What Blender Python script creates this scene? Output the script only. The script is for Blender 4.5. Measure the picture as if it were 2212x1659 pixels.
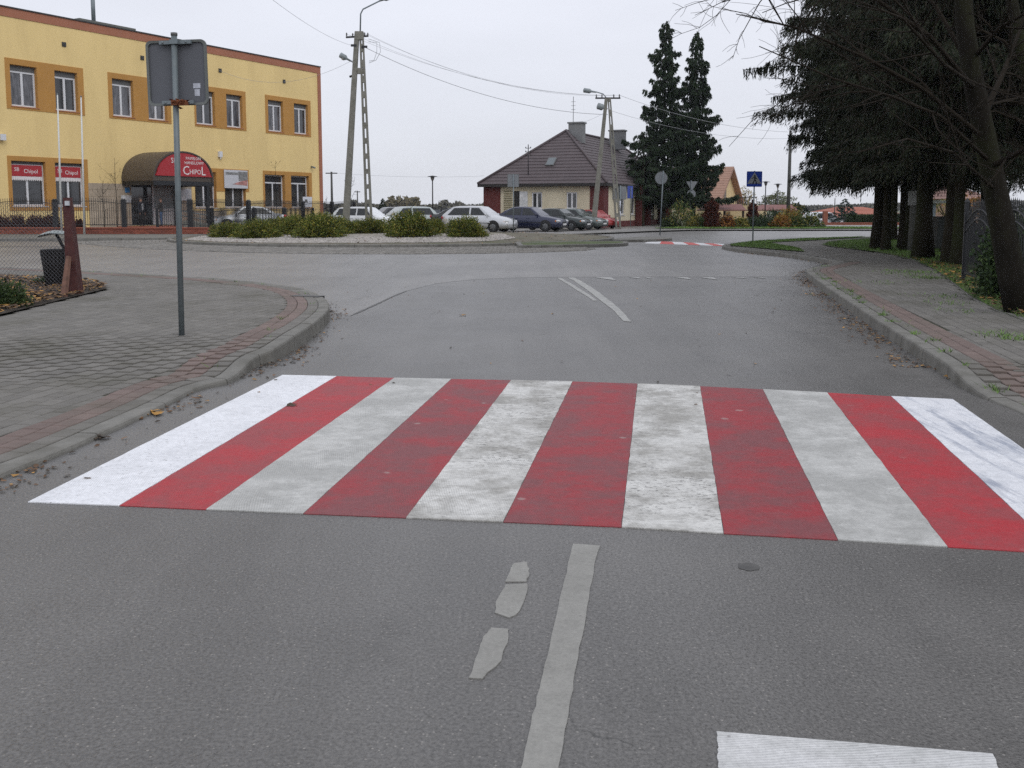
import bpy, math, random
import numpy as np
from math import sin, cos, tan, pi, radians, sqrt, atan2, floor
from mathutils import Vector, Matrix, geometry, noise
rnd = random.Random(7)
for _o in list(bpy.data.objects): bpy.data.objects.remove(_o)
scene = bpy.context.scene
COL = scene.collection

# ------------------------------------------------------------------ camera
W_, F_, HV, PITCH, CH = 2212.0, 2080.0, 450.0, radians(6.0), 1.5
S_ = tan(PITCH) - (829.5 - HV) / F_
cam = bpy.data.cameras.new('camera'); camo = bpy.data.objects.new('camera', cam); COL.objects.link(camo)
camo.location = (0, 0, CH); camo.rotation_euler = (pi / 2 - PITCH, 0, 0)
cam.sensor_width = 36; cam.lens = 36 * F_ / W_; cam.shift_y = S_ * F_ / W_
cam.clip_start = 0.05; cam.clip_end = 3000
scene.camera = camo

# ------------------------------------------------------------------ overcast sky
world = bpy.data.worlds.new('World'); scene.world = world; world.use_nodes = True
nt = world.node_tree; nt.nodes.clear()
def N(nt, t, **k):
    n = nt.nodes.new(t)
    for a, b in k.items():
        if a.startswith('i_'):
            n.inputs[int(a[2:])].default_value = b
        else: setattr(n, a, b)
    return n
out = N(nt, 'ShaderNodeOutputWorld'); bg = N(nt, 'ShaderNodeBackground')
skyt = N(nt, 'ShaderNodeTexSky', sky_type='NISHITA', sun_disc=False)
SUN_EL, SUN_AZ = radians(38), radians(148)
skyt.sun_elevation = SUN_EL; skyt.sun_rotation = SUN_AZ
tc = N(nt, 'ShaderNodeTexCoord'); sep = N(nt, 'ShaderNodeSeparateXYZ')
nt.links.new(tc.outputs['Generated'], sep.inputs[0])
mr = N(nt, 'ShaderNodeMapRange'); mr.inputs[1].default_value = 0.0; mr.inputs[2].default_value = 1.0
mr.inputs[3].default_value = 0.0; mr.inputs[4].default_value = 1.0
nt.links.new(sep.outputs[2], mr.inputs[0])
ramp = N(nt, 'ShaderNodeValToRGB')
e = ramp.color_ramp.elements
SKY_H, SKY_M, SKY_Z = (0.73, 0.748, 0.812, 1), (0.80, 0.82, 0.90, 1), (1.08, 1.11, 1.20, 1)
e[0].position = 0.0; e[0].color = SKY_H
e[1].position = 1.0; e[1].color = SKY_Z
m_ = e.new(0.20); m_.color = SKY_M
nt.links.new(mr.outputs[0], ramp.inputs[0])
cl = N(nt, 'ShaderNodeTexNoise'); cl.inputs['Scale'].default_value = 2.2; cl.inputs['Detail'].default_value = 5; cl.inputs['Roughness'].default_value = .5
mp = N(nt, 'ShaderNodeMapping'); mp.inputs['Scale'].default_value = (1, 1, 3.5)
nt.links.new(tc.outputs['Generated'], mp.inputs[0]); nt.links.new(mp.outputs[0], cl.inputs['Vector'])
cr = N(nt, 'ShaderNodeMapRange'); cr.inputs[1].default_value = .3; cr.inputs[2].default_value = .7; cr.inputs[3].default_value = .925; cr.inputs[4].default_value = 1.055
nt.links.new(cl.outputs[0], cr.inputs[0])
mul = N(nt, 'ShaderNodeVectorMath', operation='SCALE'); nt.links.new(ramp.outputs[0], mul.inputs[0]); nt.links.new(cr.outputs[0], mul.inputs['Scale'])
ns = N(nt, 'ShaderNodeVectorMath', operation='SCALE'); nt.links.new(skyt.outputs[0], ns.inputs[0]); ns.inputs['Scale'].default_value = 0.006
add = N(nt, 'ShaderNodeVectorMath', operation='ADD'); nt.links.new(mul.outputs[0], add.inputs[0]); nt.links.new(ns.outputs[0], add.inputs[1])
nt.links.new(add.outputs[0], bg.inputs[0]); bg.inputs[1].default_value = 1.0
nt.links.new(bg.outputs[0], out.inputs[0])
sun = bpy.data.lights.new('sun', 'SUN'); suno = bpy.data.objects.new('sun', sun); COL.objects.link(suno)
sun.energy = 0.75; sun.angle = radians(35); sun.color = (1, .97, .92)
sd = Vector((sin(SUN_AZ) * cos(SUN_EL), cos(SUN_AZ) * cos(SUN_EL), sin(SUN_EL)))
suno.rotation_euler = (-sd).to_track_quat('-Z', 'Y').to_euler()
scene.view_settings.view_transform = 'Standard'; scene.view_settings.look = 'None'
scene.view_settings.exposure = 0.0; scene.view_settings.gamma = 1.0
scene.view_settings.use_curve_mapping = False
scene.cycles.use_denoising = False
try:
    scene.cycles.denoiser = 'OPENIMAGEDENOISE'
except Exception: pass
scene.cycles.max_bounces = 6; scene.cycles.diffuse_bounces = 3; scene.cycles.glossy_bounces = 3
scene.cycles.transmission_bounces = 4; scene.cycles.transparent_max_bounces = 6; scene.cycles.volume_bounces = 0
scene.cycles.caustics_reflective = False; scene.cycles.caustics_refractive = False
scene.cycles.use_adaptive_sampling = True; scene.cycles.adaptive_threshold = 0.008

# ------------------------------------------------------------------ photo geometry -> ground
def ray(u, v):
    xc = (u - 1106) / F_; yc = -(v - 829.5) / F_ + S_
    return Vector((xc, cos(PITCH) + yc * sin(PITCH), -sin(PITCH) + yc * cos(PITCH)))
def G(u, v, z=0.0):
    d = ray(u, v); k = (z - CH) / d.z
    return Vector((d.x * k, d.y * k, z))
def G2(u, v, z=0.0):
    p = G(u, v, z); return (p.x, p.y)
def at(u, v, y):
    d = ray(u, v); k = y / d.y
    return Vector((d.x * k, y, CH + d.z * k))
def X(u, y, v=480):
    return at(u, v, y).x
class Frame:
    """a building's local frame: x along its front, y into the building"""
    def __init__(s, o, ang): s.o = Vector(o); s.a = ang; s.x = Vector((cos(ang), sin(ang), 0)); s.y = Vector((-sin(ang), cos(ang), 0))
    def hit(s, u, v, axis, val):
        d = ray(u, v); c = Vector((0, 0, CH)); n = s.x if axis == 'x' else s.y
        k = (val + (s.o - c).dot(n)) / d.dot(n)
        p = c + d * k - s.o
        return Vector((p.dot(s.x), p.dot(s.y), p.z))

# ------------------------------------------------------------------ object helpers
def meta(o, label=None, cat=None, group=None, kind=None):
    if label: o['label'] = label
    if cat: o['category'] = cat
    if group: o['group'] = group
    if kind: o['kind'] = kind
    return o
def empty(name, loc=(0, 0, 0), rz=0.0, label=None, cat=None, group=None, kind=None):
    o = bpy.data.objects.new(name, None); COL.objects.link(o); o.location = loc; o.rotation_euler = (0, 0, rz)
    o.empty_display_size = .2
    return meta(o, label, cat, group, kind)
class MB:
    def __init__(s): s.v = []; s.f = []; s.m = []; s.sm = []
    def add(s, vs, fs, m=0, smooth=False):
        b = len(s.v); s.v.extend([tuple(p) for p in vs])
        for f in fs: s.f.append(tuple(i + b for i in f)); s.m.append(m); s.sm.append(smooth)
        return s
    def box(s, c, d, m=0, rz=0.0, taper=1.0, rx=0.0):
        hx, hy, hz = d[0] / 2, d[1] / 2, d[2] / 2; vs = []
        for z in (-1, 1):
            t = taper if z > 0 else 1
            for x, y in ((-1, -1), (1, -1), (1, 1), (-1, 1)):
                p = Vector((x * hx * t, y * hy * t, z * hz))
                if rx: p.rotate(Matrix.Rotation(rx, 3, 'X'))
                if rz: p.rotate(Matrix.Rotation(rz, 3, 'Z'))
                vs.append(p + Vector(c))
        return s.add(vs, [(3, 2, 1, 0), (4, 5, 6, 7), (0, 1, 5, 4), (1, 2, 6, 5), (2, 3, 7, 6), (3, 0, 4, 7)], m)
    def b2(s, x0, x1, y0, y1, z0, z1, m=0):
        return s.box(((x0 + x1) / 2, (y0 + y1) / 2, (z0 + z1) / 2), (abs(x1 - x0), abs(y1 - y0), abs(z1 - z0)), m)
    def tube(s, pts, rad, n=8, m=0, smooth=True, cap=True):
        pts = [Vector(p) for p in pts]
        if not isinstance(rad, (list, tuple)): rad = [rad] * len(pts)
        vs = []; L = len(pts); ref = None
        for i, p in enumerate(pts):
            d = (pts[min(i + 1, L - 1)] - pts[max(i - 1, 0)]).normalized()
            if ref is None: ref = Vector((1, 0, 0)) if abs(d.x) < .8 else Vector((0, 1, 0))
            a = (ref - d * ref.dot(d)).normalized(); ref = a; b = d.cross(a)
            for k in range(n):
                t = 2 * pi * k / n
                vs.append(p + (a * cos(t) + b * sin(t)) * rad[i])
        fs = [(i * n + k, i * n + (k + 1) % n, (i + 1) * n + (k + 1) % n, (i + 1) * n + k) for i in range(L - 1) for k in range(n)]
        if cap: fs += [tuple(range(n - 1, -1, -1)), tuple((L - 1) * n + k for k in range(n))]
        return s.add(vs, fs, m, smooth)
    def prism(s, poly, z0, z1, m=0):
        n = len(poly); vs = [(p[0], p[1], z0) for p in poly] + [(p[0], p[1], z1) for p in poly]
        return s.add(vs, [tuple(range(n - 1, -1, -1)), tuple(range(n, 2 * n))] + [(i, (i + 1) % n, n + (i + 1) % n, n + i) for i in range(n)], m)
    def plate(s, poly, y0, y1, m=0):
        """poly in (x,z), front at y0 (towards -y), back at y1"""
        n = len(poly); vs = [(p[0], y0, p[1]) for p in poly] + [(p[0], y1, p[1]) for p in poly]
        return s.add(vs, [tuple(range(n)), tuple(range(2 * n - 1, n - 1, -1))] + [((i + 1) % n, i, n + i, n + (i + 1) % n) for i in range(n)], m)
    def disc(s, c, r, y0, y1, m=0, n=24):
        return s.plate([(c[0] + r * cos(2 * pi * k / n), c[1] + r * sin(2 * pi * k / n)) for k in range(n)], y0, y1, m)
    def lathe(s, prof, n=16, c=(0, 0, 0), m=0, smooth=True):
        vs = [(c[0] + r * cos(2 * pi * k / n), c[1] + r * sin(2 * pi * k / n), c[2] + z) for r, z in prof for k in range(n)]
        fs = [(i * n + k, i * n + (k + 1) % n, (i + 1) * n + (k + 1) % n, (i + 1) * n + k) for i in range(len(prof) - 1) for k in range(n)]
        return s.add(vs, fs, m, smooth)
    def mesh(s, name, mats):
        me = bpy.data.meshes.new(name); me.from_pydata(s.v, [], s.f)
        for m in (mats if isinstance(mats, (list, tuple)) else [mats]): me.materials.append(m)
        me.polygons.foreach_set('material_index', s.m); me.polygons.foreach_set('use_smooth', s.sm); me.update()
        return me
    def build(s, name, mats, parent=None, **k):
        return link(name, s.mesh(name, mats), parent, **k)
def link(name, me, parent=None, loc=None, rot=None, **k):
    o = bpy.data.objects.new(name, me); COL.objects.link(o)
    if parent: o.parent = parent
    if loc is not None: o.location = loc
    if rot is not None: o.rotation_euler = rot
    return meta(o, **k)
CH_ = {}
def copy_tree(o, parent=None):
    c = o.copy(); COL.objects.link(c); c.parent = parent
    for ch in [x for x in bpy.data.objects if x.parent is o]: copy_tree(ch, c)
    return c
def npmesh(name, V, Fq, mats, smooth=False, mi=None):
    me = bpy.data.meshes.new(name); k = Fq.shape[1]
    me.vertices.add(len(V)); me.vertices.foreach_set('co', np.ascontiguousarray(V, dtype=np.float32).ravel())
    me.loops.add(Fq.size); me.loops.foreach_set('vertex_index', Fq.astype(np.int32).ravel())
    me.polygons.add(len(Fq)); me.polygons.foreach_set('loop_start', np.arange(0, Fq.size, k, dtype=np.int32))
    me.polygons.foreach_set('loop_total', np.full(len(Fq), k, dtype=np.int32))
    for m in (mats if isinstance(mats, (list, tuple)) else [mats]): me.materials.append(m)
    if mi is not None: me.polygons.foreach_set('material_index', mi.astype(np.int32))
    me.update(calc_edges=True); me.validate()
    if smooth: me.polygons.foreach_set('use_smooth', [True] * len(Fq))
    return me

# ------------------------------------------------------------------ materials
def mat(name, col, rough=.8, var=.12, scale=3.0, bump=0.0, bscale=40.0, metal=0.0, spec=.5, island=0.0, dirt=None, dscale=1.0, damt=.5, coord='pos', obj_rand=0.0, coat=0.0, detail=4, stretch=None):
    m = bpy.data.materials.new(name); m.use_nodes = True; nt = m.node_tree; nt.nodes.clear()
    o = N(nt, 'ShaderNodeOutputMaterial'); b = N(nt, 'ShaderNodeBsdfPrincipled'); nt.links.new(b.outputs[0], o.inputs[0])
    b.inputs['Roughness'].default_value = rough; b.inputs['Metallic'].default_value = metal
    b.inputs['Specular IOR Level'].default_value = spec
    if coat: b.inputs['Coat Weight'].default_value = coat; b.inputs['Coat Roughness'].default_value = .08
    if coord == 'pos': g = N(nt, 'ShaderNodeNewGeometry'); vec = g.outputs['Position']
    else: g = N(nt, 'ShaderNodeTexCoord'); vec = g.outputs['Object']
    if stretch:
        mp = N(nt, 'ShaderNodeMapping'); mp.inputs['Scale'].default_value = stretch; nt.links.new(vec, mp.inputs[0]); vec = mp.outputs[0]
    def noise(sc, det=detail, ro=.6):
        n = N(nt, 'ShaderNodeTexNoise'); n.inputs['Scale'].default_value = sc; n.inputs['Detail'].default_value = det; n.inputs['Roughness'].default_value = ro
        nt.links.new(vec, n.inputs['Vector']); return n.outputs[0]
    rgb = N(nt, 'ShaderNodeRGB'); rgb.outputs[0].default_value = (*col, 1); c = rgb.outputs[0]
    def scale_by(c, fac, lo, hi, a=.3, z=.7):
        r = N(nt, 'ShaderNodeMapRange'); r.inputs[1].default_value = a; r.inputs[2].default_value = z; r.inputs[3].default_value = lo; r.inputs[4].default_value = hi
        nt.links.new(fac, r.inputs[0]); s = N(nt, 'ShaderNodeVectorMath', operation='SCALE'); nt.links.new(c, s.inputs[0]); nt.links.new(r.outputs[0], s.inputs['Scale']); return s.outputs[0]
    if var: c = scale_by(c, noise(scale), 1 - var, 1 + var)
    if island:
        gi = N(nt, 'ShaderNodeNewGeometry'); c = scale_by(c, gi.outputs['Random Per Island'], 1 - island, 1 + island, 0, 1)
    if obj_rand:
        oi = N(nt, 'ShaderNodeObjectInfo'); c = scale_by(c, oi.outputs['Random'], 1 - obj_rand, 1 + obj_rand, 0, 1)
    if dirt:
        r = N(nt, 'ShaderNodeMapRange'); r.inputs[1].default_value = .48; r.inputs[2].default_value = .68; r.inputs[3].default_value = 0; r.inputs[4].default_value = damt
        nt.links.new(noise(dscale, 6, .65), r.inputs[0]); mx = N(nt, 'ShaderNodeMix', data_type='RGBA')
        nt.links.new(r.outputs[0], mx.inputs[0]); nt.links.new(c, mx.inputs[6]); mx.inputs[7].default_value = (*dirt, 1); c = mx.outputs[2]
    nt.links.new(c, b.inputs['Base Color'])
    if bump:
        bp = N(nt, 'ShaderNodeBump'); bp.inputs['Strength'].default_value = bump; bp.inputs['Distance'].default_value = .01
        nt.links.new(noise(bscale, 3), bp.inputs['Height']); nt.links.new(bp.outputs[0], b.inputs['Normal'])
    return m
class NT:
    """tiny node helper for the special materials"""
    def __init__(s, name):
        s.mat = bpy.data.materials.new(name); s.mat.use_nodes = True; s.t = s.mat.node_tree; s.t.nodes.clear()
        s.o = N(s.t, 'ShaderNodeOutputMaterial'); s.b = N(s.t, 'ShaderNodeBsdfPrincipled'); s.L(s.b.outputs[0], s.o.inputs[0])
        s.pos = N(s.t, 'ShaderNodeNewGeometry').outputs['Position']
    def L(s, a, b): s.t.links.new(a, b)
    def noise(s, sc, det=4, ro=.6, vec=None, dist=0):
        n = N(s.t, 'ShaderNodeTexNoise'); n.inputs['Scale'].default_value = sc; n.inputs['Detail'].default_value = det; n.inputs['Roughness'].default_value = ro; n.inputs['Distortion'].default_value = dist
        s.L(vec or s.pos, n.inputs['Vector']); return n.outputs[0]
    def mapv(s, scale=(1, 1, 1), rz=0, loc=(0, 0, 0)):
        m = N(s.t, 'ShaderNodeMapping'); m.inputs['Scale'].default_value = scale; m.inputs['Rotation'].default_value = (0, 0, rz); m.inputs['Location'].default_value = loc
        s.L(s.pos, m.inputs[0]); return m.outputs[0]
    def vor(s, sc, feat='F1', vec=None):
        n = N(s.t, 'ShaderNodeTexVoronoi', feature=feat); n.inputs['Scale'].default_value = sc; s.L(vec or s.pos, n.inputs['Vector']); return n
    def rng(s, f, a, b, c, d):
        r = N(s.t, 'ShaderNodeMapRange')
        for i, x in enumerate((a, b, c, d)): r.inputs[i + 1].default_value = x
        s.L(f, r.inputs[0]); return r.outputs[0]
    def rgb(s, c): n = N(s.t, 'ShaderNodeRGB'); n.outputs[0].default_value = (*c, 1); return n.outputs[0]
    def mix(s, f, a, b, bt='MIX'):
        m = N(s.t, 'ShaderNodeMix', data_type='RGBA', blend_type=bt)
        if isinstance(f, (int, float)): m.inputs[0].default_value = f
        else: s.L(f, m.inputs[0])
        for i, x in ((6, a), (7, b)):
            if isinstance(x, tuple): m.inputs[i].default_value = (*x, 1)
            else: s.L(x, m.inputs[i])
        return m.outputs[2]
    def math(s, op, a, b=0.0):
        m = N(s.t, 'ShaderNodeMath', operation=op)
        for i, x in enumerate((a, b)):
            if isinstance(x, (int, float)): m.inputs[i].default_value = x
            else: s.L(x, m.inputs[i])
        return m.outputs[0]
    def scl(s, c, f):
        m = N(s.t, 'ShaderNodeVectorMath', operation='SCALE'); s.L(c, m.inputs[0])
        if isinstance(f, (int, float)): m.inputs['Scale'].default_value = f
        else: s.L(f, m.inputs['Scale'])
        return m.outputs[0]
    def bump(s, h, st=.3, dist=.01, nrm=None):
        b = N(s.t, 'ShaderNodeBump'); b.inputs['Strength'].default_value = st; b.inputs['Distance'].default_value = dist; s.L(h, b.inputs['Height'])
        if nrm: s.L(nrm, b.inputs['Normal'])
        return b.outputs[0]
    def fin(s, col, rough=.8, nrm=None, spec=.5):
        if isinstance(col, tuple): s.b.inputs['Base Color'].default_value = (*col, 1)
        else: s.L(col, s.b.inputs['Base Color'])
        if isinstance(rough, (int, float)): s.b.inputs['Roughness'].default_value = rough
        else: s.L(rough, s.b.inputs['Roughness'])
        if nrm: s.L(nrm, s.b.inputs['Normal'])
        s.b.inputs['Specular IOR Level'].default_value = spec
        return s.mat

def asphalt(name='asphalt', base=.109, tint=(1.0, .962, .915)):
    n = NT(name)
    c0 = n.rgb(tuple(base * t for t in tint))
    big = n.noise(.35, 4, .55); mid = n.noise(2.2, 5, .6); fine = n.noise(75, 3, .75)
    c = n.scl(c0, n.rng(big, .3, .7, .84, 1.16)); c = n.scl(c, n.rng(mid, .3, .7, .92, 1.08))
    # stretched tyre wear along the lane
    st = n.noise(1.0, 4, .6, n.mapv((2.2, .16, 1), radians(-8))); c = n.scl(c, n.rng(st, .3, .7, .88, 1.12)); blot = n.noise(.13, 3, .5, None, .6); c = n.scl(c, n.rng(blot, .35, .65, .93, 1.07)); oil = n.noise(1.3, 5, .7, n.mapv((1, .45, 1), radians(-8), (3, 1, 0))); c = n.scl(c, n.rng(oil, .60, .74, 1, .74))
    ck = N(n.t, 'ShaderNodeTexVoronoi', feature='DISTANCE_TO_EDGE'); ck.inputs['Scale'].default_value = .22; wv_ = N(n.t, 'ShaderNodeVectorMath', operation='ADD'); nz_ = N(n.t, 'ShaderNodeTexNoise'); nz_.inputs['Scale'].default_value = 1.6; nz_.inputs['Detail'].default_value = 6; n.L(n.pos, nz_.inputs['Vector']); sc_ = N(n.t, 'ShaderNodeVectorMath', operation='SCALE'); n.L(nz_.outputs['Color'], sc_.inputs[0]); sc_.inputs['Scale'].default_value = 1.1; n.L(n.pos, wv_.inputs[0]); n.L(sc_.outputs[0], wv_.inputs[1]); n.L(wv_.outputs[0], ck.inputs['Vector'])
    crk = n.math('MULTIPLY', n.rng(ck.outputs['Distance'], .0008, .0022, .55, 0), n.rng(n.noise(.5, 3), .5, .58, 0, 1)); c = n.mix(crk, c, (.03, .03, .028))
    c = n.scl(c, n.rng(fine, .3, .7, .52, 1.5))
    v = n.vor(95); chip = n.rng(n.math('MULTIPLY', v.outputs['Color'], 1.0), .80, .88, 0, 1)
    inn = n.rng(v.outputs['Distance'], .25, .45, 1, 0)
    c = n.mix(n.math('MULTIPLY', n.math('MULTIPLY', chip, inn), .85), c, (.27, .255, .235))
    v2 = n.vor(45); chip2 = n.rng(n.math('MULTIPLY', v2.outputs['Color'], 1.0), .93, .97, 0, 1)
    c = n.mix(n.math('MULTIPLY', n.math('MULTIPLY', chip2, n.rng(v2.outputs['Distance'], .2, .4, 1, 0)), .5), c, (.05, .05, .052))
    sp = n.noise(9, 3, .7); c = n.mix(n.rng(sp, .74, .78, 0, .6), c, (.035, .033, .03))
    h = n.math('ADD', n.rng(v.outputs['Distance'], 0, .6, 1, 0), n.math('MULTIPLY', fine, .8))
    return n.fin(c, n.rng(mid, .3, .7, .38, .46), n.bump(h, .35, .006), .45)
M_ASPH = asphalt()
def paint(name, col, worn=.2, grey=(.28, .28, .27), bright=.1, ridges=True, rot=0.0, holes=.6, dirt_at=.5, track=0.0, spots=0.0):
    n = NT(name); c = n.rgb(col)
    cloud = n.noise(2.1, 7, .7); fine = n.noise(14, 4, .7)
    c = n.mix(n.rng(cloud, dirt_at - .06, dirt_at + .10, 0, worn), c, grey)
    c = n.scl(c, n.rng(fine, .3, .7, 1 - bright, 1 + bright * .6))
    # narrow scuffs across
    sc = n.noise(3.2, 5, .7, n.mapv((1.2, 7, 1), rot)); c = n.mix(n.rng(sc, .56, .72, 0, worn * .9), c, grey)
    if track: c = n.mix(n.math('MULTIPLY', n.rng(n.noise(2.4, 5, .7, n.mapv((3.2, .35, 1), rot)), .50, .62, 0, track), n.rng(n.noise(7, 3), .35, .6, .5, 1)), c, (.26, .29, .36))
    if spots: sp_ = n.vor(6, vec=n.mapv((1, 1, 1), .4)); c = n.mix(n.math('MULTIPLY', n.rng(sp_.outputs['Color'], .80, .82, 0, spots), n.rng(n.math('ADD', sp_.outputs['Distance'], n.math('MULTIPLY', n.noise(22, 3), .16)), .22, .27, 1, 0)), c, (.36, .30, .28))
    # worn-through spots that show the road
    hl = n.noise(26, 3, .75, n.mapv((1, 1.6, 1), rot)); zone = n.noise(1.1, 3, .5)
    thr = n.math('MULTIPLY', n.rng(hl, holes, holes + .06, 0, 1), n.rng(zone, .42, .6, .15, 1))
    c = n.mix(n.math('MULTIPLY', thr, .8), c, (.12, .115, .11))
    wv = N(n.t, 'ShaderNodeTexWave', wave_type='BANDS', bands_direction='X'); wv.inputs['Scale'].default_value = 26; wv.inputs['Distortion'].default_value = 9.0
    wv.inputs['Detail'].default_value = 2; wv.inputs['Detail Scale'].default_value = .12
    n.L(n.mapv((1, 1, 1), rot), wv.inputs['Vector'])
    if ridges: c = n.scl(c, n.math('ADD', n.math('MULTIPLY', n.rng(wv.outputs[1], 0, 1, -.13, .07), n.rng(n.noise(1.4, 3), .45, .6, .15, 1)), 1.0))
    gr = n.noise(70, 3, .75); c = n.scl(c, n.rng(gr, .3, .7, .86, 1.10)); pk = n.vor(55); pit = n.math('MULTIPLY', n.rng(pk.outputs['Color'], .86, .90, 0, 1), n.rng(pk.outputs['Distance'], .15, .38, 1, 0)); c = n.mix(n.math('MULTIPLY', pit, .55), c, (.13, .125, .12))
    h = n.math('ADD', n.math('MULTIPLY', wv.outputs[1], .8 if ridges else .1), n.math('MULTIPLY', gr, 1.4))
    return n.fin(c, .62, n.bump(h, .5, .004), .4)
M_GALV = mat('galvanised steel', (.17, .20, .215), .5, .10, 6, metal=.25, coord='obj')
M_DARKIRON = mat('black painted iron', (.012, .013, .016), .45, .2, 4)
M_GLASS = mat('dark window glass', (.028, .03, .034), .06, .5, .8, spec=.9)
M_WHITEPVC = mat('white window frame', (.66, .67, .70), .4, .05)
M_CONC = mat('weathered concrete', (.20, .195, .17), .9, .18, 4, bump=.4, bscale=60, dirt=(.10, .10, .07), dscale=2.5, damt=.5)
M_KERB = mat('kerb concrete', (.17, .165, .15), .88, .16, 5, bump=.5, bscale=90, dirt=(.09, .085, .07), dscale=3, damt=.6, island=.06, obj_rand=.08)
# ================================================================== GROUND
def inside(p, poly):
    x, y = p; c = False; j = len(poly) - 1
    for i in range(len(poly)):
        xi, yi = poly[i][0], poly[i][1]; xj, yj = poly[j][0], poly[j][1]
        if (yi > y) != (yj > y) and x < (xj - xi) * (y - yi) / (yj - yi) + xi: c = not c
        j = i
    return c
def catmull(pts, step=.15):
    pts = [Vector((p[0], p[1])) for p in pts]; P = [pts[0] * 2 - pts[1]] + pts + [pts[-1] * 2 - pts[-2]]; out = []
    for i in range(1, len(P) - 2):
        a, b, c, d = P[i - 1], P[i], P[i + 1], P[i + 2]; n = max(1, int((c - b).length / step))
        for k in range(n):
            t = k / n
            out.append(.5 * ((2 * b) + (c - a) * t + (2 * a - 5 * b + 4 * c - d) * t * t + (-a + 3 * b - 3 * c + d) * t ** 3))
    out.append(P[-2].copy())
    # even spacing
    res = [out[0]]; acc = 0
    for p, q in zip(out, out[1:]):
        L = (q - p).length
        while acc + L >= step and L > 1e-9:
            k = (step - acc) / L; p = p.lerp(q, k); res.append(p.copy()); L = (q - p).length; acc = 0
        acc += L
    if (res[-1] - out[-1]).length > step * .3: res.append(out[-1])
    return res
def normals(c, side):
    n = []
    for i in range(len(c)):
        d = (c[min(i + 1, len(c) - 1)] - c[max(i - 1, 0)]).normalized(); n.append(Vector((-d.y, d.x)) * side)
    return n
def offset(c, d, side): return [p + q * d for p, q in zip(c, normals(c, side))]
def sheet(name, poly, zf, mats, step=.6, parent=None, grid=True, **k):
    """a ground sheet: polygon filled with a grid that follows the height function"""
    P = [Vector((p[0], p[1])) for p in poly]; n = len(P); pts = list(P)
    if grid:
        x0 = min(p.x for p in P); x1 = max(p.x for p in P); y0 = min(p.y for p in P); y1 = max(p.y for p in P)
        y = y0 + step / 2
        while y < y1:
            x = x0 + step / 2
            while x < x1:
                if inside((x, y), P): pts.append(Vector((x + .01 * sin(y * 7), y)))
                x += step
            y += step
    r = geometry.delaunay_2d_cdt(pts, [(i, (i + 1) % n) for i in range(n)], [], 1, 1e-5)
    V = [(p.x, p.y, zf(p.x, p.y)) for p in r[0]]
    Fc = []
    for f in r[2]:
        a, b, c = (Vector(V[i]) for i in f[:3])
        Fc.append(tuple(f) if (b - a).cross(c - a).z > 0 else tuple(reversed(f)))
    m = MB(); m.add(V, Fc, 0, True)
    return m.build(name, mats, parent, **k)
sm = lambda a, b, x: (lambda t: t * t * (3 - 2 * t))(min(1, max(0, (x - a) / (b - a))))
def flat(z): return lambda x, y: z

M_FIELD = mat('distant field', (.085, .10, .045), .95, .3, .05, dirt=(.14, .12, .07), dscale=.03, damt=.6)
sheet('ground', [(-640, -30), (640, -30), (640, 640), (-640, 640)], flat(-.06), M_FIELD, grid=False, kind='structure')
road = sheet('road', [(-70, -8), (70, -8), (70, 64.6), (9.5, 64.6), (3, 66.5), (-2, 57.5), (-30, 57.5), (-30, 100), (-70, 100)], flat(0), M_ASPH, grid=False, kind='structure')
M_RING = asphalt('paler roundabout asphalt', .150)
ring = [G2(u, v) for u, v in ((720, 676), (757, 683), (790, 668), (825, 652), (870, 631), (940, 613), (1020, 604), (1120, 600), (1250, 598.5), (1420, 598), (1600, 598), (1722, 598), (1738, 583), (1765, 574), (1815, 565), (1700, 552), (1600, 543), (1555, 534), (1552, 527))] + [G2(1700, 513), (60, 44.5), (60, 64.5), (9.5, 64.5), (3, 66.4), (-2, 57.6), (-30, 57.6), (-60, 60), (-60, 20)] + [G2(u, v) for u, v in ((172, 588), (376, 600), (558, 614), (640, 624), (690, 640), (712, 660))]
sheet('road', ring, flat(.0025), M_RING, grid=False, kind='structure')
M_ASPHL = asphalt('pale parking surface', .20)
zL = lambda x, y: .035 + .130 * sm(7.6, 10.4, y)
zR = lambda x, y: .018 + .112 * sm(7.2, 8.7, y)
# ---- left pavement
kl = [(-2.95, 2.2), (-2.86, 4.2)] + [G2(u, v, .03) for u, v in ((0, 1025), (120, 978), (240, 925), (340, 880), (430, 836))] + \
     [G2(u, v, .11) for u, v in ((500, 800), (552, 768))] + [G2(u, v, .165) for u, v in ((598, 742), (655, 712), (694, 684), (711, 662), (702, 643), (668, 627), (620, 617), (558, 609), (470, 601), (376, 595), (172, 584), (-60, 574), (-400, 562))]
cl = catmull(kl, .1)
# ---- right pavement
kr = [(2.72, -.5), (2.92, 1.4), (3.08, 3.0)] + [G2(u, v, .02) for u, v in ((2560, 1110), (2400, 1010), (2300, 948), (2215, 893))] + [G2(2130, 842, .08)] + \
     [G2(u, v, .13) for u, v in ((2085, 808), (2010, 762), (1915, 703), (1830, 648), (1775, 611), (1745, 588), (1743, 581), (1760, 576), (1813, 565))]
cr_ = catmull(kr, .1)
kr2 = [G2(u, v, .13) for u, v in ((1813, 564), (1762, 555), (1700, 547), (1640, 541), (1590, 536), (1566, 532), (1560, 529.5), (1566, 527), (1600, 524), (1625, 521.5), (1700, 515.5), (1850, 511.2), (2000, 508), (2300, 505))]
cr2 = catmull(kr2, .2)

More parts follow.
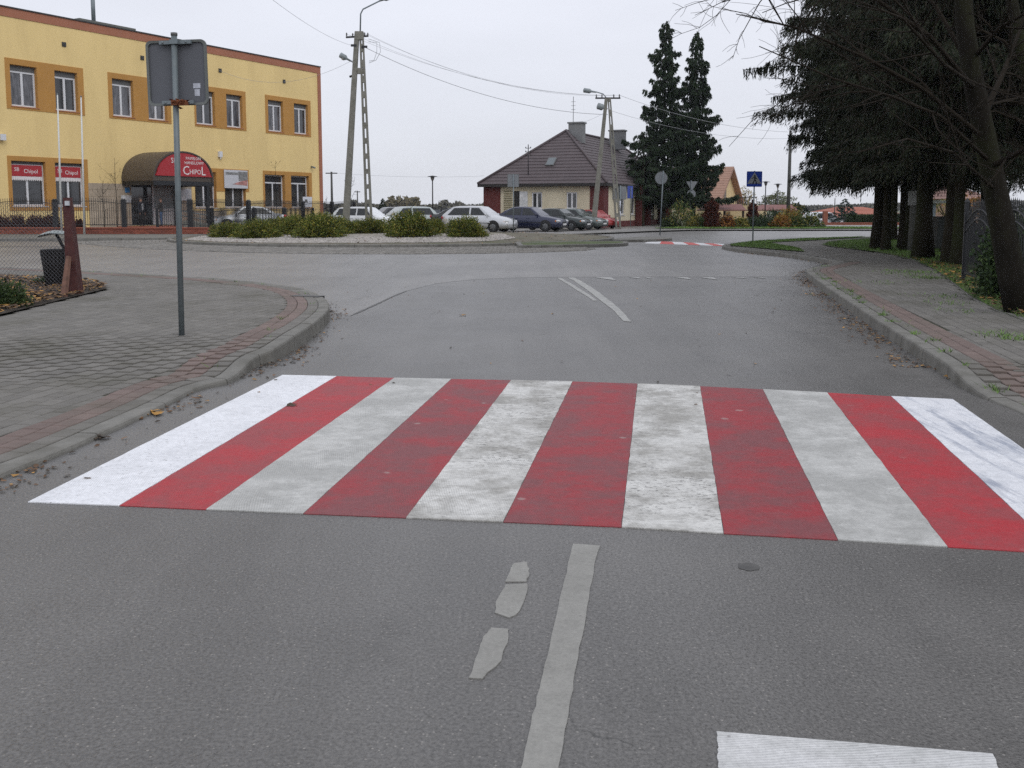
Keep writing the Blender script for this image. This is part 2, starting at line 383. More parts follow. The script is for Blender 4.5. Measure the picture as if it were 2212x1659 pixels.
M_JOINT = mat('mossy sand between pavers', (.034, .040, .018), .95, .4, 6)
M_PAVE = mat('grey concrete paver', (.148, .140, .127), .88, .10, 9, bump=.5, bscale=110, island=.12, obj_rand=.12, dirt=(.085, .08, .06), dscale=.9, damt=.65)
M_PAVER_RED = mat('faded red paver', (.160, .118, .105), .88, .10, 9, bump=.5, bscale=110, island=.12, obj_rand=.12, dirt=(.10, .09, .07), dscale=.9, damt=.65)

def kerb_line(name, curve, side, zf, label_parent, w=.15, L=1.0, gap=.015, foot=-.05, step=.1, drop=.012):
    """separate kerb stones along a curve; curve = road-side top edge"""
    Nn = normals(curve, side); n = len(curve); k = max(2, int(round(L / step))); i = 0; c = 0
    while i < n - 1:
        j = min(i + k, n - 1)
        if n - 1 - j < 2: j = n - 1
        idx = list(range(i, j + 1, max(1, (j - i) // 4)));
        if idx[-1] != j: idx.append(j)
        m = MB(); ring = []
        dz = rnd.uniform(-.004, .004)
        for q, a in enumerate(idx):
            p = curve[a].copy(); d = (curve[min(a + 1, n - 1)] - curve[max(a - 1, 0)]).normalized()
            if q == 0: p += d * gap / 2
            if q == len(idx) - 1: p -= d * gap / 2
            nn = Nn[a]; z = zf(p.x, p.y) + dz
            prof = ((-.012, foot), (0, z - .022), (.008, z - .006), (.022, z), (w - .012, z), (w, z - .008), (w, foot))
            ring.append([(p.x + nn.x * o, p.y + nn.y * o, zz) for o, zz in prof])
        V = [v for r in ring for v in r]; P = 7; Fs = []
        for q in range(len(ring) - 1):
            for t in range(P - 1): Fs.append((q * P + t, q * P + t + 1, (q + 1) * P + t + 1, (q + 1) * P + t) if side < 0 else (q * P + t, (q + 1) * P + t, (q + 1) * P + t + 1, q * P + t + 1))
        Fs.append(tuple(range(P))); Fs.append(tuple(range((len(ring) - 1) * P, len(ring) * P))[::-1])
        m.add(V, Fs); m.build('kerb_stone', M_KERB, label_parent); c += 1
        i = j
    return c

def paver_mesh(name, L, Wd, m, h=.05, b=.005):
    mb = MB(); x, y = L / 2, Wd / 2
    vs = [(sx * x, sy * y, -h) for sx, sy in ((-1, -1), (1, -1), (1, 1), (-1, 1))] + [(sx * x, sy * y, -b) for sx, sy in ((-1, -1), (1, -1), (1, 1), (-1, 1))] + [(sx * (x - b), sy * (y - b), 0) for sx, sy in ((-1, -1), (1, -1), (1, 1), (-1, 1))]
    fs = [(8, 9, 10, 11)] + [(i, (i + 1) % 4, 4 + (i + 1) % 4, 4 + i) for i in range(4)] + [(4 + i, 4 + (i + 1) % 4, 8 + (i + 1) % 4, 8 + i) for i in range(4)]
    mb.add(vs, fs); return mb.mesh(name, m), vs, fs
def pave(parent, curve, side, poly, zf, ang, ymax, bands=(('g', .157), ('r', .300), ('r', .443)), hole=None, limit=300):
    """border rows along the kerb, running bond inside; nearest pieces single, the rest joined"""
    pcs = []  # x, y, z, angle, len, kind
    Nn = normals(curve, side); n = len(curve)
    for bi, (kd, off) in enumerate(bands):
        c2 = offset(curve, off + .067, side); s = 0; ph = .1 * (bi % 2); nxt = ph
        for a in range(n - 1):
            L = (c2[a + 1] - c2[a]).length
            while s + L >= nxt:
                t = (nxt - s) / L if L > 1e-9 else 0; p = c2[a].lerp(c2[a + 1], t); d = (c2[a + 1] - c2[a]).normalized()
                if p.y < ymax and (not hole or not inside(p, hole)): pcs.append((p.x, p.y, zf(p.x, p.y), atan2(d.y, d.x), .192, kd))
                nxt += .2
            s += L
    dx, dy = cos(ang), sin(ang); far = [p for i, p in enumerate(curve) if i % 1 == 0]; arr = np.array([(p.x, p.y) for p in far])
    R = 40; inner = bands[-1][1] + .118
    i0 = int(-R / .1)
    xs = [p[0] for p in poly]; ys = [p[1] for p in poly]; cx, cy = (min(xs) + max(xs)) / 2, (min(ys) + max(ys)) / 2; half = max(max(xs) - min(xs), max(ys) - min(ys)) / 2 + 1
    for r in range(int(-half * 1.5 / .143), int(half * 1.5 / .143)):
        for q in range(int(-half * 1.5 / .203), int(half * 1.5 / .203)):
            a = q * .203 + (.1015 if r % 2 else 0); b = r * .143
            x = cx + a * dx - b * dy; y = cy + a * dy + b * dx
            if y > ymax or y < .3 or not inside((x, y), poly): continue
            if hole and inside((x, y), hole): continue
            dd = np.hypot(arr[:, 0] - x, arr[:, 1] - y).min()
            if dd < inner: continue
            pcs.append((x, y, zf(x, y) - .005, ang, .195, 'g'))
    pcs.sort(key=lambda p: p[0] ** 2 + p[1] ** 2)
    def vis(p):
        u = 1106 + F_ * p[0] / max(p[1], .1); return -40 < u < 2252
    near = [p for p in pcs if vis(p)][:limit]; ns = set(id(p) for p in near); rest = [p for p in pcs if id(p) not in ns]
    me = {'g': paver_mesh('paver', .193, .136, M_PAVE), 'r': paver_mesh('paver', .193, .136, M_PAVER_RED)}
    for p in near:
        link('paver', me[p[5]][0], parent, (p[0], p[1], p[2] + rnd.uniform(-.0015, .0015)), (rnd.gauss(0, .008), rnd.gauss(0, .008), p[3] + rnd.gauss(0, .006)))
    V0 = np.array(me['g'][1]); F0 = np.array(me['g'][2]); V = []; Fq = []; mi = []
    for i, p in enumerate(rest):
        c, s_ = cos(p[3]), sin(p[3]); x = V0[:, 0] * c - V0[:, 1] * s_ + p[0]; y = V0[:, 0] * s_ + V0[:, 1] * c + p[1]; z = V0[:, 2] + p[2] + rnd.uniform(-.0015, .0015)
        V.append(np.stack([x, y, z], 1)); Fq.append(F0 + 12 * i); mi += [1 if p[5] == 'r' else 0] * len(F0)
    if rest:
        m = npmesh('pavers', np.concatenate(V), np.concatenate(Fq), [M_PAVE, M_PAVER_RED], mi=np.array(mi)); link('pavers', m, parent, kind='stuff')
    return len(near), len(rest)

# left pavement body
bed = [G2(u, v, .16) for u, v in ((-700, 790), (0, 684), (90, 660), (165, 642), (232, 626), (222, 616), (190, 609), (100, 604), (-10, 600), (-400, 596), (-900, 598))]
left_inner = offset(cl, .15, 1)
polyL = [(p.x, p.y) for p in left_inner] + [(-30, 22.5), (-30, 2.2)]
lp = empty('pavement', kind='structure')
sheet('joint_sand', polyL, lambda x, y: zL(x, y) - .017, M_JOINT, step=.35, parent=lp)
visL = [(p.x, p.y) for p in left_inner] + [(-16, 21), (-9.5, 14), (-5.6, 7.6), (-4.0, 4.4), (-3.4, 3.0)]
print('pavers L', pave(lp, cl, 1, visL, zL, radians(80.5), 24, hole=bed))
kerb_line('kerb_stone', cl, 1, zL, lp)
# right pavement body
right_inner = offset(cr_, .15, -1); r2i = offset(cr2, .15, -1)
inn = [(6.6, -.5), (6.55, 4.0)] + [G2(u, v, .13) for u, v in ((2500, 800), (2330, 742), (2212, 692), (2150, 668), (2100, 643), (2060, 612), (2018, 582), (1975, 562), (1930, 552), (1888, 545), (1840, 538), (1800, 533.5), (1776, 529), (1790, 524), (1820, 520.5), (1888, 515.8))]
polyR = [(p.x, p.y) for p in right_inner] + [(p.x, p.y) for p in r2i[1:]] + [(60, 50), (60, 14), (14, 5), (12, -.5)]
rp = empty('pavement', kind='structure')
sheet('joint_sand', polyR, lambda x, y: zR(x, y) - .017, M_JOINT, step=.5, parent=rp)
lawnA = [G2(u, v, .13) for u, v in ((1577, 531), (1600, 533), (1660, 538), (1700, 541.5), (1739, 544.2), (1722, 536), (1683, 529), (1657, 524.3), (1771, 518.8), (1850, 513.6), (1870, 511.6), (1740, 515.6), (1640, 520.5), (1600, 525), (1580, 527.5))]
visR = [(p.x, p.y) for p in right_inner] + [(p.x, p.y) for p in r2i[1:] if p.y < 45] + [tuple(q) for q in reversed(inn[:18])]
print('pavers R', pave(rp, cr_, -1, visR, zR, radians(79.5), 46, hole=lawnA))
kerb_line('kerb_stone', cr_, -1, zR, rp)
kerb_line('kerb_stone', cr2, -1, lambda x, y: .12, rp, step=.2)
# edging strip on the inner side
ce = catmull(inn[:12], .2); kerb_line('edging', ce, -1, lambda x, y: .135, rp, w=.08, step=.2)

# lawns and verges
M_GRASS = mat('short lawn soil', (.058, .085, .022), .95, .35, 2.5, dirt=(.10, .085, .04), dscale=1.2, damt=.5, bump=.6, bscale=60)
M_BLADE = mat('grass blades', (.10, .185, .03), .7, .25, 1.2, island=.35)
M_SOIL = mat('bed soil', (.045, .035, .025), .95, .35, 8, bump=.8, bscale=50)
verge = [tuple(q) for q in inn[:18]] + [(60, 47), (60, 14), (30, -.5)]
sheet('lawn', verge, lambda x, y: .145 + .02 * sin(x * 1.3) * sin(y * .9), M_GRASS, step=.9, kind='structure')
sheet('lawn', lawnA, lambda x, y: .15, M_GRASS, step=.6, kind='structure')
sheet('flower_bed', bed, lambda x, y: .185 + .03 * noise.noise(Vector((x * 1.5, y * 1.5, 0))), M_SOIL, step=.4, kind='structure')

def rand_in(poly, n, R):
    xs = [p[0] for p in poly]; ys = [p[1] for p in poly]; out = []
    P = np.array([(p[0], p[1]) for p in poly])
    while len(out) < n:
        x = R.uniform(min(xs), max(xs), n * 3); y = R.uniform(min(ys), max(ys), n * 3)
        c = np.zeros(len(x), bool); j = len(P) - 1
        for i in range(len(P)):
            xi, yi = P[i]; xj, yj = P[j]
            if yi != yj: c ^= ((yi > y) != (yj > y)) & (x < (xj - xi) * (y - yi) / (yj - yi) + xi)
            j = i
        out += list(zip(x[c], y[c]))
    return np.array(out[:n])
def blades(name, pts, z, h, w, m, R, zf=None, lean=.5, **k):
    n = len(pts); a = R.uniform(0, 2 * pi, n); hh = h * R.uniform(.5, 1.3, n); ww = w * R.uniform(.6, 1.3, n)
    zz = np.array([zf(x, y) for x, y in pts]) if zf else np.full(n, z)
    dx, dy = np.cos(a) * ww, np.sin(a) * ww; lx = R.normal(0, lean, n) * hh; ly = R.normal(0, lean, n) * hh
    V = np.empty((n, 3, 3)); V[:, 0] = np.stack([pts[:, 0] - dx, pts[:, 1] - dy, zz], 1); V[:, 1] = np.stack([pts[:, 0] + dx, pts[:, 1] + dy, zz], 1)
    V[:, 2] = np.stack([pts[:, 0] + lx, pts[:, 1] + ly, zz + hh], 1)
    return link(name, npmesh(name, V.reshape(-1, 3), np.arange(3 * n).reshape(-1, 3), m), None, kind='stuff', **k)
RG = np.random.default_rng(3)
nearv = [tuple(q) for q in inn[3:18]] + [(24, 42), (12.5, 22), (9.8, 13), (8.4, 8)]
blades('grass', rand_in(nearv, 42000, RG), .14, .075, .008, M_BLADE, RG)
blades('grass', rand_in(lawnA, 9000, RG), .14, .05, .012, M_BLADE, RG)
# tufts growing out of the joints
tuft = []
def tufts(cx, cy, n, s): tuft.extend((cx + rnd.gauss(0, s), cy + rnd.gauss(0, s)) for _ in range(n))
for u, v, n in ((2005, 600, 260), (1985, 588, 200), (1960, 592, 120), (1935, 585, 90), (2035, 640, 90), (2048, 655, 60), (2075, 672, 50), (1930, 610, 40), (1870, 610, 40), (2195, 730, 130), (2150, 722, 70), (1735, 626, 5)):
    p = G(u, v, .13); tufts(p.x, p.y, n, .12 + .002 * abs(u - 2212) * .3)
for i in range(60, len(cr_) - 20, 1):
    if rnd.random() < .30:
        o = .155 if rnd.random() < .6 else .26
        p = cr_[i] + normals(cr_[max(i - 1, 0):i + 2], -1)[1] * o; tufts(p.x, p.y, rnd.choice((3, 6, 22)), .035)
for i in range(60, len(cl) - 60):
    if rnd.random() < .12:
        p = cl[i] + normals(cl[i - 1:i + 2], 1)[1] * rnd.choice((.155, .26, .36, .46)); tufts(p.x, p.y, rnd.choice((3, 6)), .03)
blades('grass_tufts', np.array(tuft), .13, .045, .006, M_BLADE, RG, lean=.9, zf=lambda x, y: (zR if x > 0 else zL)(x, y) - .005)

# ---- fallen leaves
M_LEAF = [mat('fallen leaf brown', (.115, .062, .03), .8, .3, 9, island=.4), mat('fallen leaf ochre', (.32, .17, .04), .8, .3, 9, island=.35), mat('dry twig litter', (.05, .035, .022), .9, .3, 9, island=.3)]
def leaves(name, pts, zf, size, R, p=(.6, .15, .25), **k):
    n = len(pts); a = R.uniform(0, 2 * pi, n); s = size * R.uniform(.5, 1.25, n); zz = np.array([zf(x, y) for x, y in pts]) + .004
    V = np.empty((n, 5, 3)); base = [(1, 0), (.25, .55), (-.8, .3), (-.7, -.4), (.3, -.5)]
    for i, (bx, by) in enumerate(base):
        x = (bx * np.cos(a) - by * np.sin(a)) * s; y = (bx * np.sin(a) + by * np.cos(a)) * s
        V[:, i] = np.stack([pts[:, 0] + x, pts[:, 1] + y, zz + R.uniform(0, .55, n) * s], 1)
    return link(name, npmesh(name, V.reshape(-1, 3), np.arange(5 * n).reshape(-1, 5), M_LEAF, mi=R.choice(3, n, p=p)), None, kind='stuff', **k)
RL = np.random.default_rng(5)
def along(curve, side, a, b, n, lo, hi, clump=True):
    Nn = normals(curve, side); out = []
    cs = [rnd.uniform(a, b) for _ in range(max(4, n // 14))]
    for _ in range(n):
        i = int(min(b, max(a, rnd.gauss(rnd.choice(cs), 2.2) if clump and rnd.random() < .75 else rnd.uniform(a, b))))
        o = lo + (hi - lo) * abs(rnd.gauss(0, .45)); p = curve[i] - Nn[i] * o; out.append((p.x + rnd.gauss(0, .02), p.y + rnd.gauss(0, .02)))
    return out
lv = along(cr_, -1, 96, len(cr_) - 12, 1100, .02, .40) + along(cl, 1, 22, 150, 420, .01, .30) + along(cr2, -1, 2, 40, 220, .03, .3)
leaves('fallen_leaves', np.array(lv), flat(0.0), .024, RL)
nb = rand_in([tuple(q) for q in inn[2:11]] + [(10.2, 20), (8.9, 13), (8.2, 8)], 2600, RL); leaves('fallen_leaves', nb, flat(.17), .045, RL, (.55, .3, .15))
bb = rand_in(bed[1:8] + [G2(-60, 600, .13), G2(-60, 692, .13)], 2600, RL); leaves('fallen_leaves', bb, flat(.21), .045, RL, (.5, .35, .15))
sc_ = rand_in([(-2, 7), (2.6, 7), (6, 20), (-3.5, 20)], 60, RL); leaves('fallen_leaves', sc_, flat(0), .022, RL, (.5, .2, .3))
for (u, v, s, kk) in ((330, 896, .075, 1), (632, 877, .045, 2), (1000, 682, .05, 1), (2062, 821, .1, 1), (210, 948, .06, 2), (2020, 800, .05, 0)):
    p = G(u, v); q = np.array([(p.x + rnd.gauss(0, s * .5), p.y + rnd.gauss(0, s * .5)) for _ in range(5)]); leaves('fallen_leaves', q, flat(.002), s * .7, RL, tuple(1.0 if i == kk else 0.0 for i in range(3)))

# ================================================================== ROAD MARKINGS
def ribbon(pts_l, pts_r, z, th=.003, wob=.0):
    n = len(pts_l); m = MB(); V = []
    for a, b in zip(pts_l, pts_r):
        V += [(a[0], a[1], z), (b[0], b[1], z), (a[0], a[1], z - th - .003), (b[0], b[1], z - th - .003)]
    Fs = []
    for i in range(n - 1):
        o = 4 * i; p = 4 * (i + 1)
        Fs += [(o, o + 1, p + 1, p), (o + 2, o, p, p + 2), (o + 1, o + 3, p + 3, p + 1)]
    Fs += [(2, 3, 1, 0), (4 * n - 4, 4 * n - 3, 4 * n - 1, 4 * n - 2)]
    # orient upward
    a, b, c = Vector(V[Fs[0][0]]), Vector(V[Fs[0][1]]), Vector(V[Fs[0][2]])
    if (b - a).cross(c - a).z < 0: Fs = [tuple(reversed(f)) for f in Fs]
    return m.add(V, Fs)
def lerp2(a, b, t): return (a[0] + (b[0] - a[0]) * t, a[1] + (b[1] - a[1]) * t)
zb = empty('zebra_crossing', kind='structure')
top = [(610, 811), (727, 813.5), (852, 817), (975, 819.5), (1104, 822), (1237, 825), (1377, 829.5), (1512, 835), (1648, 842), (1787, 849), (1925, 857), (2058, 863.5)]
bot = [(60, 1086), (258, 1093.5), (445, 1102), (655, 1111), (877, 1120), (1087, 1129), (1343, 1140), (1563, 1154), (1810, 1168), (2047, 1183), (2292, 1198), (2560, 1216)]
ROT = radians(-9)
PW = [paint('fresh white road paint', (.78, .79, .82), .22, (.45, .46, .48), .12, True, ROT, .62, .5),
      paint('dull white road paint', (.52, .52, .50), .6, (.29, .29, .275), .12, True, ROT, .66, .45),
      paint('worn white road paint', (.60, .595, .57), .75, (.24, .23, .205), .18, True, ROT, .56, .5),
      paint('tracked white road paint', (.72, .73, .76), .35, (.34, .37, .43), .10, True, ROT, .66, .55, track=.85)]
PR = [paint('bright red road paint', (.40, .026, .036), .6, (.24, .062, .068), .10, True, ROT, .70, .48, spots=.12),
      paint('dull red road paint', (.30, .027, .036), .75, (.17, .060, .066), .12, True, ROT, .66, .47, spots=.5)]
seq = [PW[0], PR[0], PW[1], PR[1], PW[2], PR[1], PW[2], PR[1], PW[1], PR[0], PW[3]]
for i in range(11):
    a0, a1 = G2(*top[i]), G2(*top[i + 1]); b0, b1 = G2(*bot[i]), G2(*bot[i + 1]); Lp = []; Rp = []
    for k in range(41):
        t = k / 40; l = lerp2(b0, a0, t); r = lerp2(b1, a1, t)
        w = .0013 if 0 < k < 40 else 0
        Lp.append((l[0] + rnd.gauss(0, w) + .001, l[1])); Rp.append((r[0] + rnd.gauss(0, w) - .001, r[1]))
    ribbon(Lp, Rp, .004 if i % 2 else .006).build('white_stripe' if i % 2 == 0 else 'red_stripe', seq[i], zb)
# far crossing
zb2 = empty('zebra_crossing', kind='structure')
M_W2 = mat('far white stripe', (.62, .62, .63), .6, .08); M_R2 = mat('far red stripe', (.50, .06, .05), .6, .1)
ft = [1404, 1429, 1452, 1475, 1497, 1519, 1541, 1562]; fb = [1378, 1411, 1443, 1473, 1500, 1527, 1553, 1570]
for i in range(7):
    t0, t1 = (521.5 + 6.5 * (ft[i] - 1404) / 158), (521.5 + 6.5 * (ft[i + 1] - 1404) / 158); c0, c1 = 524.8 + 6.6 * (fb[i] - 1378) / 192, 524.8 + 6.6 * (fb[i + 1] - 1378) / 192
    if i == 0: t0 = 521.5
    ribbon([G2(fb[i] + 14, c0 + 1), G2(ft[i], t0 - .8)], [G2(fb[i + 1] + 14, c1 + 1), G2(ft[i + 1], t1 - .8)], .008).build('white_stripe' if i % 2 == 0 else 'red_stripe', M_W2 if i % 2 == 0 else M_R2, zb2)
M_LINE = paint('grey worn lane line', (.27, .265, .245), .45, (.19, .185, .17), .09, False, 0, .67)
M_LINE2 = mat('pale lane line', (.33, .33, .315), .7, .15, 6, dirt=(.19, .19, .18), dscale=4, damt=.6)
M_BOLD = paint('bright white block marking', (.60, .60, .60), .35, (.30, .31, .29), .12, True, radians(85), .64)
def strip_px(L, R, z, name, m, parent=None, n=30, w=.004, **k):
    def interp(P, t):
        s = t * (len(P) - 1); i = min(int(s), len(P) - 2); return lerp2(P[i], P[i + 1], s - i)
    Lg = [G2(*p) for p in L]; Rg = [G2(*p) for p in R]; A = []; B = []
    for q in range(n + 1):
        t = q / n; a = interp(Lg, t); b = interp(Rg, t); A.append((a[0] + rnd.gauss(0, w), a[1])); B.append((b[0] + rnd.gauss(0, w), b[1]))
    return ribbon(A, B, z).build(name, m, parent, **k)
mk = empty('road_markings', kind='structure')
strip_px([(1098, 1780), (1126, 1659), (1148, 1560), (1176, 1440), (1204, 1320), (1232, 1200), (1238, 1176)], [(1192, 1780), (1207, 1659), (1225, 1560), (1245, 1440), (1268, 1320), (1288, 1200), (1297, 1180)], .004, 'centre_line', M_LINE, mk, 40, .0014)
strip_px([(1068, 1325), (1072, 1300), (1088, 1275), (1092, 1264)], [(1100, 1336), (1118, 1328), (1137, 1295), (1139, 1262)], .004, 'paint_patch', M_LINE, mk, 10, .003)
strip_px([(1094, 1258), (1103, 1228), (1112, 1218)], [(1138, 1258), (1143, 1235), (1139, 1215)], .004, 'paint_patch', M_LINE, mk, 8, .003)
strip_px([(1010, 1466), (1028, 1425), (1038, 1395), (1050, 1368), (1064, 1358)], [(1040, 1468), (1084, 1428), (1092, 1400), (1099, 1372), (1100, 1360)], .004, 'paint_patch', M_LINE, mk, 12, .003)
strip_px([(1556, 1760), (1552, 1659), (1549, 1583)], [(2195, 1790), (2168, 1690), (2144, 1631)], .005, 'block_marking', M_BOLD, mk, 30, .0012)
strip_px([(1347, 694), (1325, 672), (1300, 652), (1270, 628), (1240, 607), (1226, 600)], [(1363, 696), (1343, 672), (1322, 654), (1290, 629), (1254, 607), (1240, 600)], .0075, 'curved_line', M_LINE2, mk, 16)
strip_px([(1282, 650), (1250, 630), (1222, 612), (1203, 601)], [(1290, 650), (1262, 630), (1232, 612), (1212, 601)], .0075, 'curved_line', M_LINE2, mk, 12)
M_TRI = mat('pale yield triangle', (.36, .36, .35), .7, .2, 5, dirt=(.2, .2, .19), dscale=5, damt=.8)
for (u, wd, h) in ((1306, 52, 6.5), (1372, 30, 3), (1398, 18, 2.5), (1475, 40, 4.5), (1530, 42, 5), (1595, 40, 2), (1640, 30, 2)):
    p = [G2(u - wd / 2, 599.5), G2(u + wd * .25, 599.5), G2(u + wd / 2, 600 + h)]; m = MB(); m.add([(q[0], q[1], .0075) for q in p], [(0, 2, 1)]); m.add([(q[0], q[1], .008) for q in p], [(0, 1, 2)]); m.build('yield_triangle', M_TRI, mk)
# tar seam in the carriageway
M_TAR = mat('tar sealed seam', (.06, .058, .055), .55, .3, 12)
def seam(px, w, name='tar_seam'):
    c = catmull([G2(*p) for p in px], .12); Nn = normals(c, 1); A = []; B = []
    for i, (p, q) in enumerate(zip(c, Nn)):
        ww = w * (.4 + .9 * noise.noise(Vector((i * .35, 3, 0))) ** 2 + .3 * rnd.random()) * min(1, i / 4, (len(c) - 1 - i) / 4 + .1); A.append(p - q * ww); B.append(p + q * ww)
    ribbon(A, B, .0055, .001).build(name, M_TAR, mk)
seam([(757, 683), (790, 668), (825, 652), (850, 640), (880, 628)], .035)
# apron of setts round the island
acre = [G2(u, v) for u, v in ((165, 526), (250, 534), (380, 541), (520, 546), (700, 549), (900, 549.5), (1050, 548), (1180, 545), (1260, 542), (1283, 538.5), (1262, 535), (1200, 531), (1170, 528))]
M_SETT = mat('grey granite setts', (.19, .18, .165), .85, .25, 12, bump=.8, bscale=24, island=.25, dirt=(.13, .12, .10), dscale=1, damt=.5)
IC = Vector((-5.65, 47.3)); IR = 10.6
isl_circ = [(IC.x + IR * cos(radians(a)), IC.y + IR * sin(radians(a))) for a in range(0, 360, 4)]
ap = sheet('roundabout_apron', [G2(150, 523)] + acre + [(IC.x + 9, IC.y + 3), (IC.x - 10.2, IC.y + 1)], flat(.009), mat('sett joints', (.07, .065, .055), .95), grid=False, kind='structure')
# joined setts as real relief near the camera side
cells = []; AP = [tuple(p) for p in acre]; allp = [G2(150, 523)] + AP + [(IC.x + 9, IC.y + 3), (IC.x - 10.2, IC.y + 1)]
for ri in range(60):
    rr = IR + .1 + ri * .16
    nA = int(2 * pi * rr / .17)
    for k in range(nA):
        a = 2 * pi * (k + .5 * (ri % 2)) / nA
        if sin(a) > .15: continue
        x, y = IC.x + rr * cos(a), IC.y + rr * sin(a)
        if inside((x, y), allp): cells.append((x, y, a))
C = np.array(cells); n = len(C); b = np.array([(-.06, -.065), (.06, -.065), (.06, .065), (-.06, .065)]); V = np.empty((n, 8, 3)); hz = RG.uniform(.012, .026, n)
for i, (bx, by) in enumerate(b):
    for lv_, (s_, z_) in enumerate(((1.15, 0), (.92, 1))):
        x = C[:, 0] + (bx * np.cos(C[:, 2]) - by * np.sin(C[:, 2])) * s_; y = C[:, 1] + (bx * np.sin(C[:, 2]) + by * np.cos(C[:, 2])) * s_
        V[:, i + 4 * lv_] = np.stack([x, y, z_ * hz + .007], 1)
f0 = np.array([(4, 5, 6, 7), (0, 1, 5, 4), (1, 2, 6, 5), (2, 3, 7, 6), (3, 0, 4, 7)]); Fq = (f0[None] + 8 * np.arange(n)[:, None, None]).reshape(-1, 4)
link('setts', npmesh('setts', V.reshape(-1, 3), Fq, M_SETT), ap, kind='stuff'); print('setts', n)

# central island
isl = empty('roundabout_island', kind='structure')
ic = [Vector((IC.x + IR * cos(radians(a)), IC.y + IR * sin(radians(a)))) for a in np.arange(-200, 22, .9)]
kerb_line('kerb_stone', catmull(ic, .2), 1, lambda x, y: .13, isl, w=.2, step=.2)
zI = lambda x, y: .11 + .22 * max(0, 1 - ((x - IC.x) ** 2 + (y - IC.y) ** 2) / (IR - .15) ** 2) ** 1.2
M_GRAV = NT('white gravel'); vv = M_GRAV.vor(16); cc = M_GRAV.mix(M_GRAV.rng(vv.outputs['Color'], 0, 1, 0, 1), (.18, .155, .135), (.40, .375, .345)); cc = M_GRAV.mix(M_GRAV.rng(M_GRAV.noise(1.2, 5, .7), .45, .62, 0, .75), cc, (.13, .12, .055))
M_GRAVEL = M_GRAV.fin(cc, .9, M_GRAV.bump(vv.outputs['Distance'], .8, .02))
sheet('island_soil', [(IC.x + (IR - .15) * cos(radians(a)), IC.y + (IR - .15) * sin(radians(a))) for a in range(0, 360, 5)], lambda x, y: zI(x, y) - .012, mat('weedy island soil', (.13, .115, .085), .95, .3, 1.5, dirt=(.06, .075, .025), dscale=.8, damt=.7, bump=.6, bscale=30), step=.9, parent=isl)
grv = [G2(u, v, .12) for u, v in ((395, 518), (470, 522.5), (600, 525.5), (800, 526), (950, 525), (1060, 522.5), (1115, 518))] + [(IC.x + 5.0, IC.y + .5), (IC.x + 3, IC.y + 4), (IC.x - 7, IC.y + 4), (IC.x - 9.6, IC.y + .5)]
sheet('gravel_mound', grv, zI, M_GRAVEL, step=.7, parent=isl)
gp = []
while len(gp) < 9000:
    a = rnd.uniform(pi, 2 * pi); r = (IR - .2) * sqrt(rnd.uniform(.25, 1)); q_ = (IC.x + r * cos(a), IC.y + r * sin(a))
    if inside(q_, grv): gp.append(q_)
gp = np.array(gp); n = len(gp); s = RG.uniform(.02, .05, n); V = np.empty((n, 5, 3)); z0 = np.array([zI(x, y) for x, y in gp])
for i, (dx, dy, dz) in enumerate(((1, 0, 0), (0, 1, 0), (-1, 0, 0), (0, -1, 0), (.1, .1, .8))): V[:, i] = np.stack([gp[:, 0] + dx * s * RG.uniform(.7, 1.2, n), gp[:, 1] + dy * s, z0 + dz * s], 1)
Fq = (np.array([(0, 1, 4), (1, 2, 4), (2, 3, 4), (3, 0, 4)])[None] + 5 * np.arange(n)[:, None, None]).reshape(-1, 3)
link('pebbles', npmesh('pebbles', V.reshape(-1, 3), Fq, mat('white pebbles', (.33, .305, .28), .85, .2, 3, island=.35)), isl, kind='stuff')
il = rand_in([(p[0], p[1]) for p in isl_circ], 700, RL); leaves('fallen_leaves', il, zI, .06, RL, (.6, .3, .1))

# splitter islands
def small_island(px, z, top_m, nm='traffic_island', w=.2):
    g = empty(nm, kind='structure'); c = [Vector(G2(u, v, z)) for u, v in px]; c.append(c[0])
    cc = catmull(c, .3); ar = sum(a.x * b.y - b.x * a.y for a, b in zip(cc, cc[1:])); side = 1 if ar > 0 else -1
    kerb_line('kerb_stone', cc, side, lambda x, y: z, g, w=w, step=.3)
    ins = offset(cc, w, side); sheet('island_surface', [(p.x, p.y) for p in ins[:-1]], flat(z - .01), top_m, grid=False, parent=g); return g
M_PATH = mat('small grey paving', (.15, .145, .13), .9, .15, 3, dirt=(.12, .115, .09), dscale=.5, damt=.5, bump=.5, bscale=20)
small_island([(1120, 529.5), (1250, 528), (1340, 525.5), (1357, 522.5), (1335, 520.5), (1200, 520.8), (1120, 521)], .13, M_GRASS)
small_island([(1322, 515.5), (1345, 513), (1400, 511.6), (1445, 512.4), (1450, 514.6), (1420, 516.6), (1350, 517.5)], .12, M_PATH)
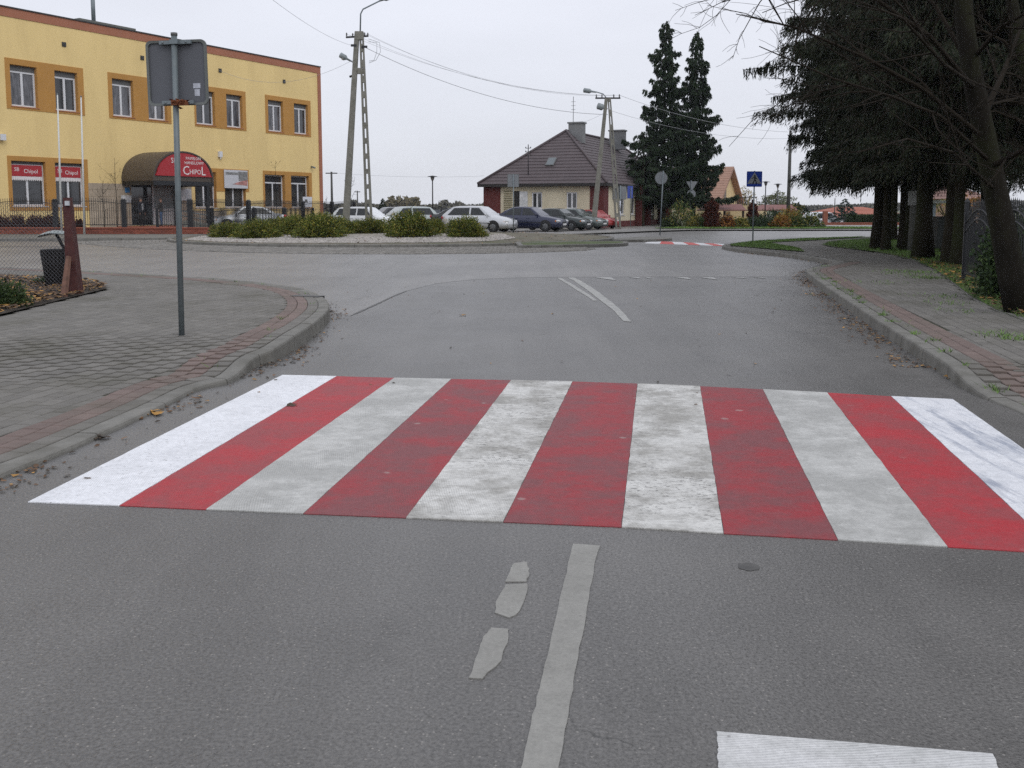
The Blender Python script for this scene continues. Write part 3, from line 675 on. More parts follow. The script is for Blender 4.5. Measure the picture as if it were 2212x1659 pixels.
# far pavements, parking
fp = empty('pavement', kind='structure')
farL = [(-60, 44.2), (-24, 44.2), (-16.5, 45.8), (-15.8, 58), (-12, 64), (-6, 66), (-6, 90), (-60, 90)]
sheet('paving_surface', farL, flat(.12), M_PATH, grid=False, parent=fp)
kerb_line('kerb_stone', catmull([Vector(p) for p in ((-60, 44), (-30, 44), (-20, 44.2), (-16.2, 46), (-15.6, 50), (-15.6, 58))], .25), 1, lambda x, y: .13, fp, step=.25)
fq = empty('pavement', kind='structure')
pk = [(-5.8, 59), G2(1000, 504), G2(1130, 508.5), G2(1190, 511), G2(1300, 506.5), G2(1400, 502.2), G2(1500, 499), (60, 65.2), (60, 200), (-60, 200), (-60, 90.2), (-5.8, 90.2)]
sheet('parking_surface', pk, flat(.09), M_ASPHL, grid=False, parent=fq)
kerb_line('kerb_stone', catmull([Vector(G2(*p)) for p in ((1000, 503), (1120, 507), (1180, 510.5), (1250, 508.5), (1320, 505), (1400, 501.5), (1500, 498.5), (1700, 498.2), (2212, 498))], .3), 1, lambda x, y: .11, fq, step=.3)
sheet('lawn', [(9.8, 67.2), (13, 66.6), (24, 66.4), (34, 66.4), (34, 69), (24, 72), (12, 70.5)], flat(.12), M_GRASS, step=1.2, kind='structure')
blades('grass', rand_in([(9.8, 67.2), (13, 66.6), (24, 66.4), (34, 66.4), (34, 69), (24, 72), (12, 70.5)], 9000, RG), .12, .08, .03, M_BLADE, RG)
sheet('lawn', [(12, 72), (24, 72), (24, 160), (9, 160)], flat(.1), M_FIELD, grid=False, kind='structure')
# ================================================================== BUILDINGS
M_YEL = mat('yellow render', (.80, .605, .275), .9, .05, .5, bump=.25, bscale=30, dirt=(.66, .49, .22), dscale=.9, damt=.5, stretch=(1, 1, .22))
M_ORA = mat('ochre window surround', (.46, .235, .06), .9, .06, 1, bump=.2, bscale=30)
M_TER = mat('terracotta band', (.36, .145, .085), .85, .08, 1)
M_DARKMETAL = mat('dark flashing', (.03, .03, .03), .5, .1)
M_STONE = mat('beige stone tile', (.40, .33, .25), .75, .12, 2, obj_rand=.12)
M_BRICK = mat('red clinker brick', (.23, .065, .04), .8, .12, 6, island=.3, dirt=(.15, .06, .05), dscale=2, damt=.5)
M_BRCAP = mat('brick coping', (.30, .095, .06), .75, .15, 5)
def holed(m, x0, x1, z0, z1, holes, y0, y1, mi=0):
    xs = sorted(set([x0, x1] + [min(max(a, x0), x1) for h in holes for a in h[:2]])); zs = sorted(set([z0, z1] + [min(max(a, z0), z1) for h in holes for a in h[2:]]))
    # merge per column to keep few faces
    for a, b in zip(xs, xs[1:]):
        if b - a < 1e-4: continue
        cx = (a + b) / 2; run = None
        for c, d in list(zip(zs, zs[1:])) + [(None, None)]:
            solid = c is not None and not any(h[0] < cx < h[1] and h[2] < (c + d) / 2 < h[3] for h in holes)
            if solid: run = (c if run is None else run[0], d)
            elif run: m.b2(a, b, y0, y1, run[0], run[1], mi); run = None
    return m
def bar(m, x0, x1, z0, z1, y0, y1, mi=0): m.b2(x0, x1, y0, y1, z0, z1, mi)
def window(parent, x0, x1, z0, z1, rec=.22, fw=.07, mull=(.5,), trans=None, frame=M_WHITEPVC, glass=M_GLASS, reveal=M_ORA, sill=None, y=0.0, blind=0.0, blind_m=None):
    m = MB(); t = .02  # reveal lining, set inside the opening
    m.b2(x0 - .001, x0 + t, y + .004, y + rec + .1, z0, z1); m.b2(x1 - t, x1 + .001, y + .004, y + rec + .1, z0, z1)
    m.b2(x0 + t, x1 - t, y + .004, y + rec + .1, z1 - t, z1 + .001); m.b2(x0 + t, x1 - t, y + .004, y + rec + .1, z0 - .001, z0 + t)
    w = m.build('window', reveal, parent)
    a0, a1, c0, c1 = x0 + t, x1 - t, z0 + t, z1 - t - blind; f = MB(); d0, d1 = y + rec - .05, y + rec + .02
    bar(f, a0, a0 + fw, c0, c1, d0, d1); bar(f, a1 - fw, a1, c0, c1, d0, d1); bar(f, a0 + fw, a1 - fw, c0, c0 + fw, d0, d1); bar(f, a0 + fw, a1 - fw, c1 - fw, c1, d0, d1)
    zt = c1 - fw
    if trans is not None:
        zt = c0 + (c1 - c0) * trans; bar(f, a0 + fw, a1 - fw, zt, zt + fw * 1.3, d0 - .004, d1)
    for q in mull: xx = a0 + (a1 - a0) * q; bar(f, xx - fw * .7, xx + fw * .7, c0 + fw, zt, d0 - .002, d1)
    f.build('frame', frame, w)
    g = MB(); g.b2(a0 + .02, a1 - .02, y + rec, y + rec + .012, c0 + .02, c1 - .02); g.build('pane', glass, w)
    if blind: b = MB(); b.b2(a0, a1, y + rec - .06, y + rec + .02, z1 - t - blind, z1 - t); b.build('shutter_box', blind_m or M_DARKGREY, w)
    if sill: s_ = MB(); s_.b2(x0 - .05, x1 + .05, y - .06, y + rec - .052, z0 - .045, z0 - .004); s_.build('sill', sill, w)
    return w
def text(s, size, m, parent, loc, rot=(pi / 2, 0, 0), name='lettering', extrude=.004, sx=1.0, align='CENTER', **k):
    cu = bpy.data.curves.new('t', 'FONT'); cu.body = s; cu.size = size; cu.extrude = extrude; cu.align_x = align; cu.align_y = 'CENTER'; cu.resolution_u = 2
    t = bpy.data.objects.new('t', cu); COL.objects.link(t); bpy.context.view_layer.update()
    me = bpy.data.meshes.new_from_object(t.evaluated_get(bpy.context.evaluated_depsgraph_get())); bpy.data.objects.remove(t)
    me.materials.clear(); me.materials.append(m); o = link(name, me, parent, loc, rot, **k); o.scale = (sx, 1, 1); return o
M_DARKGREY = mat('grey shutter box', (.12, .12, .12), .6, .1)
M_GLASS2 = mat('curtained glass', (.085, .085, .095), .08, .95, 2.1, spec=.8, coord='pos', stretch=(3, 3, .6))

P0 = at(0, 450, 54); P1 = at(697, 450, 77.7)
B1 = Frame((P0.x, P0.y, 0), atan2(P1.y - P0.y, P1.x - P0.x)); S1 = (Vector((P1.x, P1.y)) - Vector((P0.x, P0.y))).length
H1 = at(0, 8.3, 54).z
hx = lambda u, v=450, o=0.0: B1.hit(u, v, 'y', o).x
hz = lambda u, v, o=0.0: B1.hit(u, v, 'y', o).z
b1 = empty('yellow_building', (P0.x, P0.y, 0), B1.a, label='long two-storey yellow shop building with ochre window surrounds and red awning over its door', cat='building')
T = 1 / 3
zt, zbm = hz(68 * T, 415 * T), hz(75 * T, 686 * T)
up = [(hx(a * T, 190), hx(b * T, 190)) for a, b in ((68, 243), (355, 503), (725, 862), (955, 1077), (1265, 1387), (1462, 1566), (1732, 1830), (1900, 1991))]
wz = up[0][1] - up[0][0]; up = [(-6.0, -6.0 + wz), (-9.6, -9.6 + wz)] + up
gzt, gzb = hz(75 * T, 1040 * T), hz(90 * T, 1336 * T)
gd = [(hx(a * T, 400), hx(b * T, 400)) for a, b in ((78, 300), (360, 548), (1262, 1402), (1455, 1592), (1715, 1846), (1885, 2003))]
gz3t, gz3b = hz(1722 * T, 1130 * T), hz(1722 * T, 1347 * T)
ops = [(a, b, zbm, zt) for a, b in up] + [(a, b, gzb, gzt) for a, b in gd[:2]] + [(a, b, gz3b, gz3t) for a, b in gd[2:]]
dx0, dx1, dzt, dzb = hx(850 * T, 420), hx(1140 * T, 420), hz(850 * T, 1180 * T), .40
ops.append((dx0, dx1, dzb, dzt))
S0 = -16
w = MB(); holed(w, S0, S1, 0, H1 - .02, ops, 0, .32); w.b2(S0, S0 + .3, .33, 14, 0, H1 - .02); w.b2(S1 - .3, S1, .33, 14, 0, H1 - .02); w.b2(S0 + .31, S1 - .31, 13.7, 14, 0, H1 - .02)
w.build('wall', M_YEL, b1)
r = MB(); r.b2(S0 - .05, S1 + .06, -.09, 14.05, H1 - .015, H1 + .06); r.build('roof', M_DARKMETAL, b1)
bz = hz(0, 33); c = MB(); c.b2(S0, S1 + .03, -.04, -.002, bz, H1 - .02); c.b2(S1 + .002, S1 + .04, 0, 14, bz, H1 - .02); c.build('terracotta_band', M_TER, b1)
pz = hx(688, 300); c = MB(); c.b2(pz, S1 + .035, -.045, -.003, 0, bz - .002); c.b2(S1 + .002, S1 + .045, .01, .6, 0, bz - .002); c.build('corner_pilaster', M_TER, b1)
# surrounds
def surround(u0, u1, vt, vb, opl, vref=190, z0=None, z1=None):
    x0, x1 = hx(u0 * T, vref), hx(u1 * T, vref); a = hz(u0 * T, vt * T) if z1 is None else z1; b = hz(u0 * T, vb * T) if z0 is None else z0
    m = MB(); holed(m, x0, x1, b, a, opl, -.03, -.004); m.build('window_surround', M_ORA, b1)
uz1, uz0 = hz(38 * T, 372 * T), hz(58 * T, 703 * T)
surround(38, 541, 0, 0, ops, z0=uz0, z1=uz1)
for a, b in ((700, 1102), (1255, 1588), (1715, 2008)): surround(a, b, 0, 0, ops, z0=uz0, z1=uz1)
m = MB(); holed(m, -10.4, -2.9, uz0, uz1, ops, -.03, -.004); m.build('window_surround', M_ORA, b1)
gs1 = hz(55 * T, 1008 * T); surround(55, 572, 0, 0, ops, 400, z0=gzb - .25, z1=gs1)
g3 = hz(1705 * T, 1105 * T)
surround(1705, 2020, 0, 0, ops, 400, z0=gz3b - .1, z1=g3); surround(1262, 1612, 0, 0, ops, 400, z0=hz(1440 * T, 1240 * T), z1=hz(1370 * T, 1090 * T))
for i, (a, b) in enumerate(up): window(b1, a, b, zbm, zt, .26, .10, (.5,), None, glass=M_GLASS2 if i % 3 else M_GLASS, blind=.30, sill=M_TER)
M_REDSIGN = mat('red shop sign', (.38, .020, .028), .4, .06); M_SIGNWHITE = mat('white sign lettering', (.75, .72, .72), .5, 0)
for a, b in gd[:2]:
    w = window(b1, a, b, gzb, gzt, .26, .09, (.5,), .66, blind=.16, sill=M_WHITEPVC)
    zz0 = gzb + (gzt - .16 - gzb) * .66 + .12; s = MB(); s.b2(a + .1, b - .14, .14, .18, zz0, gzt - .22); s.build('red_fascia', M_REDSIGN, w)
    mid = (a + b) / 2; text('Chipol', .33, M_SIGNWHITE, w, (mid + .22, .136, (zz0 + gzt - .22) / 2 - .03)); text('SB', .30, M_SIGNWHITE, w, (a + .42, .136, (zz0 + gzt - .22) / 2 + .06))
    f = MB(); n = 15; wd = (b - a - .24) / n
    for q in range(n): f.plate([(a + .1 + q * wd, zz0 - .005), (a + .1 + q * wd, zz0 - .18), (a + .1 + (q + .5) * wd, zz0 - .26), (a + .1 + (q + 1) * wd - .01, zz0 - .18), (a + .1 + (q + 1) * wd - .01, zz0 - .005)], .15, .16)
    f.build('scalloped_trim', M_SIGNWHITE, w)
for i, (a, b) in enumerate(gd[2:]): window(b1, a, b, gz3b, gz3t, .30, .08, (.5,), .74, glass=M_GLASS, sill=M_WHITEPVC)
# stone tiles
sx0, sx1, sz1 = hx(572 * T, 420), hx(1450 * T, 420), hz(600 * T, 1185 * T); tw, th = .62, .44
tm = {}
k = 0; xx = sx0
while xx < sx1:
    zz = .02
    while zz < sz1 - .05:
        h = min(th, sz1 - zz); cx, cz = xx + tw / 2, zz + h / 2
        if not any(o[0] - .25 < cx < o[1] + .25 and o[2] - .2 < cz < o[3] + .15 for o in ops):
            key = round(h, 3)
            if key not in tm: mm = MB(); mm.box((0, 0, 0), (tw - .012, .03, h - .012)); tm[key] = mm.mesh('stone_tile', M_STONE)
            link('stone_tile', tm[key], b1, (cx, -.018, cz)); k += 1
        zz += th
    xx += tw
print('tiles', k)
# entrance: dark doorway, glazed screen, platform, steps
en = MB(); dm = dx0 + (dx1 - dx0) * .5
en.b2(dx0, dx0 + .09, .1, .2, dzb, dzt); en.b2(dm - .05, dm + .05, .1, .2, dzb, dzt); en.b2(dx1 - .09, dx1, .1, .2, dzb, dzt); en.b2(dx0 + .09, dm - .05, .1, .2, dzt - .1, dzt); en.b2(dm + .05, dx1 - .09, .1, .2, dzt - .1, dzt)
door = en.build('door', M_WHITEPVC, b1)
m = MB(); m.b2(dx0 + .09, dm - .05, .16, .18, dzb, dzt - .1); m.build('pane', M_GLASS, door)
m = MB(); m.b2(dm + .05, dx1 - .09, .15, .18, dzb + 1.1, dzt - .1); m.build('pane', mat('milky glass', (.22, .24, .245), .15, .2), door)
m = MB(); m.b2(dm + .05, dx1 - .09, .13, .18, dzb, dzb + 1.09); m.build('door_panel', mat('pale door panel', (.55, .55, .55), .5, .05), door)
pl_ = MB(); pl_.b2(dx0 - 1.2, dx1 + 3.2, -3.0, -.05, 0, .38); pl_.b2(dx0 - .6, dx1 + .2, -3.7, -3.01, 0, .19); pl_.build('entrance_platform', M_BRCAP, b1)
# canopy
lo, hi = .2, 8.0
for _ in range(50):
    e_ = (lo + hi) / 2
    if hx(331, 388, -e_) > hx(262, 388): lo = e_
    else: hi = e_
E_ = e_; cx0 = hx(262, 388); cx1 = hx(462, 392, -E_); cz0 = hz(262, 391); cz1 = B1.hit(388, 326, 'y', -E_).z
print('canopy depth', E_, 'width', cx1 - cx0, 'z', cz0, cz1, 'H1', H1, 'S1', S1)
cw = (cx1 - cx0) / 2; cc = (cx0 + cx1) / 2; chh = cz1 - cz0
arc = [(cc - cw * cos(pi * k / 28), cz0 + chh * sin(pi * k / 28) ** .85) for k in range(29)]
m = MB(); V = []
for x, z in arc: V += [(x, -E_, z), (x, -.01, z)]
for x, z in arc: q = Vector((x - cc, z - cz0)) * .955; V += [(cc + q.x, -E_, cz0 + q.y), (cc + q.x, -.01, cz0 + q.y)]
Fs = []; n2 = 58
for k in range(28):
    a = 2 * k; Fs += [(a, a + 2, a + 3, a + 1), (n2 + a, n2 + a + 1, n2 + a + 3, n2 + a + 2), (a, n2 + a, n2 + a + 2, a + 2)]
m.add(V, Fs, 0, False); M_CAN = mat('dark brown canopy sheet', (.075, .058, .045), .5, .1, 3)
can = m.build('canopy', M_CAN, b1)
m = MB(); m.plate([(cc + (x - cc) * .95, cz0 + (z - cz0) * .95) for x, z in arc], -E_ + .06, -E_ + .10); m.build('canopy_face', M_CAN, can)
rz0 = B1.hit(345, 379, 'y', -E_).z; rr_ = [(cc + (x - cc) * .90, cz0 + (z - cz0) * .93) for x, z in arc if cz0 + (z - cz0) * .93 > rz0]
rs = MB(); rs.plate([(rr_[0][0] - .12, rz0)] + rr_ + [(rr_[-1][0] + .12, rz0)], -E_ - .03, -E_ + .058); rs.build('red_sign', M_REDSIGN, can)
for s_, sz, xo, zo in (('PAWILON', .27, .30, .72), ('HANDLOWY', .27, .33, .54), ('SB', .46, -.34, .60)): text(s_, sz, M_SIGNWHITE, can, (cc + cw * xo, -E_ - .036, rz0 + (cz1 - rz0) * zo))
text('C', .80, M_SIGNWHITE, can, (cc + cw * .05, -E_ - .036, rz0 + (cz1 - rz0) * .22)); text('HIPO', .44, M_SIGNWHITE, can, (cc + cw * .355, -E_ - .036, rz0 + (cz1 - rz0) * .18), sx=.95); text('L', .80, M_SIGNWHITE, can, (cc + cw * .63, -E_ - .036, rz0 + (cz1 - rz0) * .22))
m = MB(); m.b2(cx0 + .02, cx1 - .02, -E_ - .01, -E_ + .2, cz0 - .28, cz0 - .01); m.b2(cx0 + .02, cx0 + .2, -E_ + .21, -.03, cz0 - .28, cz0 - .01); m.b2(cx1 - .2, cx1 - .02, -E_ + .21, -.03, cz0 - .28, cz0 - .01); m.build('canopy_beam', M_DARKIRON, can)
for x in (cx0 + cw * .72, cx1 - .5): m = MB(); m.b2(x - .11, x + .11, -E_ + .02, -E_ + .18, .0, cz0 - .285); m.build('canopy_post', M_DARKIRON, can)
# vents, wall lamps, cameras
for u, v in ((413, 288), (920, 375), (1425, 457), (1840, 528), (-160, 200)):
    p = B1.hit(u * T, v * T, 'y', 0); m = MB(); m.b2(p.x - .13, p.x + .13, -.05, -.003, p.z - .13, p.z + .13); m.b2(p.x - .09, p.x + .09, -.07, -.051, p.z - .09, p.z + .03); m.build('vent', M_DARKMETAL, b1)
p = B1.hit(1421 * T, 1000 * T, 'y', 0); m = MB(); m.b2(p.x - .14, p.x + .14, -.18, -.003, p.z - .2, p.z + .2); m.tube([(p.x, -.1, p.z - .2), (p.x, -.12, p.z - .34)], .05, 8); m.build('alarm_siren', M_WHITEPVC, b1)
p = B1.hit(2016 * T, 1080 * T, 'y', 0); m = MB(); m.tube([(p.x, -.02, p.z), (p.x, -.4, p.z - .1)], .07, 8); m.build('security_camera', M_GALV, b1)
p = B1.hit(2, 896 * T, 'y', 0); m = MB(); m.b2(p.x - .2, p.x + .12, -.3, -.003, p.z - .12, p.z + .22); m.build('security_camera', M_WHITEPVC, b1)
# notices by the door
def board(u0, u1, v0, v1, m_, name='notice', o=-.05):
    a = B1.hit(u0 * T, v0 * T, 'y', o); b = B1.hit(u1 * T, v1 * T, 'y', o); q = MB(); q.b2(a.x, b.x, o - .02, o + .012, b.z, a.z); return q.build(name, m_, b1), a, b
M_BLUE = mat('blue panel', (.05, .22, .48), .5, .1); M_NOTE = mat('paper notices', (.58, .59, .60), .7, .25, 4, dirt=(.35, .38, .45), dscale=3, damt=.5)
board(810, 841, 1215, 1248, M_BLUE); board(785, 851, 1266, 1312, M_NOTE); board(1168, 1240, 1222, 1300, M_NOTE, o=-.3)
# banner: drawn as its own flat print on a board
bo, a, b = board(1451, 1606, 1099, 1222, mat('banner cloth', (.55, .56, .60), .6, .06), 'banner', -.08)
q = MB(); q.b2(b.x - .9, b.x - .02, -.108, -.101, a.z - .75, a.z - .1); q.b2(a.x + .12, b.x - .92, -.108, -.101, a.z - .34, a.z - .16); q.build('print', mat('grey print', (.22, .22, .22), .6, .4, 5), bo)
q = MB(); q.plate([(b.x - 1.5, b.z + .28), (b.x - .05, b.z + .2), (b.x - .05, b.z + .62), (b.x - .8, b.z + .48)], -.108, -.101); q.build('print', mat('pink print', (.42, .20, .18), .6, .4, 5), bo)
bo, a, b = board(1962, 2022, 1275, 1342, mat('white signboard', (.66, .68, .74), .5, .06), 'sign_board', -.4)
q = MB(); q.b2(a.x + .2, a.x + .5, -.43, -.421, a.z - .45, a.z - .2); q.build('print', M_DARKGREY, bo)
# roof chimney
p = B1.hit(650 * T, 150 * T, 'y', 4.0); m = MB(); m.b2(p.x - 1.9, p.x + 1.9, 3.4, 4.6, H1 + .06, H1 + .75); m.b2(p.x - 2.15, p.x + 2.15, 3.2, 4.8, H1 + .76, H1 + .9)
chm = m.build('chimney', mat('grey chimney', (.14, .145, .13), .8, .15, 2), b1); m = MB(); m.tube([(p.x - .5, 4, H1 + .9), (p.x - .5, 4, H1 + 3.0)], .13, 10); m.tube([(p.x - .5, 4, H1 + 3.05), (p.x - .5, 4, H1 + 3.25)], .22, 10); m.tube([(p.x - .5, 4, H1 + 3.0), (p.x - .5, 4, H1 + 3.06)], .05, 6); m.build('flue', M_GALV, chm)

# ---------------- hip roofed office
def roof_face(m, A, Bp, C, D, rows, mi=0, drop=.035):
    """quad A-B (eave) to D-C (ridge side) as overlapping rows"""
    A, Bp, C, D = map(Vector, (A, Bp, C, D)); nrm = (Bp - A).cross(D - A).normalized()
    if nrm.z < 0: nrm = -nrm
    for i in range(rows):
        t0, t1 = i / rows, (i + 1) / rows + .004
        a, b, c, d = A.lerp(D, t0) + nrm * drop, Bp.lerp(C, t0) + nrm * drop, Bp.lerp(C, min(t1, 1)), A.lerp(D, min(t1, 1)); m.add([a, b, c, d, a - nrm * drop, b - nrm * drop], [(0, 1, 2, 3), (4, 5, 1, 0)], mi)
M_ROOF = mat('plum brown metal tiles', (.078, .060, .064), .7, .10, 1.5, bump=.3, bscale=8); M_CREAM = mat('cream render', (.62, .56, .42), .9, .06, .8, dirt=(.38, .34, .23), dscale=.7, damt=.4)
M_MAROON = mat('maroon render', (.10, .022, .02), .85, .15, 2)
cn = at(1303, 440, 70); ang = atan2(-.39, .92); Hf = Frame((cn.x, cn.y, 0), ang)
h = empty('office_house', (cn.x, cn.y, 0), ang, label='low cream house with big plum brown hip roof behind the parked cars', cat='house')
Wd, Ln, ez, rz = 9.45, 23.0, Hf.hit(1240, 395, 'y', 0).z, Hf.hit(1228, 283, 'y', 5).z
x_ = lambda u, v=430: Hf.hit(u, v, 'y', 0).x
z_ = lambda u, v: Hf.hit(u, v, 'y', 0).z
fo = [(x_(1109.5), x_(1124.5), .15, z_(1115, 412.5)), (x_(1148), x_(1171.5), z_(1160, 451), z_(1160, 414.5)), (x_(1223), x_(1247), z_(1235, 452), z_(1235, 414.5))]
w = MB(); holed(w, -Wd, 0, .1, ez - .02, fo, 0, .3); w.b2(-Wd, -Wd + .3, .31, Ln, .1, ez - .02); w.b2(-Wd + .31, -.31, Ln - .3, Ln, .1, ez - .02); w.build('wall', M_CREAM, h)
yh = lambda u, v=430: Hf.hit(u, v, 'x', 0).y
so = [(yh(u0), yh(u1), 1.0, 2.75) for u0, u1 in ((1341, 1349), (1364, 1371), (1404, 1411))] + [(13.2, 14.5, .3, 2.9)]
w = MB(); holed(w, .0, Ln, .1, ez - .02, so, 0, .3)
sw = w.build('wall', M_CREAM, h); sw.rotation_euler = (0, 0, pi / 2); sw.location = (0, 0, 0)
# rotated wall runs along +y with its outer face at x=0
for o in fo[1:]: window(h, *o[:4], .12, .09, (.5,), None, reveal=M_CREAM, sill=M_WHITEPVC)
m = MB(); m.b2(fo[0][0], fo[0][1], .12, .17, .15, fo[0][3]); m.build('door', mat('black doorway', (.012, .012, .012), .4), h)
side = empty('side_windows', (0, 0, 0), pi / 2); side.parent = h
for o in so[:3]: ww = window(h, *o, .12, .09, (), None, reveal=M_CREAM, sill=M_WHITEPVC); ww.rotation_euler = (0, 0, pi / 2)
bpy.data.objects.remove(side)
m = MB(); m.b2(.12, .17, 13.2, 14.5, .3, 2.6); dd = m.build('door', mat('black arched doorway', (.014, .014, .014), .4), h); dd.location.x = -.3
for x0, x1 in ((-Wd - .04, -Wd + 1.35), (-1.0, .045)): m = MB(); m.b2(x0, x1, -.05, -.002, .1, ez - .03); m.build('corner_pilaster', M_MAROON, h)
m = MB(); m.b2(.002, .05, 0, 1.1, .1, ez - .03); m.build('corner_pilaster', M_MAROON, h)
m = MB(); m.b2(-Wd + 1.36, -1.01, -.03, -.003, .1, .55); m.build('plinth', M_MAROON, h); m = MB(); m.b2(.003, .04, 1.11, Ln, .1, .55); m.build('plinth', M_MAROON, h)
for yy in (8.6, 11.4, 16.0, 18.6): m = MB(); m.b2(.055, .5, yy - .22, yy + .22, .1, ez - .03); m.build('porch_column', M_MAROON, h)
o_ = .38; ze = ez - .05; m = MB(); mid = -Wd / 2; ri = 5.2
A, Bq, Cq, Dq = (-Wd - o_, -o_, ze), (o_, -o_, ze), (o_, Ln + o_, ze), (-Wd - o_, Ln + o_, ze); R0, R1 = (mid, ri, rz), (mid, Ln - ri, rz)
roof_face(m, A, Bq, R0, R0, 17); roof_face(m, Bq, Cq, R1, R0, 17); roof_face(m, Cq, Dq, R1, R1, 10); roof_face(m, Dq, A, R0, R1, 10)
rf = m.build('roof', M_ROOF, h)
m = MB(); m.b2(-Wd - o_, o_, -o_ - .03, -o_, ze - .2, ze + .02); m.b2(o_, o_ + .03, -o_, Ln + o_, ze - .2, ze + .02); m.b2(-Wd - o_, o_, -o_ + .01, -.06, ze - .17, ze - .13); m.b2(.06, o_ - .01, -.04, Ln, ze - .17, ze - .13); m.build('eaves', mat('dark eaves', (.02, .018, .018), .7), h)
m = MB()
for a, b in ((A, R0), (Bq, R0), (R0, R1), (Cq, R1)): m.tube([Vector(a) + Vector((0, 0, .06)), Vector(b) + Vector((0, 0, .08))], .10, 6)
m.build('ridge_cap', M_ROOF, rf)
M_CHIM = mat('grey rendered chimney', (.20, .205, .21), .85, .12, 2)
for (ux, vt, yy, wd) in ((1246, 264, 5.9, 1.15), (1334, 281, 15.0, 1.3)):
    p = Hf.hit(ux, vt, 'y', yy); m = MB(); m.b2(p.x - wd / 2, p.x + wd / 2, yy - .35, yy + .45, rz - .9, p.z - .12); m.b2(p.x - wd / 2 - .08, p.x + wd / 2 + .08, yy - .43, yy + .53, p.z - .119, p.z); q = m.build('chimney', M_CHIM, rf)
    if yy < 8: m = MB(); m.tube([(p.x - .3, yy, p.z), (p.x - .3, yy, p.z + 2.0)], .022, 5); [m.tube([(p.x - .3 - .18, yy, p.z + z0), (p.x - .3 + .18, yy, p.z + z0)], .012, 4) for z0 in (1.0, 1.3, 1.6)]; m.build('aerial', M_DARKIRON, q)
def on_front_roof(u, v):
    n = (Vector(Bq) - Vector(A)).cross(Vector(R0) - Vector(A)).normalized(); a = Vector(A); o = Hf.hit(u, v, 'y', 0); o2 = Hf.hit(u, v, 'y', 5); d = o2 - o; k = (a - o).dot(n) / d.dot(n); return o + d * k, n
p, nn = on_front_roof(1191, 351); m = MB(); q = nn.to_track_quat('Z', 'Y').to_matrix().to_3x3()
tx = Vector((1, 0, 0)); ty = nn.cross(tx).normalized()
def slab(m, c, hx_, hy_, z0, z1, mi=0):
    vs = [c + tx * sx * hx_ + ty * sy * hy_ + nn * z for z in (z0, z1) for sx, sy in ((-1, -1), (1, -1), (1, 1), (-1, 1))]; m.add(vs, [(3, 2, 1, 0), (4, 5, 6, 7), (0, 1, 5, 4), (1, 2, 6, 5), (2, 3, 7, 6), (3, 0, 4, 7)], mi)
slab(m, p, .34, .5, 0, .12); sk = m.build('skylight', M_DARKGREY, rf); m = MB(); slab(m, p, .28, .44, .121, .13); m.build('pane', mat('sky glass', (.10, .12, .13), .1), sk)
p, nn = on_front_roof(1141, 378); m = MB(); m.tube([(p.x, p.y, p.z - .1), (p.x, p.y, Hf.hit(1141, 312, 'y', p.y).z)], .035, 6)
zz = Hf.hit(1141, 320, 'y', p.y).z
for k in range(3): m.tube([(p.x - .22, p.y, zz - k * .28), (p.x + .22, p.y, zz - k * .28)], .02, 4); m.tube([(p.x - .2, p.y, zz - k * .28), (p.x - .2, p.y, zz - k * .28 + .1)], .035, 5); m.tube([(p.x + .2, p.y, zz - k * .28), (p.x + .2, p.y, zz - k * .28 + .1)], .035, 5)
m.build('service_mast', M_DARKIRON, rf)
p0 = Hf.hit(1131, 428, 'y', -.05); m = MB(); m.b2(p0.x - .32, p0.x + .32, -.07, -.004, p0.z - .65, p0.z + .5); m.build('notice', M_NOTE, h)
p0 = Hf.hit(1192, 401, 'y', -.05); m = MB(); m.b2(p0.x - .1, p0.x + .1, -.25, -.004, p0.z - .08, p0.z + .12); m.build('wall_lamp', M_DARKGREY, h)
p0 = Hf.hit(1133, 400, 'y', -.05); m = MB(); m.b2(p0.x - .1, p0.x + .1, -.2, -.004, p0.z - .1, p0.z + .12); m.build('wall_lamp', M_NOTE, h)
m = MB(); p0 = Hf.hit(1096, 430, 'y', -.05)
for k in range(9): m.b2(p0.x - .3 + .1 * noise.noise(Vector((k, 0, 0))), p0.x + .38, -.06, -.004, p0.z + .55 - k * .17, p0.z + .62 - k * .17)
m.build('vent_grille', mat('faded trellis', (.22, .20, .12), .9), h)

# ---------------- tan roofed gable house
cn = at(1549, 440, 125); ang2 = atan2(-.44, .9); Gf = Frame((cn.x, cn.y, 0), ang2)
h2 = empty('gable_house', (cn.x, cn.y, 0), ang2, label='cream house with steep tan roof and two tall gable windows beyond the spruces', cat='house')
gw = 10.8; ea = 3.1; ap_ = at(1571, 360, 130).z; Lr = 15; M_TAN = mat('tan roof tiles', (.30, .175, .125), .8, .08, 1.2); M_CRM2 = mat('warm cream render', (.58, .46, .26), .9, .05, 1)
gy = lambda u, v=430: Gf.hit(u, v, 'x', 0).y
w = MB(); w.add([(0, 0, 0), (0, gw, 0), (0, gw, ea), (0, gw / 2, ap_ - .25), (0, 0, ea), (-.3, 0, 0), (-.3, gw, 0), (-.3, gw, ea), (-.3, gw / 2, ap_ - .25), (-.3, 0, ea)], [(0, 1, 2, 3, 4), (9, 8, 7, 6, 5), (0, 4, 9, 5), (1, 6, 7, 2)])
w.b2(-Lr, -.31, 0, .3, 0, ea); w.b2(-Lr, -.31, gw - .3, gw, 0, ea); w.build('wall', M_CRM2, h2)
m = MB(); roof_face(m, (-Lr, -1.1, ea - .65), (.8, -1.1, ea - .65), (.8, gw / 2, ap_), (-Lr, gw / 2, ap_), 14, drop=.03); roof_face(m, (.8, gw + 1.1, ea - .65), (-Lr, gw + 1.1, ea - .65), (-Lr, gw / 2, ap_), (.8, gw / 2, ap_), 6, drop=.03)
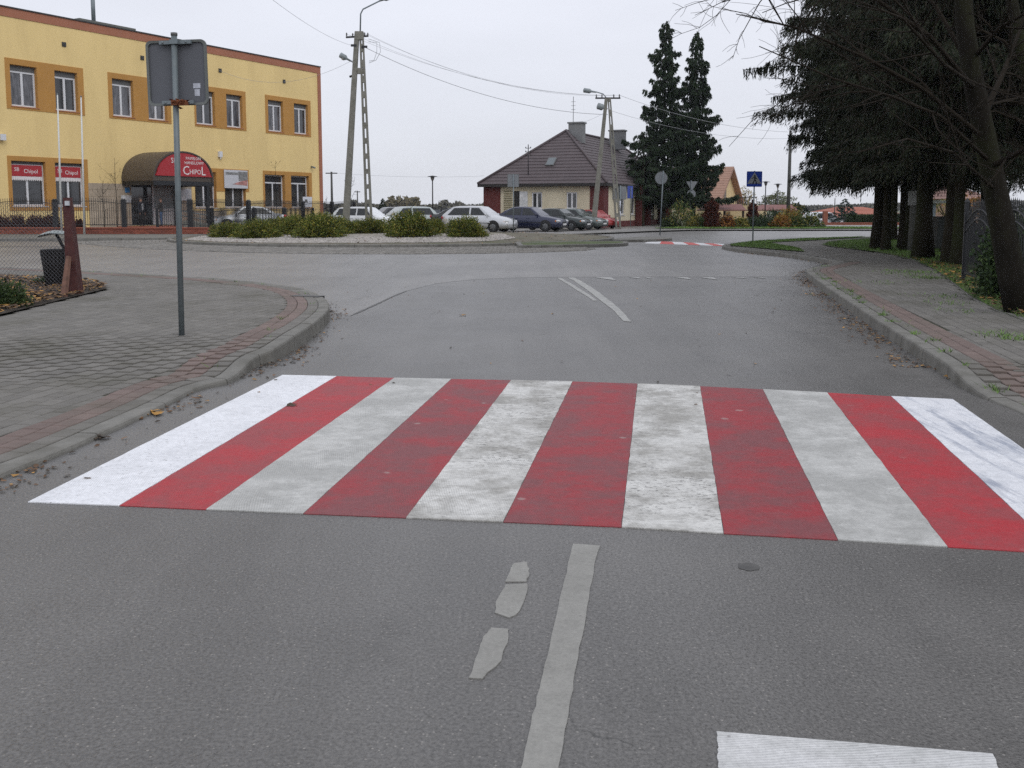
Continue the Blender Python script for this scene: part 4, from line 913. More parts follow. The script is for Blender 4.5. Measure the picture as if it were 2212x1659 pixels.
m.add([(.8, -1.1, ea - .66), (.8, gw / 2, ap_ - .02), (.8, gw + 1.1, ea - .66), (.8, gw + 1.1, ea - .95), (.8, gw / 2, ap_ - .34), (.8, -1.1, ea - .95)], [(0, 5, 4, 1), (1, 4, 3, 2)]); m.add([(.79, -1.1, ea - .95), (.79, gw / 2, ap_ - .34), (-Lr, gw / 2, ap_ - .34), (-Lr, -1.1, ea - .95), (.79, gw + 1.1, ea - .95), (-Lr, gw + 1.1, ea - .95)], [(0, 1, 2, 3), (1, 4, 5, 2)])
rf2 = m.build('roof', M_TAN, h2)
for u0, u1 in ((1554.5, 1558.5), (1563, 1568)):
    m = MB(); z0, z1 = at(1560, 438, 130).z, at(1560, 407, 130).z; m.b2(.005, .05, gy(u0), gy(u1), z0, z1); m.build('window', mat('brown window', (.10, .06, .035), .4), h2)
m = MB(); m.b2(-5.4, -2.4, .9, 4.0, ea + .2, ea + 2.0); dmr = m.build('dormer', M_CRM2, rf2); m = MB(); m.b2(-4.9, -2.9, .84, .895, ea + .5, ea + 1.7); m.build('dormer_window', M_GLASS, dmr)
m = MB(); m.add([(-5.9, .3, ea + 1.9), (-3.9, .3, ea + 3.0), (-1.9, .3, ea + 1.9), (-5.9, 4.8, ea + 1.9), (-3.9, 4.8, ea + 3.0), (-1.9, 4.8, ea + 1.9)], [(0, 1, 4, 3), (1, 2, 5, 4), (0, 2, 1)]); m.build('dormer_roof', M_TAN, dmr)
m = MB(); m.b2(-7.2, -6.2, .02, -.05, .6, 2.4); m.build('window', M_GLASS, h2); m = MB(); m.b2(.81, 4.2, 4, gw, 0, 1.9); m.build('balcony', M_CRM2, h2)
m = MB(); [m.b2(.85 + k * .3, .9 + k * .3, 3.94, 3.99, 1.9, 2.9) for k in range(12)]; m.b2(.82, 4.2, 3.9, 3.99, 2.9, 3.0); m.build('railing', M_DARKIRON, h2)
p = at(1590, 409, 138)
# small roofed walls (grey-brown tile copings on posts)
def pergola(u0, u1, vt, vb, y, label):
    a = at(u0, vb, y); b = at(u1, vb, y); zt_ = at(u0, vt, y).z; zb_ = a.z; L = b.x - a.x
    g = empty('roofed_shelter', (a.x, y, 0), 0, label, 'shelter', 'roofed garden shelters')
    m = MB(); m.add([(0, -1.0, zb_), (L, -1.0, zb_), (L, .8, zt_), (.9, .8, zt_), (L, 2.6, zb_), (0, 2.6, zb_)], [(0, 1, 2, 3), (4, 5, 3, 2), (1, 4, 2), (0, 3, 5)]); m.add([(0, -1.0, zb_ - .1), (L, -1.0, zb_ - .1), (L, 2.6, zb_ - .1), (0, 2.6, zb_ - .1), (0, -1.0, zb_ - .005), (L, -1.0, zb_ - .005), (L, 2.6, zb_ - .005), (0, 2.6, zb_ - .005)], [(0, 3, 2, 1), (0, 1, 5, 4), (1, 2, 6, 5), (3, 0, 4, 7)])
    m.build('roof', mat('rusty plum roof', (.20, .09, .08), .8, .1, 1), g); n = max(2, int(L / 1.9))
    for k in range(n + 1): q = MB(); q.b2(.15 + (L - .3) * k / n - .08, .15 + (L - .3) * k / n + .08, -.6, -.44, .08, zb_ - .101); q.build('post', mat('dark post', (.05, .03, .025), .8), g)
    return g
pergola(1518, 1606, 441, 453, 82, 'low shelter with a plum roof on dark posts left of the pedestrian crossing sign'); pergola(1628, 1716, 442, 453, 84, 'low shelter with a plum roof behind the two slim park lamps')
# ---------------- far red hip roof house and others
def hiphouse(u0, u1, vr, ve, y, wallc, roofc, label, ridge=(.3, .7), dep=11, name='house'):
    a, b = at(u0, ve, y), at(u1, ve, y); L = b.x - a.x; zr = at(u0, vr, y + dep / 2).z; ze = a.z
    g = empty(name, (a.x, y, 0), 0, label, 'house'); w = MB(); w.b2(.5, L - .5, 0, dep, 0, ze); w.build('wall', wallc, g)
    m = MB(); A = (0, -.5, ze - .05); B_ = (L, -.5, ze - .05); C_ = (L, dep + .5, ze - .05); D_ = (0, dep + .5, ze - .05); r0 = (L * ridge[0], dep / 2, zr); r1 = (L * ridge[1], dep / 2, zr)
    roof_face(m, A, B_, r1, r0, 8); roof_face(m, B_, C_, r1, r1, 5); roof_face(m, C_, D_, r0, r1, 3); roof_face(m, D_, A, r0, r0, 5); m.build('roof', roofc, g)
    n = max(2, int(L / 5))
    for k in range(n): m = MB(); xx = L * (k + .5) / n; m.b2(xx - .6, xx + .6, -.03, -.004, .9, min(2.2, ze - .3)); m.build('window', M_GLASS, g)
    return g
M_RED = mat('orange red tiles', (.34, .115, .075), .8, .1, 1); M_PALE = mat('pale render', (.42, .40, .36), .9, .08)
hiphouse(1772, 1990, 447, 469, 118, M_PALE, M_RED, 'bungalow with red hip roof behind the dark green hedge on the right', (.35, .62), 14)
hiphouse(2062, 2140, 398, 428, 70, mat('pinkish render', (.45, .30, .22), .9, .1), mat('dull pink roof', (.30, .18, .15), .8, .1), 'pinkish house glimpsed between the spruce trunks and the iron fence', (.3, .7), 9)

# ================================================================== WALLS, FENCES
def pt(u, y): return Vector((X(u, y, 480), y))
bw = empty('low_brick_wall', (0, 0, 0), 0, 'long knee-high red brick wall under the black railing in front of the yellow building', 'wall')
wl = [Vector((-46, 52)), Vector((X(300, 52), 52)), Vector((X(455, 52.4), 52.4))]
br = MB(); L_ = wl[-1].x - wl[0].x; nb_ = int(L_ / .26); zc = .12
bm_v = []
for c_ in range(4):
    for k in range(nb_): x = wl[0].x + (k + .5 * (c_ % 2)) * .26 + .13; br.box((x, 52, zc + .045 + c_ * .075), (.25, .24 + rnd.uniform(-.006, .006), .066))
br.build('bricks', M_BRICK, bw, kind='stuff')
m = MB(); m.b2(wl[0].x, wl[-1].x, 51.90, 52.10, zc - .1, zc + .30); m.build('mortar_core', mat('mortar', (.16, .12, .10), .95), bw)
nc = int(L_ / 1.0); cm = MB(); cm.box((0, 0, 0), (.985, .34, .06)); cme = cm.mesh('coping_stone', M_BRCAP)
for k in range(nc): link('coping_stone', cme, bw, (wl[0].x + .5 + k * L_ / nc, 52, zc + .335))
def iron_fence(p0, p1, z0, hp, label, cat='fence', group=None, arch=.14, post=.10, posts=2, pick=.115, pk_r=.009, single=False, hr=None, rail_n=1, fork=False, name='iron_fence', post_h=None):
    p0, p1 = Vector(p0), Vector(p1); d = p1 - p0; L = d.length; a = atan2(d.y, d.x); g = empty(name, (p0.x, p0.y, 0), a, label, cat, group); hr = hr or hp - .2
    ztop = lambda x: hr + arch * sin(pi * x / L)
    pm = MB(); ph = post_h or hp; pm.b2(-post / 2, post / 2, -post / 2, post / 2, 0, ph - z0); pm.add([(-post / 2 - .01, -post / 2 - .01, ph - z0), (post / 2 + .01, -post / 2 - .01, ph - z0), (post / 2 + .01, post / 2 + .01, ph - z0), (-post / 2 - .01, post / 2 + .01, ph - z0), (0, 0, ph - z0 + .08)], [(0, 1, 4), (1, 2, 4), (2, 3, 4), (3, 0, 4), (3, 2, 1, 0)]); pme = pm.mesh('post', M_DARKIRON)
    for k in range(posts): link('post', pme, g, (L * k, 0, z0))
    n = max(3, int((L - post) / pick)); xs = [post / 2 + (L - post) * (k + .5) / n for k in range(n)]
    def picket(m, x, lx, zb_):
        t = ztop(x) + .13 - zb_; r = pk_r; m.b2(lx - r, lx + r, -r, r, z0 + .1 - zb_, t); m.add([(lx - r * 1.8, -r, t), (lx + r * 1.8, -r, t), (lx + r * 1.8, r, t), (lx - r * 1.8, r, t), (lx, 0, t + .07)], [(0, 1, 4), (1, 2, 4), (2, 3, 4), (3, 0, 4)])
    if single:
        for x in xs: m = MB(); picket(m, x, 0, 0); m.build('picket', M_DARKIRON, g, loc=(x, 0, 0))
    else:
        m = MB(); [picket(m, x, x, 0) for x in xs]; m.build('pickets', M_DARKIRON, g, kind='stuff')
    for kind_, off in (('top_rail', 0.0),) + ((('second_rail', -.17),) if rail_n > 1 else ()):
        m = MB(); m.tube([(post / 2 + (L - post) * k / 16, 0, ztop(post / 2 + (L - post) * k / 16) + off) for k in range(17)], .018, 5, cap=True); m.build(kind_, M_DARKIRON, g)
    m = MB(); m.b2(post / 2, L - post / 2, -.015, .015, z0 + .12, z0 + .16); m.build('bottom_rail', M_DARKIRON, g)
    return g
GF = 'black iron railing panels on and beyond the low brick wall'
zf_ = .48; tops = 1.95
fx = [X(-200, 52), X(-20, 52), X(123, 52), X(271, 52), X(413, 52)]
desc = ['at the far left edge of the frame', 'behind the leaning maroon post', 'between the two white flagpoles and the shop door', 'in front of the shop entrance, crossed by the tall grey sign pole']
for i in range(4): iron_fence((fx[i], 52), (fx[i + 1] - .12, 52), zf_, tops, 'arched black railing ' + desc[i], 'fence', GF, post=.13)
seg = [(Vector((fx[4], 52)), 0), (pt(539, 58), 0), (pt(656, 66), 0), (pt(719, 69), 0), (pt(768, 72), 0)]
desc2 = ['right of the sign pole, before the white car', 'in front of the right end of the yellow building', 'just right of the yellow building corner', 'ending at the left foot of the big concrete pole']
for i in range(4):
    p, q = seg[i][0], seg[i + 1][0]; iron_fence(p, q - (q - p).normalized() * .13, .12 if i else .3, tops, 'arched black railing panel ' + desc2[i], 'fence', GF, post=.16, arch=.1)
gt = [pt(340, 54.5), pt(459, 55), pt(550, 60), pt(616, 63), pt(679, 67)]
desc3 = ['in front of the pale ramp by the shop', 'before the white car by the building', 'right of the white car near the building', 'under the right-hand ground floor shop windows']
for i in range(4):
    p, q = gt[i], gt[i + 1]; iron_fence(p, q - (q - p).normalized() * .16, .12, 1.5, 'lower black railing section ' + desc3[i], 'fence', 'lower black railings in front of the yellow building', post=.14, arch=.08)
# grey mesh fence behind parking
m = MB(); y_ = 80; a, b = X(770, y_), X(1045, y_)
gfe = empty('mesh_fence', (a, y_, 0), 0, 'long grey panel fence behind the parked cars between poles and office house', 'fence'); zt_ = at(900, 453, y_).z
m.b2(0, b - a, -.02, .02, .2, zt_); m.build('panel', mat('grey fence panel', (.13, .145, .17), .7, .1, 1), gfe)
for k in range(10): m = MB(); m.b2((b - a) * k / 9 - .05, (b - a) * k / 9 + .05, -.07, -.021, .1, zt_ + .25); m.build('post', M_DARKIRON, gfe)
# entrance ramp railing
rg = empty('ramp_railing', (0, 0, 0), 0, 'pale concrete ramp edge with handrail right of the shop entrance', 'railing')
a, b = at(392, 455, 60), at(470, 470, 61); m = MB(); m.tube([(a.x, 60, 1.35), (b.x, 61, .95)], .035, 6); m.tube([(a.x, 60, 1.05), (b.x, 61, .65)], .03, 6); [m.tube([(a.x + (b.x - a.x) * k / 4, 60 + k / 4, 0.1), (a.x + (b.x - a.x) * k / 4, 60 + k / 4, 1.35 - .1 * k)], .03, 6) for k in range(5)]; m.build('handrail', M_GALV, rg)
m = MB(); m.add([(a.x, 60.2, .1), (b.x + 1, 61.2, .1), (a.x, 60.2, .75), (b.x + 1, 61.2, .14), (a.x, 61.6, .1), (b.x + 1, 62.6, .1), (a.x, 61.6, .75), (b.x + 1, 62.6, .14)], [(0, 1, 3, 2), (2, 3, 7, 6), (4, 6, 7, 5), (0, 2, 6, 4)]); m.build('ramp', M_CONC, rg)
# right-hand churchyard fence, single pickets
q0 = G(2081, 607, .13); q1 = G(2330, 702, .13); dd_ = (Vector((q1.x, q1.y)) - Vector((q0.x, q0.y))); Lq = dd_.length; dn = dd_.normalized()
zr1 = lambda k: None
segs = [(0, 2.35), (2.5, 4.85), (5.0, 7.35)]
dsc = ['left end panel with double arched rail beside the leaning tree trunk', 'panel behind the ivy at the foot of the leaning tree', 'panel at the right edge of the frame']
for i, (a, b) in enumerate(segs):
    p = Vector((q0.x, q0.y)) + dn * a; q = Vector((q0.x, q0.y)) + dn * b
    iron_fence(p, q, .16, 1.62, 'black iron fence ' + dsc[i], 'fence', 'black wrought iron fence panels on the right', arch=.26, post=.07, hr=1.22, rail_n=2, single=True, pk_r=.008, pick=.125, posts=1, post_h=1.62)
# fence continuing behind the trees to the left as a second line
p = G(2076, 590, .13)
# chain link fence on the left with maroon post
pb = G(163, 640, .14); lf = empty('chain_link_fence', (pb.x - .15, pb.y + .12, 0), radians(176), 'wire mesh fence running left from the maroon post to the edge of the frame', 'fence')
M_WIRE = mat('dull fence wire', (.10, .10, .115), .5, .2, metal=.4, coord='obj')
Lf, z0, z1 = 3.4, .2, 1.58; wires = MB(); cs_ = .062
def wire(m, a, b, r=.0022):
    a, b = Vector(a), Vector(b); d = (b - a).normalized(); s_ = Vector((0, 1, 0)).cross(d).normalized() * r; y = Vector((0, r, 0))
    m.add([a + s_, a - s_, a + y, b + s_, b - s_, b + y], [(0, 1, 4, 3), (1, 2, 5, 4), (2, 0, 3, 5)])
hh = z1 - z0; k = -int(hh / cs_)
while k * cs_ < Lf:
    for sg in (1, -1):
        x0 = k * cs_; pts_ = [(x0, z0), (x0 + hh, z1)] if sg > 0 else [(x0, z1), (x0 + hh, z0)]
        (xa, za), (xb, zb_) = pts_
        if xa < 0: za += (0 - xa) * (zb_ - za) / (xb - xa); xa = 0
        if xb > Lf: zb_ -= (xb - Lf) * (zb_ - za) / (xb - xa); xb = Lf
        if xb > xa: wire(wires, (xa, 0, za), (xb, 0, zb_))
    k += 1
wires.build('wire_mesh', M_WIRE, lf, kind='stuff')
m = MB()
for z in (z0 + .02, .9, z1): m.tube([(0, 0, z), (Lf, 0, z)], .003, 4)
m.build('tension_wire', M_WIRE, lf)
# maroon post with its prop
M_MPOST = mat('peeling maroon paint', (.060, .013, .012), .7, .25, 14, bump=.6, bscale=60, dirt=(.11, .05, .035), dscale=9, damt=.5)
mp_ = empty('fence_post', (pb.x, pb.y, 0), 0, 'leaning maroon concrete fence post with a raking prop beside the black litter bin', 'post')
tp = at(146, 427, pb.y) ; m = MB(); dxp = tp.x - pb.x
w0, w1 = .095, .05
m.add([(-w0, -.1, .1), (w0, -.1, .1), (w0, .1, .1), (-w0, .1, .1), (dxp - w1, -.05, tp.z), (dxp + w1, -.05, tp.z), (dxp + w1, .05, tp.z), (dxp - w1, .05, tp.z)], [(3, 2, 1, 0), (4, 5, 6, 7), (0, 1, 5, 4), (1, 2, 6, 5), (2, 3, 7, 6), (3, 0, 4, 7)]); m.build('post_body', M_MPOST, mp_)
m = MB(); a = at(150, 590, pb.y - .25); b = at(137, 652, pb.y - .55); m.tube([(dxp * .45 - .02, -.08, .75), (b.x - pb.x, b.y - pb.y, .12)], [.045, .06], 6, smooth=False); m.build('prop', mat('bare brown prop', (.13, .065, .045), .85, .3, 12), mp_)
m = MB(); a = at(150, 439, pb.y); m.box((a.x - pb.x, -.075, a.z), (.06, .04, .07)); m.build('insulator', M_NOTE, mp_)
# litter bin
pn = G(124, 622, .15); bn = empty('litter_bin', (pn.x, pn.y, 0), 0, 'black mesh litter bin with a silver hood left of the maroon post', 'litter bin')
M_BIN = mat('black bin plastic', (.010, .011, .012), .55, .2, 8)
m = MB(); r0, r1, zb0, zb1 = .165, .235, .17, .80; n = 20
m.lathe([(r0 * .9, zb0), (r0, zb0 + .02), (r1, zb1), (r1 + .012, zb1 + .012), (r1 - .015, zb1), (r0 - .02, zb0 + .06), (0.001, zb0 + .05)], n); bb_ = m.build('basket', M_BIN, bn)
m = MB()
for k in range(24): a = 2 * pi * k / 24; m.tube([(cos(a) * (r0 + .006), sin(a) * (r0 + .006), zb0 + .03), (cos(a) * (r1 + .006), sin(a) * (r1 + .006), zb1 - .01)], .006, 4)
m.build('slats', M_BIN, bb_); m = MB(); m.tube([(.06, .2, zb0), (.06, .2, zb1), (.02, .02, 1.06)], .028, 8); m.build('stem', M_BIN, bn)
m = MB(); V = []
for i in range(9):
    for j in range(9):
        x, y = -.30 + .6 * i / 8, -.2 + .4 * j / 8; s_ = 1 - (x / .34) ** 2; V.append((x * 1.0, y * max(.25, s_), 1.05 + .085 * max(0, s_) - .05 * (y / .2) ** 2 * s_ - (.04 if x < 0 else 0) * (-x / .3)))
Fs = [(i * 9 + j, i * 9 + j + 1, (i + 1) * 9 + j + 1, (i + 1) * 9 + j) for i in range(8) for j in range(8)]
m.add(V, [tuple(reversed(f)) for f in Fs], 0, True); m.add([(a, b, c - .012) for a, b, c in V], Fs, 0, True); m.build('hood', mat('silver hood', (.22, .25, .245), .4, .3, 9, metal=.5, coord='obj'), bn)

# ================================================================== SIGNS, POLES
def rsq(w, h, r, n=5):
    o = []
    for cx, cz, a0 in ((w / 2 - r, -h / 2 + r, -90), (w / 2 - r, h / 2 - r, 0), (-w / 2 + r, h / 2 - r, 90), (-w / 2 + r, -h / 2 + r, 180)): o += [(cx + r * cos(radians(a0 + 90 * k / n)), cz + r * sin(radians(a0 + 90 * k / n))) for k in range(n + 1)]
    return o
M_BACK = mat('grey sign back', (.095, .10, .115), .6, .06, 3, coord='obj'); M_RIM = mat('sign rim', (.12, .13, .125), .5, .08, coord='obj')
pb = G(393, 740, .08); ys = pb.y; s = empty('road_sign', (pb.x, pb.y, 0), 0, 'large square road sign seen from behind on the tall blue-grey pole at left', 'road sign')
tp = at(376, 75, ys); m = MB(); m.tube([(0, 0, .06), (tp.x - pb.x, 0, tp.z)], .030, 14); pole_ = m.build('pole', mat('blue grey galvanised pole', (.135, .16, .17), .5, .15, 7, metal=.2, coord='obj', dirt=(.20, .22, .22), dscale=8, damt=.4), s)
m = MB(); m.tube([(tp.x - pb.x, 0, tp.z - .01), (tp.x - pb.x, 0, tp.z + .02)], .034, 14); m.build('cap', M_DARKGREY, pole_)
c0, c1 = at(312, 87, ys + .05), at(452, 228, ys + .05); cx, cz, w_, h_ = (c0.x + c1.x) / 2 - pb.x, (c0.z + c1.z) / 2, c1.x - c0.x, c0.z - c1.z
m = MB(); m.plate(rsq(w_, h_, .055), .055, .060); pan = m.build('panel', [M_BACK], s, loc=(cx, 0, cz)); pan.rotation_euler = (0, radians(-.8), radians(-6))
m = MB(); o1, o2 = rsq(w_, h_, .055), rsq(w_ - .05, h_ - .05, .045); n = len(o1); V = [(x, .03, z) for x, z in o1] + [(x, .035, z) for x, z in o2] + [(x, .056, z) for x, z in o1] + [(x, .0545, z) for x, z in o2]
m.add(V, [f for k in range(n) for f in ((k, n + k, n + (k + 1) % n, (k + 1) % n)[::-1], (k, (k + 1) % n, 2 * n + (k + 1) % n, 2 * n + k)[::-1], (n + k, 3 * n + k, 3 * n + (k + 1) % n, n + (k + 1) % n)[::-1])]); m.build('rim', M_RIM, pan)
m = MB(); m.b2(w_ * .25, w_ * .37, .052, .0545, -h_ * .24, -h_ * .165); m.b2(w_ * .27, w_ * .355, .052, .0545, -h_ * .36, -h_ * .255); m.build('sticker', mat('faded sticker', (.42, .44, .50), .5, .2, 20, coord='obj'), pan)
for zz, mm_, nm in ((h_ / 2 - .028, M_GALV, 'clamp'), (-h_ / 2 + .028, M_GALV, 'clamp')):
    m = MB(); m.b2(-.16, .18, -.002, .034, zz - .018, zz + .018); m.box((.012, -.022, zz), (.085, .035, .045)); m.tube([(-.12, -.01, zz), (-.12, .03, zz)], .012, 6); m.tube([(.13, -.01, zz), (.13, .03, zz)], .012, 6); m.build(nm, M_GALV, pan)
m = MB(); R2 = random.Random(4)
for k in range(16):
    x, z = R2.uniform(-.03, .11), R2.gauss(0, .018); m.add([(x + R2.gauss(0, .035), -.06 + R2.gauss(0, .02), -h_ / 2 + .02 + z + R2.gauss(0, .02)) for _ in range(4)], [(0, 1, 2), (0, 2, 3), (2, 1, 0), (3, 2, 0)])
m.box((.045, -.03, -h_ / 2 + .02), (.16, .06, .05), rx=.1); m.build('caught_leaf', mat('rusty dead leaf', (.22, .075, .03), .85, .3, 30, coord='obj'), pan)

def sign(u, vb, y, items, label, vtop, rp=.028, lean=0, pm=M_GALV, gz=.1):
    x = X(u, y, vb); g = empty('road_sign', (x, y, 0), 0, label, 'road sign'); zt_ = at(u, vtop, y).z; m = MB(); m.tube([(0, 0, gz - .05), (lean, 0, zt_)], rp, 8); m.build('pole', pm, g)
    for kind_, uc, vc, sz, mm_ in items:
        p = at(uc, vc, y - .06); m = MB(); cx, cz = p.x - x, p.z
        if kind_ == 'disc': m.disc((cx, cz), sz / 2, .04, .055, n=28); m2 = MB(); m2.tube([(cx + sz / 2 * cos(2 * pi * k / 28), .045, cz + sz / 2 * sin(2 * pi * k / 28)) for k in range(29)], .012, 5)
        elif kind_ == 'rect': m.plate([(cx + a, cz + b) for a, b in rsq(sz[0], sz[1], .04)], .04, .055); m2 = MB(); r_ = rsq(sz[0], sz[1], .04); m2.tube([(cx + a, .045, cz + b) for a, b in r_ + r_[:1]], .012, 5)
        elif kind_ == 'tri': m.plate([(cx - sz / 2, cz + sz * .29), (cx + sz / 2, cz + sz * .29), (cx, cz - sz * .58)][::-1], .04, .055); m2 = None
        o = m.build('panel', mm_, g)
        if m2: m2.build('rim', M_RIM, o)
    return g
M_BK2 = mat('pale grey sign back', (.20, .215, .235), .5, .06, coord='obj')
sign(1109, 508, 54, [('rect', 1108.5, 390, (.62, .70), M_BK2)], 'small square sign seen from behind in front of the dark blue car', 376)
g = sign(1339, 491, 72, [('rect', 1338.5, 416.5, (1.02, .95), M_BK2)], 'square sign seen from behind on a thick post with white stickers, before the office house', 401, .06)
for v0, v1 in ((434, 452), (456, 470)):
    a, b = at(1339, v0, 71.9), at(1339, v1, 71.9); m = MB(); m.tube([(0, 0, b.z), (0, 0, a.z)], .068, 8); m.build('sticker', mat('white pole sticker', (.55, .58, .66), .5, .1), g)
sign(1362, 486, 74, [('rect', 1361.5, 415, (.42, .95), mat('blue sign', (.04, .08, .42), .5))], 'narrow small blue sign right of the stickered post by the office house', 405, .03)
g = sign(1425.5, 509, 52, [('disc', 1429, 384.5, .66, M_BK2)], 'round sign seen from behind standing on the far traffic island', 369, .03, .13)
sign(1491, 489, 79, [('tri', 1495, 399, .92, M_BK2), ('disc', 1494, 419, .70, M_BK2)], 'give way triangle above a round sign, both seen from behind, right of the spruces', 389, .03)
# pedestrian crossing sign
pb = G(1626, 522, .13); g = empty('pedestrian_crossing_sign', (pb.x, pb.y, 0), 0, 'blue square pedestrian crossing sign with white triangle on the grass tip', 'road sign')
yq = pb.y; tp = at(1630, 369, yq); m = MB(); m.tube([(0, 0, .08), (tp.x - pb.x, 0, tp.z)], .028, 10); m.build('pole', M_GALV, g)
a, b = at(1613.5, 370, yq - .05), at(1646, 403.5, yq - .05); w_, h_ = b.x - a.x, a.z - b.z; c_ = ((a.x + b.x) / 2 - pb.x, (a.z + b.z) / 2)
m = MB(); m.plate([(x + 0, z + 0) for x, z in rsq(w_, h_, .03)], -.045, -.035); pan = m.build('panel', mat('blue sign face', (.012, .045, .30), .45, .06, coord='obj'), g, loc=(c_[0], 0, c_[1]))
wt = MB(); wt.plate([(-w_ * .46, -h_ * .30), (w_ * .46, -h_ * .30), (0, h_ * .44)], -.048, -.0455); wt.build('white_triangle', mat('dull white sign face', (.24, .25, .26), .5, .1, 8, coord='obj'), pan)
f = MB(); yy0, yy1 = -.051, -.0485
f.disc((.01, h_ * .20), .034, yy0, yy1, n=12)
for poly in ([(-.025, .09), (.045, .09), (.05, -.03), (-.01, -.03)], [(-.01, -.03), (.03, -.03), (-.035, -.19), (-.095, -.19)], [(.01, -.03), (.05, -.03), (.125, -.17), (.085, -.19)], [(-.025, .09), (-.03, .05), (-.10, -.0), (-.105, .03)], [(.04, .085), (.05, .045), (.115, -.02), (.12, .01)]): f.plate([(x, z) for x, z in poly][::-1], yy0, yy1)
f.build('walking_figure', mat('black figure', (.012, .012, .014), .5), pan)
f = MB()
for k in range(-3, 4):
    if k % 2: f.plate([(k * .055 - .02, -.20), (k * .055 + .018, -.20), (k * .05 + .012, -.165), (k * .05 - .014, -.165)], yy0 + .001, yy1)
f.build('crossing_stripes', mat('dark sign stripes', (.06, .06, .07), .5), pan)

# concrete A poles
def ladder_leg(m, a, b, w0, w1, d0, holes=True):
    a, b = Vector(a), Vector(b); L = (b - a).length; ax = (b - a).normalized(); sx = Vector((ax.z, 0, -ax.x)).normalized() if abs(ax.y) < .9 else Vector((1, 0, 0)); sy = ax.cross(sx).normalized()
    def seg(t0, t1, o0, o1, hw0, hw1, dd):
        p, q = a.lerp(b, t0), a.lerp(b, t1); vs = []
        for c, o, hw in ((p, o0, hw0), (q, o1, hw1)): vs += [c + sx * (o - hw) - sy * dd, c + sx * (o + hw) - sy * dd, c + sx * (o + hw) + sy * dd, c + sx * (o - hw) + sy * dd]
        m.add(vs, [(3, 2, 1, 0), (4, 5, 6, 7), (0, 1, 5, 4), (1, 2, 6, 5), (2, 3, 7, 6), (3, 0, 4, 7)])
    if not holes: seg(0, 1, 0, 0, w0 / 2, w1 / 2, d0 / 2); return
    r0, r1 = w0 * .30, w1 * .34
    for sg in (-1, 1): seg(0, 1, sg * (w0 / 2 - r0 / 2), sg * (w1 / 2 - r1 / 2), r0 / 2, r1 / 2, d0 / 2)
    n = int(L / .9)
    for k in range(n + 1): t = k / n; hw = (w0 * .22 * (1 - t) + w1 * .18 * t); dt = .22 / L * (1 + t * 1.2) / 2; seg(max(0, t - dt), min(1, t + dt), 0, 0, hw, hw, d0 / 2 - .004)
def crossarm(m, x0, x1, z, y=0):
    m.b2(x0, x1, y - .05, y + .05, z - .05, z + .05)
def insul(m, x, y, z, s=1.0): m.lathe([(.0, 0), (.05 * s, .02 * s), (.035 * s, .08 * s), (.055 * s, .11 * s), (.03 * s, .2 * s), (0, .22 * s)], 8, (x, y, z))
def lampheadm(m, p, d, L=.75, w=.14):
    d = Vector(d).normalized(); p = Vector(p); m.tube([p, p + d * L * .35, p + d * L * .5, p + d * L * .95, p + d * L], [.05, .07, w, w, .04], 10)
M_LAMP = mat('grey lamp housing', (.22, .25, .26), .45, .08, coord='obj'); M_LENS = mat('clear lamp bowl', (.45, .45, .43), .15, .05)
Y1 = 60.0
def wpt(u, v, y): return at(u, v, y)
ap1 = wpt(776, 70, Y1); lb = wpt(746, 500, Y1); rb_ = wpt(798, 500, Y1)
pl = empty('utility_pole', (ap1.x, Y1, 0), 0, 'tall A-shaped concrete utility pole with two street lamps left of centre', 'utility pole')
rel = lambda p: Vector((p.x - ap1.x, p.y - Y1, p.z))
m = MB(); ladder_leg(m, (rel(lb).x, 0, .05), (-.13, 0, ap1.z), .42, .26, .28, False); m.build('leg', M_CONC, pl)
m = MB(); ladder_leg(m, (rel(rb_).x, 0.02, .05), (.13, 0.02, ap1.z), .44, .24, .26, True); m.build('leg', M_CONC, pl)
m = MB(); m.box((0, .01, ap1.z - .2), (.5, .34, .5)); m.build('head_block', M_CONC, pl); m = MB(); m.box((0.02, .01, ap1.z - 2.3), (.5, .2, .35)); m.build('spacer_block', M_CONC, pl)
m = MB(); za = rel(wpt(776, 80, Y1)).z; m.add([(-.78, -.25, za - .1), (.5, .35, za + .08), (.5, .45, za + .08), (-.78, -.15, za - .1), (-.78, -.25, za), (.5, .35, za + .18), (.5, .45, za + .18), (-.78, -.15, za)], [(3, 2, 1, 0), (4, 5, 6, 7), (0, 1, 5, 4), (1, 2, 6, 5), (2, 3, 7, 6), (3, 0, 4, 7)])
m.build('crossarm', M_DARKIRON, pl)
for x, y in ((-.74, -.18), (-.4, -.02), (.28, .3), (.46, .4)): m = MB(); insul(m, x, y, za + .02 + .1 * (x > 0)); m.build('insulator', M_DARKGREY, pl)
m = MB(); z2 = rel(wpt(776, 100, Y1)).z; m.b2(-.5, -.15, -.16, -.1, z2 - .04, z2 + .1); m.b2(.15, .5, -.16, -.1, z2 - .12, z2 + .02); m.build('bracket', M_DARKIRON, pl)
m = MB(); pa = [rel(wpt(778, 75, Y1)), rel(wpt(779, 30, Y1)), rel(wpt(784, 20, Y1)), rel(wpt(822, 1, Y1))]; m.tube(pa, .045, 8); m.build('lamp_arm', M_GALV, pl)
m = MB(); lampheadm(m, rel(wpt(820, 2, Y1)), (1, 0, .35)); m.build('lamp_head', M_LAMP, pl)
m = MB(); m.tube([rel(wpt(768, 138, Y1)), rel(wpt(757, 131, Y1))], .04, 8); m.build('lamp_arm', M_GALV, pl)
